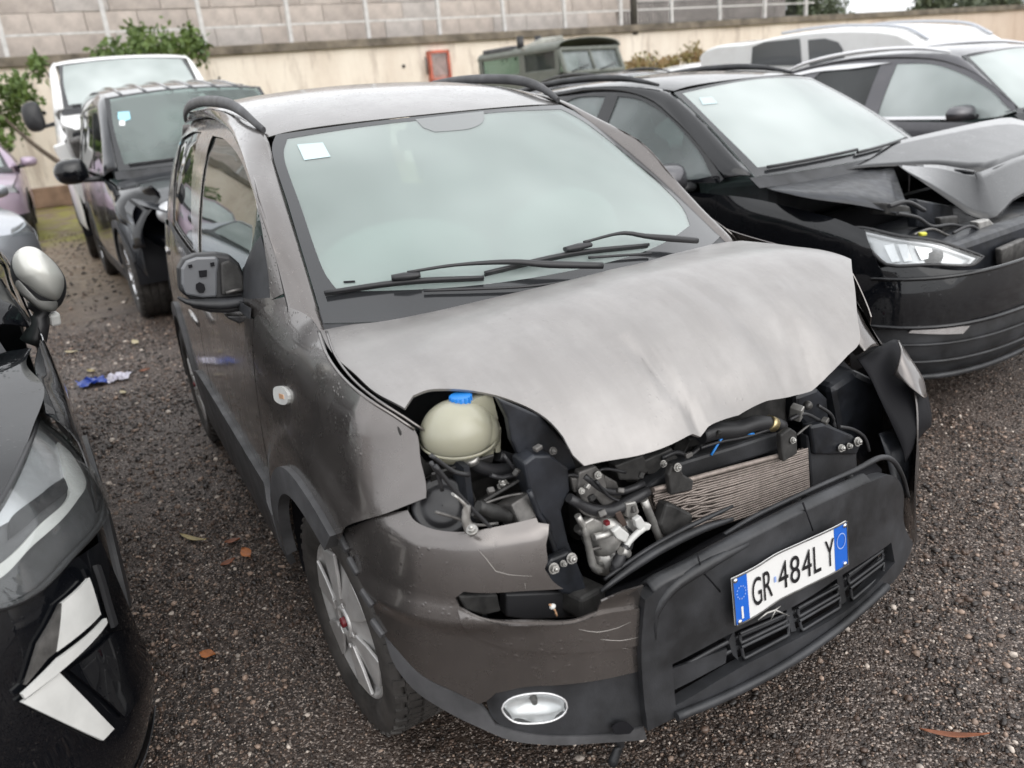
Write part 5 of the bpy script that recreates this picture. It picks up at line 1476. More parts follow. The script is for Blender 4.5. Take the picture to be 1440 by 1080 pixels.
# horn
hc = Vector([(0.395, -0.6456, 0.746)][0])
hm = Matrix.Translation(hc) @ Euler((0, R(-35), R(-18))).to_matrix().to_4x4()
MB().lathe([(.058, -.012), (.060, -.004), (.056, .002), (.050, .004), (.046, .0), (.040, .002), (.036, .008), (.030, .010), (.012, .012), (.001, .014)], hm, 40).build('horn', M_['hose'], panda)
MB().lathe([(.066, -.02), (.068, -.012), (.064, -.008)], hm, 40).build('horn_rim', M_['bayplastic'], panda)
MB().tube([(0.505, -0.6654, 0.826), (0.505, -0.6521, 0.8084), (0.505, -0.6428, 0.7906), (0.505, -0.647, 0.7687), (0.505, -0.6415, 0.7429)], [.004, .005, .005, .005, .006], 6, ell=(1.8, .7), spl=.01).build('horn_bracket', M_['steel'], panda)
bolt([(0.535, -0.6503, 0.7605)][0], .008, .006, 'steel', Vector((.3, -.3, 1)))
MB().tube([(0.49, -0.6924, 0.8921), (0.49, -0.6825, 0.8638), (0.49, -0.6786, 0.8314)], .004, 6, spl=.01).build('wiring', M_['hose'], panda)
MB().tube([(0.5, -0.6893, 0.888), (0.5, -0.6584, 0.8286), (0.5, -0.625, 0.7731), (0.5, -0.5973, 0.7298)], .0045, 6, spl=.01).build('wiring', M_['hose'], panda)
MB().tube([(0.47, -0.5998, 0.7656), (0.47, -0.543, 0.7638), (0.47, -0.5072, 0.7574)], .0025, 6, spl=.01).build('wiring', M_['dullsteel'], panda)
MB().tube([(0.47, -0.6045, 0.7643), (0.47, -0.565, 0.7346), (0.47, -0.5417, 0.7168)], [.012, .016, .012], 8, spl=.01).build('wiring_plug', M_['bayplastic'], panda)
MB().box(Vector([(0.45, -0.511, 0.7155)][0]), (.06, .055, .05), (R(6), R(-20), R(10))).build('relay_box', M_['dullsteel'], panda, .004)
MB().box(Vector([(0.4, -0.5255, 0.7407)][0]), (.10, .11, .006), (R(10), R(-30), 0)).build('bracket_plate', M_['bayplastic'], panda, .002)
MB().box(Vector([(0.36, -0.5839, 0.7794)][0]), (.10, .13, .006), (R(4), R(-50), R(-10))).build('bracket_plate', M_['bayplastic'], panda, .002)

# radiator support column and bumper bracket
def slab(name, pts, depth, m, bevel=.004, parent=None):
    return MB().prism([Vector(p) for p in pts], (-depth, 0, 0)).build(name, M_[m], parent or panda, bevel)
slab('support_column', [(0.475, -0.5021, 0.8219), (0.475, -0.4758, 0.8315), (0.475, -0.4396, 0.8199), (0.475, -0.4012, 0.7797), (0.475, -0.4018, 0.7292), (0.475, -0.4253, 0.6924), (0.475, -0.4142, 0.6156), (0.475, -0.3885, 0.5314), (0.475, -0.3576, 0.4448), (0.475, -0.4242, 0.4885), (0.475, -0.4438, 0.5527), (0.475, -0.462, 0.6209), (0.475, -0.4576, 0.6718), (0.475, -0.4795, 0.7057), (0.475, -0.4953, 0.7616)], .05, 'bay', .006)
slab('support_top', [(0.44, -0.5241, 0.9516), (0.44, -0.4357, 0.8901), (0.44, -0.3759, 0.8027), (0.44, -0.359, 0.7491), (0.44, -0.3971, 0.7536), (0.44, -0.4432, 0.8082), (0.44, -0.4845, 0.8059), (0.44, -0.5033, 0.8576), (0.44, -0.5063, 0.9031)], .02, 'bay', .004)
MB().tube([(0.482, -0.4991, 0.7659), (0.482, -0.4834, 0.7103), (0.482, -0.4635, 0.6546), (0.482, -0.4412, 0.5554)], [.006, .007, .006], 6, spl=.02).build('support_column_rib', M_['bay'], panda)
slab('bumper_bracket', [(0.505, -0.4893, 0.6044), (0.505, -0.4766, 0.6157), (0.505, -0.4344, 0.6152), (0.505, -0.4214, 0.605), (0.505, -0.3968, 0.5078), (0.505, -0.4052, 0.4905), (0.505, -0.4588, 0.5261), (0.505, -0.486, 0.5665)], .02, 'bay', .006)
for q, r in (([(0.508, -0.4753, 0.5953)][0], .0085), ([(0.508, -0.4324, 0.601)][0], .0085), ([(0.508, -0.4531, 0.5978)][0], .005)):
    bolt(q, r, .008)
MB().box(Vector([(0.49, -0.4074, 0.4898)][0]), (.08, .08, .05), (R(-8), 0, R(15))).build('crash_bar_end', M_['bayplastic'], panda, .008)
MB().tube([(0.46, -0.3452, 0.412), (0.46, -0.2068, 0.404), (0.46, 0.01, 0.4273), (0.46, 0.2759, 0.4374), (0.46, 0.5787, 0.431)], .032, 8, ell=(.8, 1.1), spl=.05).build('crash_bar', M_['dark'], panda)
slab('lamp_socket', [(0.5, -0.6788, 0.6142), (0.5, -0.5985, 0.5824), (0.5, -0.5952, 0.5414), (0.5, -0.6336, 0.549), (0.5, -0.6684, 0.5778)], .03, 'bayplastic')
slab('lamp_socket', [(0.49, -0.5756, 0.5667), (0.49, -0.4496, 0.5169), (0.49, -0.3734, 0.4534), (0.49, -0.3846, 0.4258), (0.49, -0.5377, 0.4889), (0.49, -0.5811, 0.5156)], .03, 'hose')
MB().tube([(0.545, -0.5116, 0.5473), (0.545, -0.5015, 0.5295), (0.545, -0.4978, 0.5145)], .0025, 6, spl=.01).build('lamp_wire', M_['orange'], panda)
MB().sphere([(0.545, -0.5056, 0.5397)][0], (.006, .007, .006), 10, 6).build('lamp_bulb', M_['whiteplastic'], panda)

# ---- condenser: crushed fins
TLp, TRp, BRp, BLp = [np.array(p) for p in [(0.475, -0.1955, 0.6577), (0.475, 0.2898, 0.6074), (0.475, 0.3053, 0.4762), (0.475, -0.1502, 0.5017)]]
fins = MB()
frg = random.Random(3)
NR = 22
for i in range(NR):
    t = (i + .5) / NR
    a, b = TLp * (1 - t) + BLp * t, TRp * (1 - t) + BRp * t
    path = []
    ph = frg.uniform(0, 6)
    for k in range(17):
        s = k / 16
        p = a * (1 - s) + b * s
        crush = max(0, 1 - s / .42) ** 1.2
        mid = math.exp(-((t - .55) / .3) ** 2)
        p = p + np.array([-.020 * crush * mid + .004 * crush * math.sin(9 * s * 3 + ph), 0, .0055 * crush * math.sin(40 * s + ph) * (0.4 + mid) + .0012 * math.sin(6 * s + ph * .3)])
        path.append(tuple(p))
    fins.tube(path, .0013, 4, ell=(2.6, .9), up=(1, 0, 0))
rad = fins.build('condenser', M_['fin'], panda)
zig = MB()
for i in range(NR - 1):
    t = (i + 1) / NR
    a, b = TLp * (1 - t) + BLp * t, TRp * (1 - t) + BRp * t
    n = 90
    V = []
    for k in range(n + 1):
        s = k / n
        p = a * (1 - s) + b * s + np.array([-.014 - .018 * max(0, 1 - s / .42), 0, .0032 * (1 if k % 2 else -1)])
        V += [tuple(p), tuple(p + np.array([.012, 0, 0]))]
    zig.add(V, [(2 * k, 2 * k + 1, 2 * k + 3, 2 * k + 2) for k in range(n)])
zg = zig.build('condenser_fins', M_['fin'], rad)
zg['kind'] = 'stuff'
slab('condenser_back', [tuple(TLp + np.array([-.035, 0, 0])), tuple(TRp + np.array([-.035, 0, 0])), tuple(BRp + np.array([-.035, 0, 0])), tuple(BLp + np.array([-.035, 0, 0]))], .01, 'dark', 0)
MB().tube([tuple(TLp + np.array([.004, 0, .004])), tuple(TLp * .6 + TRp * .4 + np.array([.006, 0, .006])), tuple(TLp * .15 + TRp * .85 + np.array([.004, 0, .003]))], .006, 8, spl=.03).build('condenser_edge', M_['fin'], rad)
MB().tube([(0.485, -0.2271, 0.6524), (0.485, -0.2115, 0.6071), (0.485, -0.1935, 0.5597), (0.485, -0.1787, 0.5179)], .0095, 10, spl=.02).build('condenser_header', M_['steel'], rad)
slab('condenser_frame', [(0.46, -0.2067, 0.6553), (0.46, -0.1161, 0.6908), (0.46, 0.0536, 0.6794), (0.46, 0.2274, 0.6705), (0.46, 0.2653, 0.644), (0.46, 0.237, 0.6185), (0.46, 0.054, 0.6301), (0.46, -0.0967, 0.6387)], .04, 'plastic', .008)
slab('condenser_frame', [(0.46, 0.306, 0.6318), (0.46, 0.4944, 0.5586), (0.46, 0.5116, 0.4364), (0.46, 0.332, 0.4564)], .03, 'plastic', .006)
slab('condenser_clip', [(0.5, -0.1705, 0.6969), (0.5, -0.1603, 0.7154), (0.5, -0.1407, 0.7124), (0.5, -0.1274, 0.6825), (0.5, -0.0995, 0.6594), (0.5, -0.1039, 0.6364), (0.5, -0.164, 0.6452)], .016, 'bayplastic')
slab('condenser_clip', [(0.5, 0.1656, 0.6879), (0.5, 0.1979, 0.6963), (0.5, 0.2201, 0.6787), (0.5, 0.2255, 0.6215), (0.5, 0.178, 0.6143), (0.5, 0.1693, 0.654)], .016, 'bayplastic')
bolt([(0.503, -0.1493, 0.7096)][0], .007, .005)
bolt([(0.503, 0.2007, 0.6655)][0], .006, .005)
slab('rubber_block', [(0.5, -0.1762, 0.6306), (0.5, -0.1567, 0.6201), (0.5, -0.1026, 0.5757), (0.5, -0.1052, 0.5369), (0.5, -0.1446, 0.5302), (0.5, -0.1845, 0.551), (0.5, -0.1974, 0.5825)], .03, 'bayplastic', .006)
MB().tube([(0.45, -0.0341, 0.7311), (0.45, 0.0085, 0.7289), (0.45, 0.0743, 0.7128), (0.45, 0.1309, 0.7104), (0.45, 0.1896, 0.6951), (0.45, 0.2263, 0.675)], [.020, .021, .020, .018, .016], 12, spl=.015).build('radiator_hose', M_['hose'], panda)
MB().tube([(0.452, 0.1755, 0.7017), (0.452, 0.1947, 0.6905)], .0185, 14).build('hose_clamp', mat('brass clamp', (.55, .45, .25), .4, .9), panda)
slab('corner_bracket', [(0.47, 0.3026, 0.659), (0.47, 0.3538, 0.6515), (0.47, 0.465, 0.5871), (0.47, 0.5016, 0.5496), (0.47, 0.4846, 0.5243), (0.47, 0.3204, 0.5765)], .03, 'bay', .006)
for q, r in (([(0.475, 0.4116, 0.5694)][0], .0075), ([(0.475, 0.4414, 0.5661)][0], .006), ([(0.475, 0.474, 0.568)][0], .009)):
    bolt(q, r, .007)
slab('fuse_box', [(0.36, 0.3776, 0.6889), (0.36, 0.4577, 0.6892), (0.36, 0.502, 0.6468), (0.36, 0.5169, 0.5593), (0.36, 0.4382, 0.5659), (0.36, 0.3752, 0.6316)], .10, 'bay', .012)
slab('air_box', [(0.34, 0.5338, 0.6634), (0.34, 0.6384, 0.688), (0.34, 0.768, 0.6119), (0.34, 0.8054, 0.3744), (0.34, 0.7006, 0.3614), (0.34, 0.5802, 0.5122)], .12, 'bay', .02)
MB().sphere([(0.42, 0.3497, 0.687)][0], .012, 10, 6).build('bonnet_latch', M_['dullsteel'], panda)
MB().box(Vector([(0.44, 0.2858, 0.6921)][0]), (.03, .02, .04), (.3, .2, .4)).build('bonnet_latch', M_['steel'], panda, .003)

# ---- compressor, pipes and torn brackets left of the condenser
slab('engine_bracket', [(0.475, -0.3769, 0.7623), (0.475, -0.3367, 0.7634), (0.475, -0.3171, 0.7359), (0.475, -0.3104, 0.6975), (0.475, -0.2884, 0.6648), (0.475, -0.3218, 0.6599), (0.475, -0.3414, 0.6918), (0.475, -0.3705, 0.6824), (0.475, -0.385, 0.7234)], .02, 'dullsteel', .004)
slab('engine_bracket', [(0.46, -0.3067, 0.7265), (0.46, -0.2751, 0.6993), (0.46, -0.2623, 0.6576), (0.46, -0.2927, 0.6513), (0.46, -0.3055, 0.6862)], .02, 'dullsteel', .004)
slab('engine_bracket', [(0.47, -0.3948, 0.7535), (0.47, -0.3661, 0.7439), (0.47, -0.3596, 0.7125), (0.47, -0.3891, 0.7162)], .015, 'dullsteel', .004)
slab('engine_bracket', [(0.44, -0.2641, 0.7262), (0.44, -0.1876, 0.7269), (0.44, -0.1695, 0.6867), (0.44, -0.1998, 0.669), (0.44, -0.253, 0.687)], .03, 'bayplastic', .004)
slab('engine_bracket', [(0.44, -0.1882, 0.7135), (0.44, -0.1081, 0.7191), (0.44, -0.0884, 0.6866), (0.44, -0.13, 0.6649), (0.44, -0.1759, 0.6749)], .02, 'bayplastic', .004)
MB().tube([(0.485, -0.4126, 0.7212), (0.485, -0.3638, 0.6778), (0.485, -0.3112, 0.6555), (0.485, -0.2552, 0.6624), (0.485, -0.2131, 0.668)], [.010, .012, .014, .014, .010], 8, spl=.02).build('wiring_loom', M_['hose'], panda)
MB().tube([(0.47, -0.3657, 0.7502), (0.47, -0.3158, 0.6973), (0.47, -0.2615, 0.6785), (0.47, -0.2139, 0.6791)], .008, 8, spl=.02).build('wiring_loom', M_['hose'], panda)
cc = Vector([(0.455, -0.296, 0.5949)][0])
cm = Matrix.Translation(cc) @ Euler((0, R(-10), R(-60))).to_matrix().to_4x4()
MB().lathe([(.02, -.06), (.042, -.055), (.045, -.03), (.040, -.025), (.046, -.02), (.046, .02), (.040, .025), (.045, .03), (.044, .055), (.03, .06), (.001, .062)], cm, 28).build('compressor', M_['steel'], panda)
slab('compressor_foot', [(0.495, -0.3862, 0.6593), (0.495, -0.3631, 0.6623), (0.495, -0.3412, 0.6426), (0.495, -0.3394, 0.6133), (0.495, -0.3613, 0.6082), (0.495, -0.383, 0.63)], .02, 'steel', .004)
slab('compressor_foot', [(0.5, -0.2852, 0.6695), (0.5, -0.2576, 0.6646), (0.5, -0.2494, 0.6363), (0.5, -0.2652, 0.62), (0.5, -0.2832, 0.6351)], .02, 'steel', .004)
MB().tube([(0.49, -0.3987, 0.6781), (0.49, -0.3841, 0.6397), (0.49, -0.3766, 0.5948), (0.49, -0.3657, 0.5422), (0.49, -0.3484, 0.5263)], [.007, .008, .008, .009, .010], 8, spl=.015).build('pulley_edge', M_['steel'], panda)
pm = Matrix.Translation(Vector([(0.475, -0.333, 0.5385)][0])) @ Euler((0, 0, R(-50))).to_matrix().to_4x4()
MB().lathe([(.008, .018), (.028, .016), (.030, .01), (.024, .004), (.030, -.004), (.030, -.014), (.01, -.018)], pm, 28).build('pulley', M_['steel'], panda)
slab('rusty_strip', [(0.5, -0.3133, 0.6563), (0.5, -0.2987, 0.6576), (0.5, -0.2822, 0.6178), (0.5, -0.2971, 0.6166)], .01, 'brown', .002)
MB().box(Vector([(0.5, -0.3358, 0.6429)][0]), (.01, .010, .008)).build('red_plug', M_['red'], panda)
MB().tube([(0.51, -0.3761, 0.628), (0.51, -0.3462, 0.6231), (0.51, -0.3173, 0.6239)], .008, 10).build('pipe', M_['steel'], panda)
MB().tube([(0.52, -0.3089, 0.5797), (0.52, -0.2972, 0.5922), (0.52, -0.2725, 0.6048), (0.52, -0.2572, 0.6109)], [.008, .007, .007, .008], 10, spl=.01).build('pipe', M_['whiteplastic'], panda)
slab('pipe_flange', [(0.525, -0.3389, 0.6342), (0.525, -0.3205, 0.6405), (0.525, -0.2965, 0.6113), (0.525, -0.3083, 0.5956), (0.525, -0.3292, 0.6138)], .012, 'whiteplastic', .003)
slab('pipe_flange', [(0.525, -0.2823, 0.6396), (0.525, -0.2655, 0.6434), (0.525, -0.2551, 0.6227), (0.525, -0.2385, 0.6131), (0.525, -0.2446, 0.6017), (0.525, -0.267, 0.6068), (0.525, -0.2776, 0.621)], .014, 'whiteplastic', .003)
MB().tube([(0.52, -0.3047, 0.59), (0.52, -0.3131, 0.5711), (0.52, -0.3248, 0.5586), (0.52, -0.3335, 0.5328)], [.008, .011, .014, .015], 10, spl=.01).build('pipe_hose', M_['hose'], panda)
for i in range(3):
    MB().tube([(0.522, -0.3196, 0.5815), (0.522, -0.3019, 0.5659)], .010, 8).build('pipe_nut', M_['steel'], panda) if i == 0 else None
MB().tube([(0.465, -0.3849, 0.6332), (0.465, -0.3634, 0.608), (0.465, -0.3416, 0.5789), (0.465, -0.3284, 0.5544)], .010, 8).build('pipe', M_['dullsteel'], panda)
for q, r in (([(0.48, -0.338, 0.7449)][0], .006), ([(0.485, -0.383, 0.7269)][0], .005), ([(0.455, -0.1478, 0.6992)][0], .006)):
    bolt(q, r, .005)
bx = MB()
for i in range(9):
    q = [(0.4, -0.1661, 0.7054), (0.4, -0.1154, 0.7035), (0.4, 0.0115, 0.6489), (0.4, 0.045, 0.6606), (0.4, -0.0099, 0.6959), (0.4, -0.0425, 0.6842), (0.4, -0.1874, 0.6771), (0.4, 0.0903, 0.6708), (0.4, -0.2058, 0.7041)][i]
    bx.box(Vector(q), (.03, frg.uniform(.02, .05), frg.uniform(.015, .04)), (frg.uniform(-.6, .6), frg.uniform(-.5, .5), frg.uniform(-.5, .5)))
bx.build('engine_fittings', M_['bayplastic'], panda, .003)['kind'] = 'stuff'

# ---- looms, clips and torn ends
gw = random.Random(21)
for k, (q, r, m) in enumerate((
        ([(0.47, -0.4432, 0.7415), (0.47, -0.3993, 0.7614), (0.47, -0.3559, 0.7404), (0.47, -0.3199, 0.7479), (0.47, -0.2593, 0.7213)], .0035, 'hose'), ([(0.49, -0.4058, 0.7209), (0.49, -0.3814, 0.6766), (0.49, -0.3333, 0.6524), (0.49, -0.2927, 0.6611)], .003, 'dullsteel'), ([(0.48, -0.3423, 0.7334), (0.48, -0.306, 0.6815), (0.48, -0.2405, 0.6482), (0.48, -0.2036, 0.6558)], .0032, 'hose'),
        ([(0.46, -0.0436, 0.7061), (0.46, 0.0097, 0.7037), (0.46, 0.0982, 0.691), (0.46, 0.172, 0.687)], .004, 'hose'), ([(0.46, -0.0119, 0.6785), (0.46, 0.0313, 0.7148), (0.46, 0.1209, 0.6913)], .003, 'bluecap'), ([(0.45, 0.2501, 0.6867), (0.45, 0.2994, 0.6875), (0.45, 0.3519, 0.6572), (0.45, 0.4127, 0.6119)], .005, 'hose'),
        ([(0.45, 0.3494, 0.6961), (0.45, 0.4044, 0.6517), (0.45, 0.424, 0.6046), (0.45, 0.4646, 0.5723)], .0045, 'hose'), ([(0.46, 0.2653, 0.644), (0.46, 0.3146, 0.656), (0.46, 0.3421, 0.6247)], .003, 'dullsteel'), ([(0.44, -0.5247, 0.8341), (0.44, -0.5004, 0.7926), (0.44, -0.4735, 0.768), (0.44, -0.4633, 0.7359)], .004, 'hose'),
        ([(0.43, -0.5517, 0.7964), (0.43, -0.5279, 0.7822), (0.43, -0.5024, 0.7799), (0.43, -0.4783, 0.7592)], .005, 'hose'), ([(0.5, -0.7013, 0.8009), (0.5, -0.6652, 0.776), (0.5, -0.6253, 0.7464), (0.5, -0.5817, 0.7331)], .003, 'dullsteel'), ([(0.47, -0.6829, 0.8955), (0.47, -0.6637, 0.8724), (0.47, -0.6413, 0.8479), (0.47, -0.614, 0.833)], .0045, 'hose'),
        ([(0.5, -0.2879, 0.6165), (0.5, -0.2704, 0.5893), (0.5, -0.2756, 0.56), (0.5, -0.2955, 0.5398)], .003, 'hose'), ([(0.49, -0.3807, 0.5862), (0.49, -0.352, 0.5851), (0.49, -0.3276, 0.5651), (0.49, -0.3015, 0.5652)], .004, 'dullsteel'), ([(0.44, -0.1389, 0.7045), (0.44, -0.0983, 0.7055), (0.44, -0.0571, 0.6855), (0.44, -0.0144, 0.7041)], .006, 'hose'),
        ([(0.46, 0.4209, 0.6207), (0.46, 0.4771, 0.5961), (0.46, 0.5253, 0.5573), (0.46, 0.5468, 0.5134)], .005, 'hose'))):
    MB().tube(q, r, 6, spl=.012).build('wiring', M_[m], panda)
for q, m in (([(0.5, -0.3686, 0.7121)], 'bayplastic'), ([(0.5, -0.298, 0.7037)], 'dullsteel'), ([(0.48, -0.2265, 0.7077)], 'bayplastic'), ([(0.5, -0.3468, 0.6685)], 'dullsteel'), ([(0.5, -0.2676, 0.6497)], 'dullsteel'),
             ([(0.47, -0.088, 0.7063)], 'dullsteel'), ([(0.47, 0, 0.7312)], 'bayplastic'), ([(0.46, 0.366, 0.6524)], 'dullsteel'), ([(0.46, -0.5112, 0.8009)], 'bayplastic'), ([(0.46, -0.5697, 0.7811)], 'dullsteel'),
             ([(0.49, -0.6212, 0.7612)], 'bayplastic'), ([(0.47, -0.4653, 0.8414)], 'dullsteel'), ([(0.49, -0.3704, 0.7342)], 'steel')):
    MB().box(Vector(q[0]), (gw.uniform(.009, .016), gw.uniform(.010, .020), gw.uniform(.008, .015)), (gw.uniform(-.7, .7), gw.uniform(-.6, .6), gw.uniform(-.6, .6))).build('wiring_plug', M_[m], panda, .0025)
panel('bonnet_frame', p_hood, [(-.05, -.55), (.25, -.58), (.36, -.50), (.46, -.40), (.50, -.2), (.50, .1), (.47, .3), (.40, .46), (.25, .58), (-.05, .55)], M_['bay'], bonnet, step=.05, lift=-.022, thick=.008, ref=hood_ref,
      holes=[[(.0, -.45), (.22, -.46), (.34, -.38), (.40, -.1), (.34, .3), (.22, .45), (.0, .45)]])

# ---- torn left front corner
slab('fender_scrap', [(0.2444, 0.7, 0.8773), (0.273, 0.7, 0.8657), (0.3003, 0.7, 0.8339), (0.3327, 0.7, 0.7913), (0.3668, 0.7, 0.7496), (0.341, 0.7, 0.7417), (0.3112, 0.7, 0.7495), (0.2871, 0.7, 0.7652), (0.2599, 0.7, 0.8223)], .006, 'taupe', 0)
loft('fender_scrap', [[(0.2364, 0.72, 0.8678), (0.2683, 0.72, 0.8444), (0.304, 0.72, 0.7954), (0.355, 0.72, 0.7422)], [(0.2767, 0.66, 0.8644), (0.3016, 0.66, 0.8345), (0.3316, 0.66, 0.7919), (0.3653, 0.66, 0.7547)], [(0.3083, 0.62, 0.8283), (0.3266, 0.62, 0.7918), (0.3507, 0.62, 0.7668), (0.3716, 0.62, 0.7515)]], TA, panda, 4, 4, .003)
loft('wheel_liner_scrap', [[(0.3106, 0.79, 0.7178), (0.3512, 0.79, 0.7395), (0.3896, 0.79, 0.6982), (0.4433, 0.79, 0.624), (0.4709, 0.79, 0.5367), (0.4559, 0.79, 0.4971)], [(0.3293, 0.7, 0.7203), (0.3691, 0.7, 0.7214), (0.406, 0.7, 0.6688), (0.4629, 0.7, 0.6227), (0.5005, 0.7, 0.5723), (0.4941, 0.7, 0.5116)], [(0.3514, 0.62, 0.7264), (0.3919, 0.62, 0.6857), (0.4262, 0.62, 0.6339), (0.472, 0.62, 0.5658), (0.5035, 0.62, 0.5145), (0.5152, 0.62, 0.4771)]], M_['dark'], panda, 4, 4, .003)
loft('fender_scrap', [[(0.378, 0.75, 0.7548), (0.4157, 0.75, 0.7143), (0.4578, 0.75, 0.6655), (0.4749, 0.75, 0.6166)], [(0.4232, 0.7, 0.7384), (0.4423, 0.7, 0.7108), (0.4656, 0.7, 0.6806), (0.5024, 0.7, 0.6343)], [(0.4301, 0.67, 0.687), (0.4537, 0.67, 0.6791), (0.4796, 0.67, 0.6641), (0.5173, 0.67, 0.6469)]], TA, panda, 4, 4, .004)
loft('fender_scrap', [[(0.4309, 0.81, 0.6152), (0.4576, 0.81, 0.5374), (0.4587, 0.81, 0.5052)], [(0.4324, 0.8, 0.582), (0.4529, 0.8, 0.5237), (0.4456, 0.8, 0.4907)]], M_['plastic'], panda, 3, 3, .004)
loft('bumper_end', [[(0.4146, 0.8, 0.498), (0.436, 0.8, 0.4115), (0.4402, 0.8, 0.2983), (0.4195, 0.8, 0.2541)], [(0.43, 0.76, 0.5105), (0.4453, 0.76, 0.4165), (0.446, 0.76, 0.3146), (0.4313, 0.76, 0.2804)]], TA, panda, 3, 4, .006)
loft('wheel_liner_scrap', [[(0.4088, 0.7, 0.5104), (0.4622, 0.7, 0.5176), (0.4842, 0.7, 0.4395), (0.4735, 0.7, 0.3243)], [(0.4323, 0.62, 0.5316), (0.4584, 0.62, 0.477), (0.4783, 0.62, 0.4202), (0.5025, 0.62, 0.3867)]], M_['bay'], panda, 4, 3, .004)

# ---- cabin
for sg in (-1, 1):
    sb = MB()
    sb.box((-1.42, sg * .34, .78), (.14, .46, .60), (0, R(-14), 0), .88)
    sb.box((-1.18, sg * .34, .52), (.50, .48, .16), (0, R(6), 0))
    st = sb.build('car_seat', M_['seatcloth'], panda, .05, 3)
    MB().box((-1.52, sg * .34, 1.17), (.09, .24, .17), (0, R(-10), 0), .9).build('headrest', M_['seatcloth'], st, .035, 3)
MB().box((-2.15, 0, .80), (.16, 1.15, .60), (0, R(-14), 0)).build('rear_bench', M_['seatcloth'], panda, .05)
MB().prism([Vector(p) for p in ((-.10, -.62, .955), (-.32, -.62, .985), (-.62, -.62, .95), (-.66, -.62, .60), (-.15, -.62, .55))], (0, 1.24, 0)).build('dashboard', M_['trim'], panda, .03, 3)
sw = [(-.80 + .03 * math.sin(a), .34 + .185 * math.cos(a), .90 + .18 * math.sin(a)) for a in np.linspace(0, math.tau, 33)]
MB().tube(sw, .014, 8, cap=False).build('steering_wheel', M_['trim'], panda)
MB().box((-.78, .34, .89), (.05, .16, .10)).build('steering_hub', M_['trim'], panda, .02)
MB().sphere((-.66, .34, .99), (.13, .24, .19), 16, 10, (0, .4, 0)).build('airbag', M_['airbag'], panda)
MB().sphere((-.52, -.30, 1.03), (.16, .30, .13), 16, 10, (0, .5, .1)).build('airbag', M_['airbag'], panda)
panel('headliner', p_roof, [(-.92, -.52), (-2.5, -.5), (-2.5, .5), (-.92, .52)], M_['headliner'], panda, step=.12, lift=-.03, thick=.004, ref=lambda P: P * np.array([1, .3, 0]))
MB().box((-.93, 0, 1.375), (.03, .22, .07), (0, R(-10), 0)).build('rear_view_mirror', M_['trim'], panda, .015)
MB().prism([Vector(p) for p in [(-1.0689, 0.9797, 0.995), (-1.0595, 1.0267, 0.995), (-0.6554, 0.8485, 0.995), (-0.5329, 0.7257, 0.995), (-0.6796, 0.7648, 0.995)]], (0, 0, .002)).build('paper_sheet', M_['whitepaper'], panda)
MB().box((-2.35, 0, .55), (.9, 1.2, .3)).build('boot_floor', M_['trim'], panda)

# ================================================================ the other vehicles
def mirror_y(P): return [(p[0], -p[1]) for p in P]

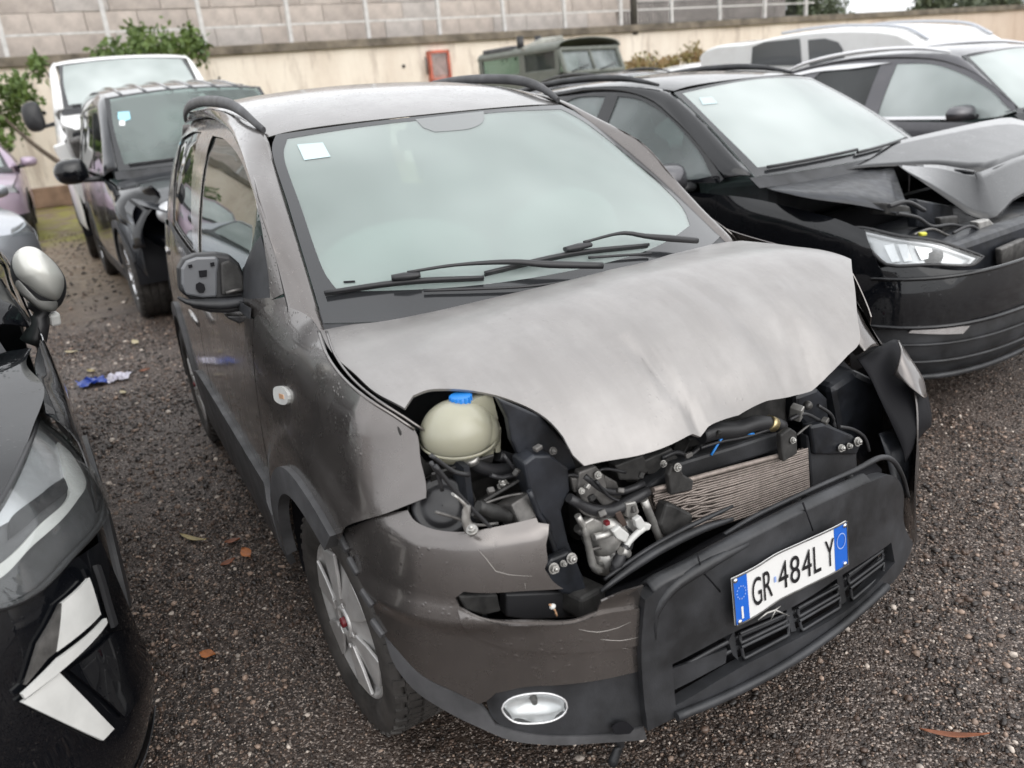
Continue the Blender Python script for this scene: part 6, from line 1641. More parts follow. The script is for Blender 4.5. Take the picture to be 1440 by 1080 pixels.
def parked(key, root, paint, belt, wf, wr, fx, rx, rr, L, rim='plain', rim_mat=None, hood=True, nose=True, step=.07, frame=None, glass='sideglass', rear_glass='darkglass', ws_glass='glass', doorx=(-1.15, -2.15, -3.15), low=.22, left_only=None, tyre_w=.20, rails=None, lamps=True, clad='plastic', fender=True, fender_cut=False, hood_out=None, seats=True, sides=(1, -1), trackin=.0):
    """body, glazing and wheels of one parked car from its surfaces"""
    S = CS[key]
    pm = M_[paint]
    W = POSE
    zs = S['hz'](np.array([-.9]))
    fz = S['hz']
    hc = .06
    ra = rr + .065
    tz = lambda x: float(fz(x)) - hc - .012
    ax, bx, cx = doorx
    for sd in sides:
        fn = S['side'] if sd < 0 else S['sideL']
        if fender:
            top = [(x, tz(x)) for x in (ax + .03, ax + .2, -.75, -.5, -.32)] + [(-.28, .62), (-.30, .40)]
            if fender_cut:
                top = [(x, tz(x)) for x in (ax + .03, ax + .2, -.78, -.66)] + [(-.60, .76), (-.46, .70), (-.40, .58), (-.40, .42)]
            panel('fender', fn, [(ax, low + .12), (ax, belt - .04)] + top + arc(fx, rr, ra, 22, 172, 10), pm, root, step=step)
        panel('door', fn, [(bx + .004, low + .12), (ax - .004, low + .12), (ax - .004, belt - .03), (bx + .004, belt)], pm, root, step=step)
        panel('door', fn, [(bx - .004, low + .12), (bx - .004, belt), (cx, belt + .02), (cx, rr + ra * .8)] + arc(rx, rr, ra, 150 if cx < rx else 80, 12, 8)[(0 if cx < rx else 0):], pm, root, step=step) if False else \
            panel('door', fn, [(bx - .004, low + .12), (bx - .004, belt), (rx + .25, belt + .02), (rx + .25, rr + ra * .85)] + arc(rx, rr, ra, 48, 12, 4), pm, root, step=step)
        panel('rear_quarter', fn, [(rx + .242, belt + .02), (-L + .08, belt + .03), (-L + .08, low + .1)] + arc(rx, rr, ra, 186, 56, 9), pm, root, step=step)
        panel('sill', fn, [(fx - ra - .02, low), (fx - ra - .02, low + .13), (rx + ra + .02, low + .13), (rx + ra + .02, low)], M_[clad], root, step=step, lift=.004, thick=.01)
        if clad != paint:
            panel('arch_moulding', fn, arc(fx, rr, ra + .015, 20, 175, 12) + arc(fx, rr, ra - .045, 175, 20, 12), M_[clad], root, step=step, lift=.008, thick=.02)
            panel('arch_moulding', fn, arc(rx, rr, ra + .015, 10, 175, 12) + arc(rx, rr, ra - .045, 175, 10, 12), M_[clad], root, step=step, lift=.008, thick=.02)
        fr, wins = frame
        panel('door_frame', fn, fr, pm, root, holes=[w for w in wins], step=step, lift=-.006)
        for k, w in enumerate(wins):
            c = np.mean(np.array(w), 0)
            panel('window', fn, [tuple(c + (np.array(p) - c) * 1.06) for p in w], M_[glass if k == 0 else rear_glass], root, step=step * 1.4, lift=-.013)
        for wx in (fx, rx):
            y = sd * (float(S['hw'](wx, rr)) - tyre_w / 2 - .012 - trackin)
            wheel(root, Vector((wx, y, rr)), rr, tyre_w, sd, rr * .68, rim_mat, rim)
            lin = [(wx + (ra - .01) * math.cos(R(-5 + 190 * i / 14)), sd * yy, rr + (ra - .01) * math.sin(R(-5 + 190 * i / 14))) for i in range(15) for yy in (float(S['hw'](wx, rr)) - .015, float(S['hw'](wx, rr)) - .36)]
            mesh_obj('wheel_liner', lin, [(2 * i, 2 * i + 1, 2 * i + 3, 2 * i + 2) for i in range(14)], M_['dark'], root, True)
        # windscreen pillar and roof edge
        seam = [p for p in fr]
        k0 = 0
        outer = [S['side'](*p) for p in frame_top[key]]
        tt = np.linspace(0, 1, 6)
        xr = [p[0] for p in frame_top[key]]
        n = len(outer)
        rows0 = []
        for i, p in enumerate(frame_top[key]):
            t = (p[1] - frame_top[key][0][1]) / (max(q[1] for q in frame_top[key]) - frame_top[key][0][1])
            wsx = S['ws'](-.6, .8)[0]
            if p[0] > wsx - .02:
                tq = min(1, max(0, (frame_top[key][0][0] - p[0]) / (frame_top[key][0][0] - wsx)))
                rows0.append(S['ws'](-.612, .8 * tq))
            else:
                rows0.append(S['roof'](p[0], -S_rw[key] * .97))
        f = np.array([1, -sd, 1])
        loft('windscreen_pillar', [[q * f for q in rows0], [(a * .65 + b * .35 + np.array([0, -.012, .010])) * f for a, b in zip(rows0, outer)], [(a * .25 + b * .75 + np.array([0, -.010, .004])) * f for a, b in zip(rows0, outer)], [q * f for q in outer]], pm, root, 2, 2, .004, ref=(-1.8, 0, .9))
        if rails:
            rxs = np.linspace(rails[0], rails[1], 9)
            P = [(x, sd * (S_rw[key] - .015), float(S['rz'](x)) - .045 + rails[2] * math.sin(math.pi * (i + .3) / 8.6) ** .45) for i, x in enumerate(rxs)]
            MB().tube(P, [.008, .018, .02, .02, .02, .018, .008], 8, spl=.1).build('roof_rail', M_[rails[3]], root)
    rw = S_rw[key]
    x0 = S['ws'](-.6, .8)[0]
    bow = S['ws'](0, .8)[0] - x0
    panel('roof', S['roof'], [(x0 - .01 + bow * (1 - k * k), k * rw * .97) for k in np.linspace(-1, 1, 7)] + [(-L + .35, rw * .95), (-L + .35, -rw * .95)], pm, root, step=step * 1.3, ref=lambda P: P * np.array([1, .3, 0]))
    out = [(-.607, -.01), (-.607, .4), (-.6, .79), (0, .80), (.6, .79), (.607, .4), (.607, -.01), (0, -.015)]
    inn = [(-.565, .05), (-.58, .4), (-.565, .765), (0, .782), (.565, .765), (.58, .4), (.565, .05), (0, .04)]
    g = panel('windscreen', S['ws'], out, M_[ws_glass], root, step=step * 1.2, ref=ws_ref, thick=.004)
    panel('windscreen_border', S['ws'], out, M_['frit'], g, holes=[inn], step=step, lift=.0015, thick=0, ref=ws_ref)
    panel('scuttle', S['ws'], [(-.63, -.10), (-.63, -.012), (0, -.018), (.63, -.012), (.63, -.10)], M_['plastic'], root, step=step, ref=ws_ref)
    for q in (-.28, .22):
        b = np.array([S['ws'](q - .26 + .52 * i / 5, .03 + .02 * i / 5) for i in range(6)]) + np.array([.012, 0, .012])
        MB().tube([tuple(p) for p in b], .008, 6).build('wiper', M_['hose'], root)
    if hood:
        hw_ = lambda x: float(S['hw'](x, tz(x))) - .018
        xs_ = [-.12, -.25, -.45, -.7, -.95, ax + .08]
        R_ = [(x, -hw_(x)) for x in xs_]
        if hood_out:
            R_ = hood_out + R_[4:]
        panel('bonnet', S['hood'], [(-.07, 0), (-.085, -.35)] + R_ + [(S['ws'](-.3, 0)[0] + .03, -.35), (S['ws'](0, 0)[0] + .03, 0), (S['ws'](.3, 0)[0] + .03, .35)] + mirror_y(R_)[::-1] + [(-.085, .35)], pm, root, step=step, ref=lambda P: P * np.array([.9, .7, 0]))
    if nose:
        panel('bumper', S['front'], [(-1.02, .40), (-1.02, .62), (-.8, .70), (0, .72), (.8, .70), (1.02, .62), (1.02, .40)], pm, root, step=step, ref=fr_ref)
        panel('lower_bumper', S['front'], [(-1.02, .20), (-1.02, .395), (1.02, .395), (1.02, .20)], M_['plastic'], root, step=step, ref=fr_ref)
        if lamps:
            for s in (-1, 1):
                hl_ = panel('headlight', S['front'], [(s * 1.05, .80), (s * .80, .80), (s * .55, .77), (s * .5, .70), (s * .78, .69), (s * 1.0, .70)], M_['lamp'], root, step=.06, lift=-.01, ref=fr_ref)
                panel('headlight_lens', S['front'], [(s * 1.05, .80), (s * .80, .80), (s * .55, .77), (s * .5, .70), (s * .78, .69), (s * 1.0, .70)], M_['lens'], hl_, step=.06, lift=.012, ref=fr_ref)
    # tail
    zt = float(S['rz'](-L + .35))
    loft('tailgate', [[(-L + .36, y * rw / .6 * .95, zt - .09 * abs(y)) for y in (-.6, 0, .6)], [(-L + .16, y * rw / .6 * 1.1, belt + (zt - belt) * .45) for y in (-.6, 0, .6)], [(-L + .05, y * rw / .6 * 1.25, belt) for y in (-.6, 0, .6)], [(-L, y * rw / .6 * 1.25, .55) for y in (-.6, 0, .6)], [(-L + .05, y * rw / .6 * 1.2, low) for y in (-.6, 0, .6)]], pm, root, 3, 4, .004, ref=(-1, 0, .8))
    MB().box((-L / 2, 0, low + .06), (L - .7, 1.2, .05)).build('floor_pan', M_['dark'], root)
    MB().box((-.75, 0, belt - .45), (.05, 1.3, .6)).build('firewall', M_['dark'], root)
    if seats:
        for s in (-1, 1):
            sb = MB()
            sb.box((-2.12, s * .36, belt - .14), (.14, .48, .66), (0, R(-14), 0), .88)
            sb.box((-1.85, s * .36, belt - .46), (.5, .48, .16))
            st = sb.build('car_seat', M_['seatcloth'], root, .05)
            MB().box((-2.21, s * .36, belt + .27), (.09, .25, .18), (0, R(-10), 0), .9).build('headrest', M_['seatcloth'], st, .035)
        MB().box((-1.22, 0, belt - .12), (.42, 1.30, .22), (0, R(-6), 0)).build('dashboard', M_['trim'], root, .06)
        sw_ = [(-1.55 + .03 * math.sin(a), .37 + .18 * math.cos(a), belt - .06 + .17 * math.sin(a)) for a in np.linspace(0, math.tau, 25)]
        MB().tube(sw_, .014, 6, cap=False).build('steering_wheel', M_['trim'], root)
        MB().box((-2.95, 0, belt - .15), (.16, 1.2, .62), (0, R(-14), 0)).build('rear_bench', M_['seatcloth'], root, .05)
        panel('headliner', S['roof'], [(x0 - .1, -rw * .9), (-L + .5, -rw * .9), (-L + .5, rw * .9), (x0 - .1, rw * .9)], M_['headliner'], root, step=.2, lift=-.03, ref=lambda P: P * np.array([1, .3, 0]))
S_rw = {'seat': .60, 'dk': .60, 'blk': .60, 'vanb': .64, 'vanw': .80}
for k in ('purple', 'silver', 'grey', 'wsedan', 'wcar'):
    S_rw[k] = .60

def door_mirror(root, c, side, d, m, parent_name='door_mirror', base=None):
    """rounded shell on a short arm"""
    c = Vector(c)
    sh = [(-.95, -.75), (-.98, .35), (-.75, .9), (-.1, 1.0), (.7, .78), (1.0, .2), (.92, -.55), (.5, -.95), (-.4, -1.0)]
    o = dome(parent_name, [tuple(c + Vector((-d[0] * .3, -side * -1 * y_ * d[1] * -1 * -1, z_ * d[2]))) for y_, z_ in sh], m, root, (d[0] * 1.2, 0, 0), n=28, rings=5)
    a = Vector(c); e = base or (a + Vector((-.02, -side * (d[1] + .06), -d[2] * .7)))
    MB().tube([tuple(a + Vector((0, -side * d[1] * .5, -d[2] * .75))), tuple(e)], [.03, .035], 8, ell=(1, .7)).build('mirror_arm', M_['hose'], o)
    g = MB().lathe([(min(d[1], d[2]) * .93, 0), (.001, .004)], Matrix.Translation(Vector(c) + Vector((-d[0] * .45, 0, 0))) @ Matrix.Rotation(R(180), 4, 'Z') @ Matrix.Diagonal((1, d[1] / d[2] if d[1] > d[2] else 1, 1, 1)), 24)
    g.build('mirror_glass', M_['chrome'], o)
    return o

frame_top = {}
def std_frame(key, belt, roofz, xs):
    """door frame outline and two windows from a few stations: xs = (pillar foot, pillar mid, roof start, b pillar, c pillar, tail)"""
    a, b, c, d, e, t = xs
    zt = roofz
    zm = belt + (zt - belt) * .52
    frame_top[key] = [(a, belt), (a - (a - b) * .5, belt + (zm - belt) * .5), (b, zm), (c, zt - .035), (c - .25, zt - .005), (d, zt), (e, zt - .01), (t, zt - .06)]
    fr = frame_top[key] + [(t - .25, belt + .03), (d, belt + .005)]
    w1 = [(a - .16, belt + .035), (b - .10, zm - .01), (c - .06, zt - .085), (c - .30, zt - .058), (d + .05, zt - .055), (d + .05, belt + .035)]
    w2 = [(d - .05, belt + .035), (d - .05, zt - .055), (e + .1, zt - .06), (e - .18, belt + .20), (e - .16, belt + .05)]
    return fr, [w1, w2]

# ---------------------------------------------------------------- black SUV with the burst bonnet (right)
seat = posed('seat', 'damaged_suv', 'black compact SUV with burst upward folded bonnet parked right beside the taupe hatchback', 'car')
fr_t = [(-1.1411, 1.0422), (-1.2345, 1.1189), (-1.4327, 1.2436), (-1.6264, 1.3391), (-1.7741, 1.4072), (-1.9343, 1.4547), (-2.1149, 1.4834), (-2.3406, 1.4966), (-2.5612, 1.4898)]
frame_top['seat'] = fr_t + [(-3.5, 1.44), (-3.7, 1.36)]
w1 = [(-1.2121, 1.0547), (-1.3084, 1.1445), (-1.3826, 1.1969), (-1.5643, 1.2999), (-1.7491, 1.3817), (-1.9257, 1.4361), (-2.0829, 1.4557)]
w2 = [(-2.193, 1.4618), (-2.3671, 1.4714), (-2.4955, 1.4625)]
bz = 1.035
parked('seat', seat, 'black', 1.0, None, None, -.82, -3.38, .325, 4.1, hood=False, nose=False, step=.05, low=.20,
       frame=(frame_top['seat'] + [(-3.9, 1.06), (-2.15, 1.01), fr_t[0]][:2] + [(fr_t[0][0] - .02, fr_t[0][1] - .02)], [w1 + [(w1[-1][0] - .02, bz), (w1[0][0] - .12, bz)], w2 + [(-3.25, 1.15), (-3.15, bz), (w2[0][0] - .03, bz)]]),
       rails=(-1.80, -3.45, .055, 'plastic'), fender=False, rim_mat=M_['alloy'], ws_glass='paleglass', glass='midglass', rear_glass='midglass')
S = CS['seat']
for fn, sg in ((S['side'], -1), (S['sideL'], 1)):
    tz = lambda x: float(S['hz'](x)) - .075
    panel('fender', fn, [(-1.15, .32), (-1.15, .97), (-1.05, tz(-1.05)), (-.8, tz(-.8)), (-.55, tz(-.55)), (-.42, tz(-.42) - .01), (-.36, .74), (-.30, .60), (-.32, .42)] + arc(-.82, .325, .39, 15, 172, 10), M_['black'], seat, step=.03)
panel('bumper', S['front'], [(-1.05, .42), (-1.05, .66), (-.88, .70), (-.60, .665), (-.35, .655), (.35, .655), (.60, .665), (.88, .70), (1.05, .66), (1.05, .42), (.5, .455), (-.5, .455)], M_['black'], seat, step=.04, ref=fr_ref)
panel('lower_bumper', S['front'], [(-1.05, .195), (-1.05, .415), (-.5, .45), (.5, .45), (1.05, .415), (1.05, .195)], M_['plastic'], seat, step=.05, lift=-.02, ref=fr_ref)
for zz, rr_ in ((.205, .014), (.285, .007), (.365, .006)):
    MB().tube([tuple(S['front'](s, zz + .02 * (1 - (s / 1.0) ** 2) * 0)) for s in np.linspace(-1.0, 1.0, 25)], rr_, 6).build('grille_bar', M_['plastic'], seat)
for sg in (-1, 1):
    hp = [(a if sg < 0 else -a, b) for a, b in [(-1.1436, 0.8324), (-1.0803, 0.8403), (-0.8871, 0.8123), (-0.7122, 0.7881), (-0.5953, 0.7486), (-0.4949, 0.7051), (-0.5456, 0.6811), (-0.7473, 0.7013), (-0.8851, 0.6991), (-0.9283, 0.7036), (-1.0065, 0.7588), (-1.0929, 0.8047)]]
    hb = panel('headlight', S['front'], hp, M_['lamp'], seat, step=.03, lift=-.035, ref=fr_ref, thick=.01)
    panel('headlight_lens', S['front'], hp, M_['lens'], hb, step=.03, lift=.004, ref=fr_ref)
    rim_ = [tuple(p) for p in on_s(S['front'], hp, .0, fr_ref)]
    rim_ = [tuple(p) for p in smooth_line([np.array(p) for p in rim_], .03, True, 40)]
    MB().tube(rim_ + rim_[:1], .008, 6, cap=False).build('headlight_rim', M_['hose'], hb)
    fp = [(a if sg < 0 else -a, b) for a, b in [(-0.819, 0.4201), (-0.7828, 0.4501), (-0.558, 0.4264), (-0.5919, 0.3982)]]
    fl = panel('fog_lamp', S['front'], fp, M_['chrome'], seat, step=.03, lift=.002, ref=fr_ref, straight=True)
for q in ([(-0.9533, 0.7822), (-0.9127, 0.791), (-0.8727, 0.7214), (-0.9071, 0.7153)], [(-0.8933, 0.7885), (-0.8459, 0.7884), (-0.8174, 0.7236), (-0.8544, 0.7186)], [(-0.8037, 0.7795), (-0.7288, 0.7679), (-0.7153, 0.732), (-0.7754, 0.7248)]):
    panel('headlight_reflector', S['front'], q, M_['chrome'], hb, step=.02, lift=-.020, thick=.006, ref=fr_ref)
door_mirror(seat, Vector((-1.36, -.99, 1.05)), -1, (.085, .115, .075), M_['charcoal'], base=Vector((-1.34, -.83, 1.0)))
door_mirror(seat, Vector((-1.36, .99, 1.05)), 1, (.085, .115, .075), M_['charcoal'], base=Vector((-1.34, .83, 1.0)))
panel('sticker', S['ws'], [(-0.5123, 0.6834), (-0.4452, 0.667), (-0.4563, 0.5964), (-0.5357, 0.6086)], M_['paper'], seat, step=.05, lift=.003, thick=0, ref=ws_ref, straight=True)
MB().box((-2.0, .25, 1.15), (.5, .5, .45), (0, .3, .2)).build('airbag', M_['airbag'], seat, .15, 3)
MB().box((-1.35, .1, 1.09), (.25, .6, .01), (0, -.1, .2)).build('paper_sheet', M_['whitepaper'], seat)
MB().tube([tuple(S['front'](s_, .655 - .012 * abs(s_))) for s_ in np.linspace(-.98, .98, 29)], .009, 8).build('bumper_crease', M_['black'], seat)
MB().tube([tuple(S['front'](s_, .44)) for s_ in np.linspace(-1.0, 1.0, 29)], .010, 8).build('bumper_crease', M_['black'], seat)
# burst bonnet: two big bent facets, a torn underside
TOP_ = [(-1.02, -0.7178, 1.0099), (-1.031, -0.3589, 1.0394), (-1.0269, 0.0193, 1.0667), (-0.9935, 0.3237, 1.0816), (-0.9506, 0.7241, 1.1013), (-0.86, 1.312, 1.1236)]
rA = TOP_
rC = [(-0.9726, -0.7048, 0.9995), (-0.9178, -0.4042, 1.0089), (-0.8607, -0.1577, 1.0137), (-0.7584, 0.0271, 1.0031), (-0.6337, 0.1874, 0.9852), (-0.46, 0.2536, 0.9486)]
rR = [(-0.7878, 1.442, 1.0936), (-0.6093, 1.5879, 1.0186), (-0.3404, 1.4785, 0.9039), (-0.5, 0.8007, 0.9683)]
a3 = np.array(rR[3])
rA = list(rA) + list(rR[:3])
rC = list(rC) + [rR[3], tuple(a3 + np.array([0, .12, -.02])), tuple(a3 + np.array([-.02, .3, -.05]))]
mid = lambda P, Q, t: [tuple(np.array(p) * (1 - t) + np.array(q) * t) for p, q in zip(P, Q)]
bo = loft('bonnet', [rA, mid(rA, rC, .33), mid(rA, rC, .66), rC], M_['black'], seat, 2, 3, .004, ref=(-.8, 0, .3))
rF = [(-0.64, -0.1852, 1.0297), (-0.5693, -0.1608, 0.9752), (-0.4944, -0.1331, 0.9178), (-0.4044, -0.1027, 0.8485), (-0.3268, -0.0721, 0.7892), (-0.2743, 0.0567, 0.7657)]
q_ = [(-0.34, 0.4694, 0.8131), (-0.34, 1.1675, 0.7305)]
rE = [rC[3], tuple(np.array(rC[3]) * .55 + np.array(rC[4]) * .45), rC[4], tuple(np.array(rC[4]) * .5 + np.array(rC[5]) * .5), tuple(np.array(rC[4]) * .15 + np.array(rC[5]) * .85), rC[5], rR[3], tuple(a3 + np.array([.0, .25, -.04]))]
rF = [rC[3]] + list(rF[1:]) + [q_[0], q_[1]]
loft('bonnet_front', [rE, mid(rE, rF, .5), rF], M_['black'], bo, 3, 3, .004, ref=(-.8, 0, .3))
loft('bonnet_liner', [[tuple(np.array(p) + np.array([-.02, 0, -.015])) for p in rC[:4]], [[(-0.75, -0.9844, 1.0192)][0], [(-0.62, -0.8901, 0.9748)][0], [(-0.5, -0.7065, 0.9235)][0], [(-0.42, -0.441, 0.8412)][0]]], M_['bay'], seat, 3, 4, .004)
MB().box((-.45, 0, .50), (.55, 1.35, .5)).build('engine_bay', M_['bay'], seat, .03)
for nm, q, d, m in (('engine_cover', [(-0.46, -0.3181, 0.8998), (-0.46, 0.0144, 0.8184), (-0.46, 0.08, 0.6983), (-0.46, -0.2959, 0.767)], .05, 'bay'), ('intake_pipe', [(-0.36, -0.2978, 0.8193), (-0.36, -0.1308, 0.8029), (-0.36, -0.087, 0.7201), (-0.36, -0.2569, 0.7355)], .03, 'bayplastic'),
                    ('battery_box', [(-0.45, -0.5827, 0.9229), (-0.45, -0.3927, 0.8794), (-0.45, -0.3599, 0.8234), (-0.45, -0.5868, 0.8714)], .08, 'bayplastic'), ('slam_panel', [(-0.2, -0.2001, 0.6912), (-0.2, 0.172, 0.7024), (-0.2, 0.2347, 0.6139), (-0.2, -0.1172, 0.6212)], .05, 'bayplastic'),
                    ('broken_grille', [(-0.13, -0.2021, 0.6822), (-0.13, 0.0109, 0.6893), (-0.13, 0.3109, 0.6577), (-0.13, 0.3802, 0.4513), (-0.13, -0.0123, 0.5297), (-0.13, -0.167, 0.5994)], .03, 'dullsteel'), ('front_beam', [(-0.25, -0.3279, 0.7408), (-0.25, 0.2738, 0.7568), (-0.25, 0.3319, 0.6861), (-0.25, -0.2174, 0.6671)], .06, 'bayplastic'),
                    ('torn_connector', [(-0.26, -0.1591, 0.7847), (-0.26, -0.0461, 0.7796), (-0.26, 0.0332, 0.7342), (-0.26, -0.0415, 0.707), (-0.26, -0.1278, 0.7346)], .04, 'steel'), ('yellow_plug', [(-0.28, -0.6066, 0.8103), (-0.28, -0.5487, 0.8036), (-0.28, -0.5454, 0.7848), (-0.28, -0.5918, 0.7897)], .02, 'yellow')):
    MB().prism([Vector(p) for p in q], (-d, 0, 0)).build(nm, M_[m], seat, .008)
MB().tube([(-0.22, -0.0812, 0.6518), (-0.22, 0.1013, 0.6122), (-0.22, 0.3251, 0.596)], .012, 6).build('torn_hose', M_['hose'], seat)

for q, r, m in (([(-0.34, -0.6941, 0.9005), (-0.34, -0.5319, 0.8573), (-0.34, -0.4052, 0.8), (-0.34, -0.2164, 0.7756), (-0.34, -0.0058, 0.708)], .008, 'hose'), ([(-0.3, -0.6244, 0.8027), (-0.3, -0.4819, 0.8031), (-0.3, -0.3209, 0.7449), (-0.3, -0.1406, 0.701)], .006, 'dullsteel'), ([(-0.38, -0.693, 0.9276), (-0.38, -0.5551, 0.9252), (-0.38, -0.4009, 0.8655)], .010, 'hose'),
                ([(-0.26, -0.375, 0.7698), (-0.26, -0.2211, 0.7757), (-0.26, -0.0398, 0.7002), (-0.26, 0.1687, 0.6985)], .007, 'hose'), ([(-0.24, -0.2811, 0.7177), (-0.24, -0.1184, 0.7087), (-0.24, 0.008, 0.6605)], .005, 'dullsteel')):
    MB().tube(q, r, 6, spl=.02).build('wiring', M_[m], seat)
# ---------------------------------------------------------------- dark SUV with chrome trim (far right)
dk = posed('dk', 'chrome_trim_suv', 'charcoal SUV with chrome window trim and silver roof rails at the right edge', 'car')
frame_top['dk'] = [(-0.9842, 1.1107), (-1.182, 1.2621), (-1.4094, 1.3876), (-1.6595, 1.4762), (-1.8912, 1.5335), (-2.273, 1.576), (-2.7738, 1.597)] + [(-3.3, 1.56), (-3.75, 1.50), (-3.95, 1.42)]
w1 = [(-1.0202, 1.0926), (-1.1612, 1.2134), (-1.3984, 1.3383), (-1.676, 1.4441), (-1.9016, 1.5001), (-2.2396, 1.5257)]
w2 = [(-2.4149, 1.539), (-2.7435, 1.5574), (-3.103, 1.5506)]
parked('dk', dk, 'charcoal', 1.03, None, None, -.85, -3.45, .34, 4.2, step=.06, low=.22,
       frame=(frame_top['dk'] + [(-4.05, 1.08), (-2.2, 1.03), (frame_top['dk'][0][0] - .02, frame_top['dk'][0][1] - .03)], [w1 + [(w1[-1][0], 1.06), (w1[0][0] - .1, 1.06)], w2 + [(-3.5, 1.2), (-3.4, 1.06), (w2[0][0], 1.06)]]),
       rails=(-1.75, -3.75, .06, 'satin'), rim_mat=M_['alloy'], glass='paleglass', ws_glass='paleglass')
S = CS['dk']
for fn, sg in ((S['side'], -1), (S['sideL'], 1)):
    panel('chrome_strip', fn, [(-1.32, 1.030), (-1.32, 1.055), (-3.6, 1.088), (-3.6, 1.063)], M_['satin'], dk, step=.1, lift=.006, thick=.008)
    panel('chrome_strip', fn, [(-2.30, 1.535), (-2.7, 1.555), (-3.2, 1.55), (-3.65, 1.50), (-3.65, 1.475), (-3.2, 1.515), (-2.7, 1.515)], M_['satin'], dk, step=.1, lift=.006, thick=.008)
door_mirror(dk, Vector((-1.30, -1.0, 1.09)), -1, (.09, .15, .065), M_['charcoal'], base=Vector((-1.28, -.83, 1.05)))
door_mirror(dk, Vector((-1.30, 1.0, 1.10)), 1, (.09, .13, .075), M_['charcoal'], base=Vector((-1.28, .83, 1.05)))

# ---------------------------------------------------------------- black car at the left edge
blk = posed('blk', 'black_car', 'glossy black car cut by the left edge with white fang shaped lamps and silver mirror', 'car')
parked('blk', blk, 'black', 1.0, None, None, -.86, -3.46, .335, 4.2, step=.045, low=.20, nose=False,
       frame=std_frame('blk', 1.02, 1.46, (-1.12, -1.42, -1.85, -2.3, -3.3, -3.75)), rim_mat=M_['alloy'], clad='hose', rails=(-1.9, -3.5, .05, 'plastic'), ws_glass='glass', fender_cut=True, hood_out=[(a, -b) for a, b in [(-0.3082, 0.6981), (-0.4426, 0.7496), (-0.5954, 0.7918), (-0.7905, 0.835)]])
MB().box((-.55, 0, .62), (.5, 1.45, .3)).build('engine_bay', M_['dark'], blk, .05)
S = CS['blk']
panel('bumper', S['front'], [(-1.05, .24), (-1.05, .68), (-.8, .745), (0, .75), (.8, .745), (1.05, .68), (1.05, .24)], M_['black'], blk, step=.035, ref=fr_ref)
panel('lower_bumper', S['front'], [(-1.05, .17), (-1.05, .24), (1.05, .24), (1.05, .17)], M_['plastic'], blk, step=.05, lift=.01, ref=fr_ref)
hp = [(1.3648, 0.8708), (1.3319, 0.8213), (1.2914, 0.7549), (1.2805, 0.6747), (1.0437, 0.7149), (0.875, 0.7408), (0.7567, 0.7372), (0.699, 0.749), (0.6639, 0.7684), (0.7278, 0.8467), (0.8352, 0.872), (1.0419, 0.8882)]
hb = panel('headlight', S['front'], hp, M_['plastic_grey'], blk, step=.025, lift=.002, ref=fr_ref, thick=.012)
panel('headlight_reflector', S['front'], [(1.3102, 0.8693), (1.2687, 0.8327), (1.1627, 0.8166), (1.0708, 0.819), (0.7911, 0.849), (0.7278, 0.8467), (0.8245, 0.8673), (1.0375, 0.8841)], M_['lamp'], hb, step=.025, lift=.008, ref=fr_ref, thick=.004)
panel('headlight_bar', S['front'], [(1.2753, 0.8341), (1.2701, 0.8058), (1.1925, 0.7703), (1.0243, 0.7852), (0.815, 0.7998), (0.7253, 0.7883), (0.6812, 0.7946), (0.6914, 0.8081), (0.7397, 0.8056), (0.8693, 0.8154), (1.0313, 0.8017), (1.0911, 0.8193)], M_['whiteplastic'], hb, step=.02, lift=.014, ref=fr_ref, thick=.008)
panel('headlight_shade', S['front'], [(0.8233, 0.8483), (0.9867, 0.8379), (1.0847, 0.8204), (1.0544, 0.8074), (0.9141, 0.8254), (0.7857, 0.8274)], M_['dark'], hb, step=.02, lift=.010, ref=fr_ref, thick=.004)
panel('headlight_lens', S['front'], hp, M_['lens'], hb, step=.03, lift=.024, ref=fr_ref)
rim_ = [np.array(p) for p in on_s(S['front'], hp, .012, fr_ref)]
rim_ = [tuple(p) for p in smooth_line(rim_, .02, True, 40)]
MB().tube(rim_ + rim_[:1], .007, 6, cap=False).build('headlight_rim', M_['hose'], hb)
for nm, q, m, lf in (('fang_lamp', [(0.8891, 0.6842), (0.8741, 0.6098), (0.7493, 0.6244), (0.797, 0.6914)], 'whiteplastic', .014), ('fang_shade', [(0.797, 0.6914), (0.7493, 0.6244), (0.7303, 0.6244), (0.6814, 0.6101), (0.7271, 0.6588)], 'dullsteel', .012),
                     ('fang_strip', [(0.877, 0.5975), (0.8746, 0.5874), (0.6691, 0.5933), (0.6678, 0.6033), (0.7447, 0.6142)], 'whiteplastic', .019), ('fang_lamp', [(0.738, 0.5888), (0.7931, 0.4057), (0.7638, 0.4073), (0.6644, 0.5882)], 'whiteplastic', .014),
                     ('bumper_fin', [(0.9287, 0.687), (0.9447, 0.6768), (0.9136, 0.5565), (0.8956, 0.5613)], 'hose', .016)):
    o = panel(nm, S['front'], q, M_[m], blk, step=.02, lift=lf, ref=fr_ref, thick=.008, straight=True)
panel('fog_recess', S['front'], [(0.8931, 0.5511), (0.9733, 0.5045), (1.0321, 0.4309), (0.9822, 0.3718), (0.8306, 0.3959), (0.812, 0.4487), (0.7597, 0.5751)], M_['black'], blk, step=.03, lift=.010, ref=fr_ref, thick=.006, straight=True)
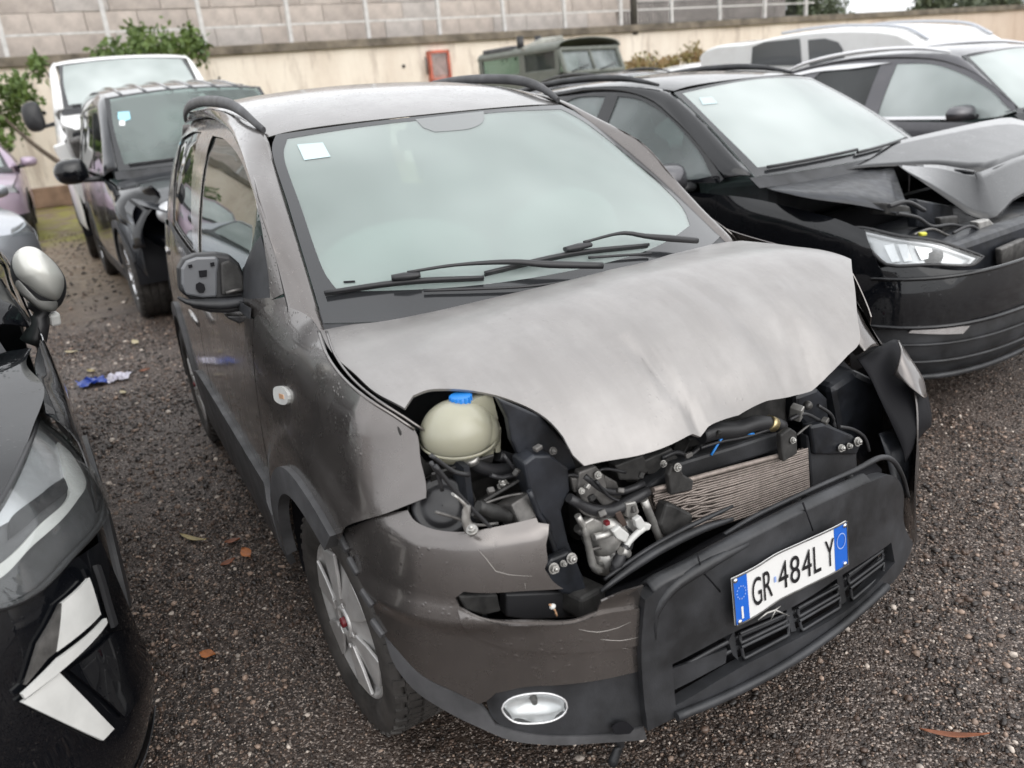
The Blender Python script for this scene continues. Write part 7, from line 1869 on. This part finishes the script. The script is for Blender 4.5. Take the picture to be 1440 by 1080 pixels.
# lower silver-capped mirror
mc = Vector([(-1.3, 0.9139, 1.1188)][0])
mo = dome('door_mirror', [(-1.33, 0.8753, 1.1923), (-1.33, 0.9019, 1.2058), (-1.33, 0.9286, 1.199), (-1.33, 0.9505, 1.1724), (-1.33, 0.9697, 1.1333), (-1.33, 0.9755, 1.0984), (-1.33, 0.9613, 1.0586), (-1.33, 0.9407, 1.0372), (-1.33, 0.9078, 1.053), (-1.33, 0.8763, 1.0976), (-1.33, 0.8601, 1.1299), (-1.33, 0.8613, 1.1665)], mat('satin silver cap', (.60, .60, .56), .30, .4, .3, .2), blk, (.085, 0, .012))
dome('mirror_housing', [(-1.35, 0.8704, 1.183), (-1.35, 0.9011, 1.1979), (-1.35, 0.932, 1.1924), (-1.35, 0.9571, 1.1628), (-1.35, 0.976, 1.1213), (-1.35, 0.98, 1.0863), (-1.35, 0.9658, 1.0461), (-1.35, 0.9375, 1.0175), (-1.35, 0.8976, 1.0221), (-1.35, 0.8682, 1.0628), (-1.35, 0.8519, 1.0957), (-1.35, 0.8524, 1.1495)], M_['hose'], mo, (.06, 0, -.012))
dome('mirror_skirt', [(-1.335, 0.8602, 1.1293), (-1.335, 0.8764, 1.0969), (-1.335, 0.9075, 1.0502), (-1.335, 0.9387, 1.0348), (-1.335, 0.9502, 1.043), (-1.335, 0.931, 1.0127), (-1.335, 0.896, 1.0206), (-1.335, 0.8667, 1.0612), (-1.335, 0.8517, 1.0979)], mat('grey mirror skirt', (.22, .22, .21), .35, .2, .3, .2), mo, (.05, 0, -.004))
MB().tube([(-1.36, 0.9028, 1.0388), (-1.36, 0.8919, 0.9979), (-1.36, 0.8756, 0.9646), (-1.36, 0.8506, 0.9267)], [.035, .033, .04, .05], 12, ell=(1, .7), spl=.02).build('mirror_arm', M_['hose'], mo)
MB().box(Vector([(-1.36, 0.9221, 0.9843)][0]), (.03, .03, .04), (0, .3, .3)).build('mirror_lamp', M_['whiteplastic'], mo, .008)
door_mirror(blk, Vector((-1.42, -1.0, 1.08)), -1, (.08, .12, .085), M_['silver'], base=Vector((-1.4, -.82, 1.0)))

# ---------------------------------------------------------------- black van behind the hatchback
vb = posed('vanb', 'black_van', 'small black van with ribbed roof and crushed front corner behind the taupe hatchback', 'van')
parked('vanb', vb, 'darkblue', 1.12, None, None, -.85, -3.55, .365, 4.3, step=.06, low=.24, hood=True, lamps=False, nose=False,
       frame=std_frame('vanb', 1.14, 1.705, (-1.14, -1.30, -1.62, -2.15, -3.4, -4.1)), rim='multi', rim_mat=M_['chrome'], clad='plastic', ws_glass='clearglass', tyre_w=.25, trackin=-.02)
S = CS['vanb']
for i in range(6):
    y = -.50 + i * .20
    MB().tube([tuple(S['roof'](x, y) + np.array([0, 0, .004])) for x in np.linspace(-1.50, -3.9, 9)], [.010, .016, .016, .016, .010], 8, ell=(1.1, .8)).build('roof_rib', M_['darkblue'], vb)
panel('bumper', S['front'], [(-.70, .30), (-.66, .62), (-.3, .68), (.3, .70), (1.0, .66), (1.0, .30)], M_['plastic'], vb, step=.05, ref=fr_ref)
rows = []
g9 = np.random.default_rng(6)
for k, z in enumerate((.62, .74, .86, .98, 1.06)):
    rows.append([tuple(np.array(S['side'](x, z)) + np.array([0, (.035 if (i // 2 + k // 2) % 2 else -.015) * (1 if i < 4 else .2) + g9.normal() * .006, g9.normal() * .010])) for i, x in enumerate((-.22, -.34, -.46, -.60, -.80))])
loft('crushed_wing', rows, M_['black'], vb, 3, 3, .004)
loft('torn_bumper', [[(-.16, -.52, .70), (-.30, -.66, .70), (-.44, -.78, .76)], [(-.10, -.46, .56), (-.26, -.60, .60), (-.36, -.70, .66)], [(-.14, -.40, .40), (-.24, -.52, .46), (-.30, -.60, .56)]], M_['black'], vb, 4, 4, .005)
MB().sphere((-.20, -.52, .86), (.07, .12, .09), 14, 10).build('headlight', M_['lamp'], vb)
MB().box((-.16, -.50, .72), (.05, .08, .05), (.2, .1, .3)).build('lamp_socket', M_['whiteplastic'], vb, .01)
door_mirror(vb, Vector((-1.30, -1.06, 1.20)), -1, (.08, .125, .10), M_['black'], base=Vector((-1.25, -.85, 1.12)))
door_mirror(vb, Vector((-1.30, 1.06, 1.20)), 1, (.09, .12, .11), M_['black'], base=Vector((-1.25, .85, 1.12)))
panel('sticker', S['ws'], [(-0.529, 0.5935), (-0.4525, 0.5832), (-0.4564, 0.4926), (-0.5014, 0.4785), (-0.5396, 0.512)], mat('sky blue sticker', (.35, .68, .80), .6), vb, step=.05, lift=.004, thick=0, ref=ws_ref, straight=True)
panel('sticker', S['ws'], [(-0.5325, 0.4939), (-0.4957, 0.4853), (-0.5035, 0.4309), (-0.5399, 0.4391)], M_['whitepaper'], vb, step=.05, lift=.004, thick=0, ref=ws_ref, straight=True)
MB().box((-1.75, .10, 1.50), (.25, .75, .34), (0, .25, .1)).build('airbag', M_['airbag'], vb, .1, 3)

# ---------------------------------------------------------------- white panel van behind that
vw = posed('vanw', 'white_van', 'tall white panel van with smashed nose parked before the citrus tree', 'van')
parked('vanw', vw, 'white', 1.60, None, None, -.95, -4.0, .34, 5.3, step=.10, low=.28, hood=False, nose=False, lamps=False,
       frame=std_frame('vanw', 1.72, 2.24, (-.98, -1.2, -1.60, -2.2, -3.6, -4.9)), clad='plastic', ws_glass='paleglass', rear_glass='white')
S = CS['vanw']
panel('bonnet', S['hood'], [(-.35, 0), (-.36, -.75), (-.55, -.86), (-.92, -.86), (-.80, 0), (-.92, .86), (-.55, .86), (-.36, .75)], M_['white'], vw, step=.1, ref=lambda P: P * np.array([.9, .7, 0]))
MB().box((-.46, 0, 1.0), (.3, 1.6, 1.0)).build('crushed_front', M_['dark'], vw, .05)
MB().box((-.25, -.74, 1.30), (.10, .18, .30), (.2, .3, .2)).build('broken_lamp', M_['dullsteel'], vw, .03)
MB().box((-.28, -.88, 1.05), (.06, .14, .7), (.25, .1, .3)).build('torn_bumper', M_['white'], vw, .02)
door_mirror(vw, Vector((-1.12, -1.16, 1.72)), -1, (.08, .11, .17), M_['hose'], base=Vector((-1.12, -.94, 1.62)))
door_mirror(vw, Vector((-1.12, 1.16, 1.72)), 1, (.08, .11, .17), M_['hose'], base=Vector((-1.12, .94, 1.62)))

# ---------------------------------------------------------------- plain cars further off
for key, nm, lab, paint, belt, rz_, extra in (
        ('purple', 'mauve_car', 'mauve car by the wall at the far left edge', 'mauve', 1.0, 1.40, {}),
        ('silver', 'silver_car', 'blue silver car nose peeping out behind the black car at the left edge', 'silver', 1.0, 1.38, {}),
        ('grey', 'grey_car', 'grey car of which only the roof with black rails shows below the olive truck', 'charcoal', 1.05, 1.52, dict(rails=(-1.75, -3.5, .06, 'hose'))),
        ('wsedan', 'white_hatchback', 'white car of which only the roof shows below the brown shrub', 'white', 1.0, 1.40, {}),
        ('wcar', 'white_suv', 'white SUV roof behind the charcoal SUV at the upper right corner', 'white', 1.08, 1.56, dict(rails=(-1.75, -3.5, .06, 'chrome')))):
    o = posed(key, nm, lab, 'car')
    parked(key, o, paint, belt, None, None, -.84, -3.4, .32, 4.1, step=.11, frame=std_frame(key, belt + .02, rz_, (-1.12, -1.40, -1.80, -2.2, -3.1, -3.6)), ws_glass='paleglass', seats=False, **extra)
    door_mirror(o, Vector((-1.36, -1.0, belt + .06)), -1, (.08, .11, .07), M_[paint], base=Vector((-1.34, -.84, belt)))
    door_mirror(o, Vector((-1.36, 1.0, belt + .06)), 1, (.08, .11, .07), M_[paint], base=Vector((-1.34, .84, belt)))

# white delivery van on the right: boxy rear, seen along its flank
wv = thing('delivery_van', 'white boxy van with black side windows before the far end of the wall', 'van', (0, 0, 0))
YV = 8.6
side = [(-8.8478, 8.6, 1.7138), (-8.8632, 8.6, 1.869), (-8.7451, 8.6, 1.9453), (-8.4514, 8.6, 1.9814), (-7.8373, 8.6, 1.9519), (-7.3406, 8.6, 1.9807), (-6.8767, 8.6, 1.9886), (-6.3817, 8.6, 1.971), (-5.9194, 8.6, 1.928), (-5.5387, 8.6, 1.8767), (-5.2572, 8.6, 1.8119), (-4.9688, 8.6, 1.6575), (-4.7531, 8.6, 1.3916)]
zb_ = -.0
sp = [np.array(p) for p in side]
body = [Vector((p[0], YV, p[2])) for p in sp]
x_l, x_r = body[0].x, body[-1].x
inset = lambda p, k: Vector((p.x, YV + k, p.z - (.03 if k > .01 else .0)))
low_ = [Vector((x_r, YV, .35)), Vector((x_l, YV, .35))]
rows = []
for k, dz in ((0, -.05), (.06, 0), (.5, .03), (.9, .04), (1.3, .03), (1.74, 0), (1.80, -.05)):
    rows.append([tuple(Vector((p.x, YV + k, p.z + dz))) for p in [low_[1]] + body + [low_[0]]])
loft('body', rows, M_['white'], wv, 2, 2, .01, ref=((x_l + x_r) / 2, YV + .9, 0), smooth=True)
for yy, s in ((YV + .012, -1), (YV + 1.788, 1)):
    MB().prism([Vector((p[0], yy, p[2] - .03)) for p in [np.array(q) for q in side]] + [Vector((x_r, yy, .35)), Vector((x_l, yy, .35))], (0, -.012 * s * -1, 0)).build('side_wall', M_['white'], wv)
for q in ([(-7.7283, 8.585, 1.6266), (-7.7047, 8.585, 1.889), (-7.4638, 8.585, 1.9351), (-6.8093, 8.585, 1.9161), (-6.754, 8.585, 1.5499)], [(-6.6142, 8.585, 1.5389), (-6.6565, 8.585, 1.8815), (-6.3635, 8.585, 1.8696), (-6.1481, 8.585, 1.8021), (-6.0734, 8.585, 1.7138), (-5.9898, 8.585, 1.4898)]):
    MB().prism([Vector(p) for p in q], (0, .008, 0)).build('window', mat('van side glass', (.10, .105, .11), .12, 0, .3), wv)
for x in (x_l + .7, x_r - .9):
    for s, yy in ((-1, YV + .12), (1, YV + 1.68)):
        wheel(wv, Vector((x, yy, .32)), .32, .19, s, .21, None, 'plain')
for yy in (.22, 1.58):
    MB().tube([tuple(Vector((p.x, YV + yy, p.z + .05))) for p in body[5:12]], .022, 6, spl=.1).build('roof_rail', M_['silver'], wv)
MB().tube([(x_r - 1.5, YV + .25, body[-4].z + .02), (x_r - 1.3, YV + .25, body[-4].z + .07)], .02, 6).build('roof_bar', M_['hose'], wv)

# army truck against the wall: local x forward, y to its left, origin under the right top corner of the windscreen
tq = (-11.709, 7.648, 2.272, 1.845)
tr = thing('army_truck', 'olive green army truck cab with split windscreen standing against the cream wall', 'truck', (tq[0], tq[1], 0), R(12))
AR = M_['army']
ZT, ZB, WT, CL = tq[2], tq[3], 1.72, 2.35
fw = MB()
cor = [(.0, .04, ZT), (.0, WT - .04, ZT), (.16, WT - .02, ZB), (.16, .02, ZB)]
for a, b in ((0, 1), (1, 2), (2, 3), (3, 0)):
    fw.tube([cor[a], cor[b]], .045, 6)
fw.build('windscreen_frame', AR, tr, .004)
MB().tube([(.0, WT / 2, ZT), (.16, WT / 2, ZB)], .028, 6).build('windscreen_post', AR, tr)
MB().prism([(c[0] - .02, c[1], c[2]) for c in cor], (-.01, 0, 0)).build('windscreen', M_['midglass'], tr)
for y_ in (.35, 1.15):
    MB().tube([(.20, y_ - .2, ZB + .02), (.19, y_ + .30, ZB + .13)], .012, 6).build('wiper', M_['hose'], tr)
loft('cab_roof', [[(x_, y_, ZT + .05 + dz) for y_, dz in ((-.04, -.02), (.03, .07), (.3, .13), (.86, .16), (1.42, .13), (WT - .03, .07), (WT + .04, -.02))] for x_ in (.05, -.1, -.6, -1.3, -2.2, -CL)], AR, tr, 2, 3, .02, ref=(-1, .8, 0))
for y_ in (0, WT):
    MB().box((-CL / 2, y_, (ZB + .7) / 2 + .2), (CL, .05, ZB - .9)).build('door', AR, tr, .02)
    MB().box((-CL / 2, y_, ZT + .02), (CL, .07, .06)).build('gutter', AR, tr, .01)
    for xo, wd in ((.02, .10), (1.0, .16), (2.28, .12)):
        MB().box((-xo, y_, (ZB + ZT) / 2), (wd, .06, ZT - ZB)).build('cab_pillar', AR, tr, .01)
    MB().box((-.52, y_ + .01, (ZB + ZT) / 2), (.84, .012, ZT - ZB)).build('window', M_['darkglass'], tr)
    MB().box((-1.65, y_ + .01, (ZB + ZT) / 2), (1.12, .012, ZT - ZB)).build('window', M_['sideglass'], tr)
MB().box((-CL, WT / 2, ZB / 2 + .3), (.06, WT, ZB - .6)).build('cab_back', AR, tr)
MB().box((.75, WT / 2, ZB - .62), (1.2, WT - .3, .80)).build('bonnet', AR, tr, .08, 3)
MB().box((-CL - 1.2, WT / 2, 1.1), (2.2, WT + .1, .5)).build('load_bed', AR, tr, .03)
MB().box((-1.8, .28, ZT + .16), (.9, .5, .10)).build('roof_hatch', M_['plastic_grey'], tr, .03)
MB().tube([(-.95, -.02, ZT + .08), (-.85, .45, ZT + .20), (-.75, .9, ZT + .25)], [.06, .10, .07], 10).build('rolled_canvas', grain(mat('grey canvas', (.30, .30, .27), .9), 40, .4, .3, 6), tr)
for y_ in (.12, .62):
    MB().cyl((-1.15, y_, ZT + .1), (-1.15, y_, ZT + .36), .07).build('roof_beacon', M_['hose'], tr)
for x in (.7, -3.4):
    for sd, y_ in ((-1, .16), (1, WT - .16)):
        wheel(tr, Vector((x, y_, .48)), .48, .28, sd, .28, AR, 'plain')
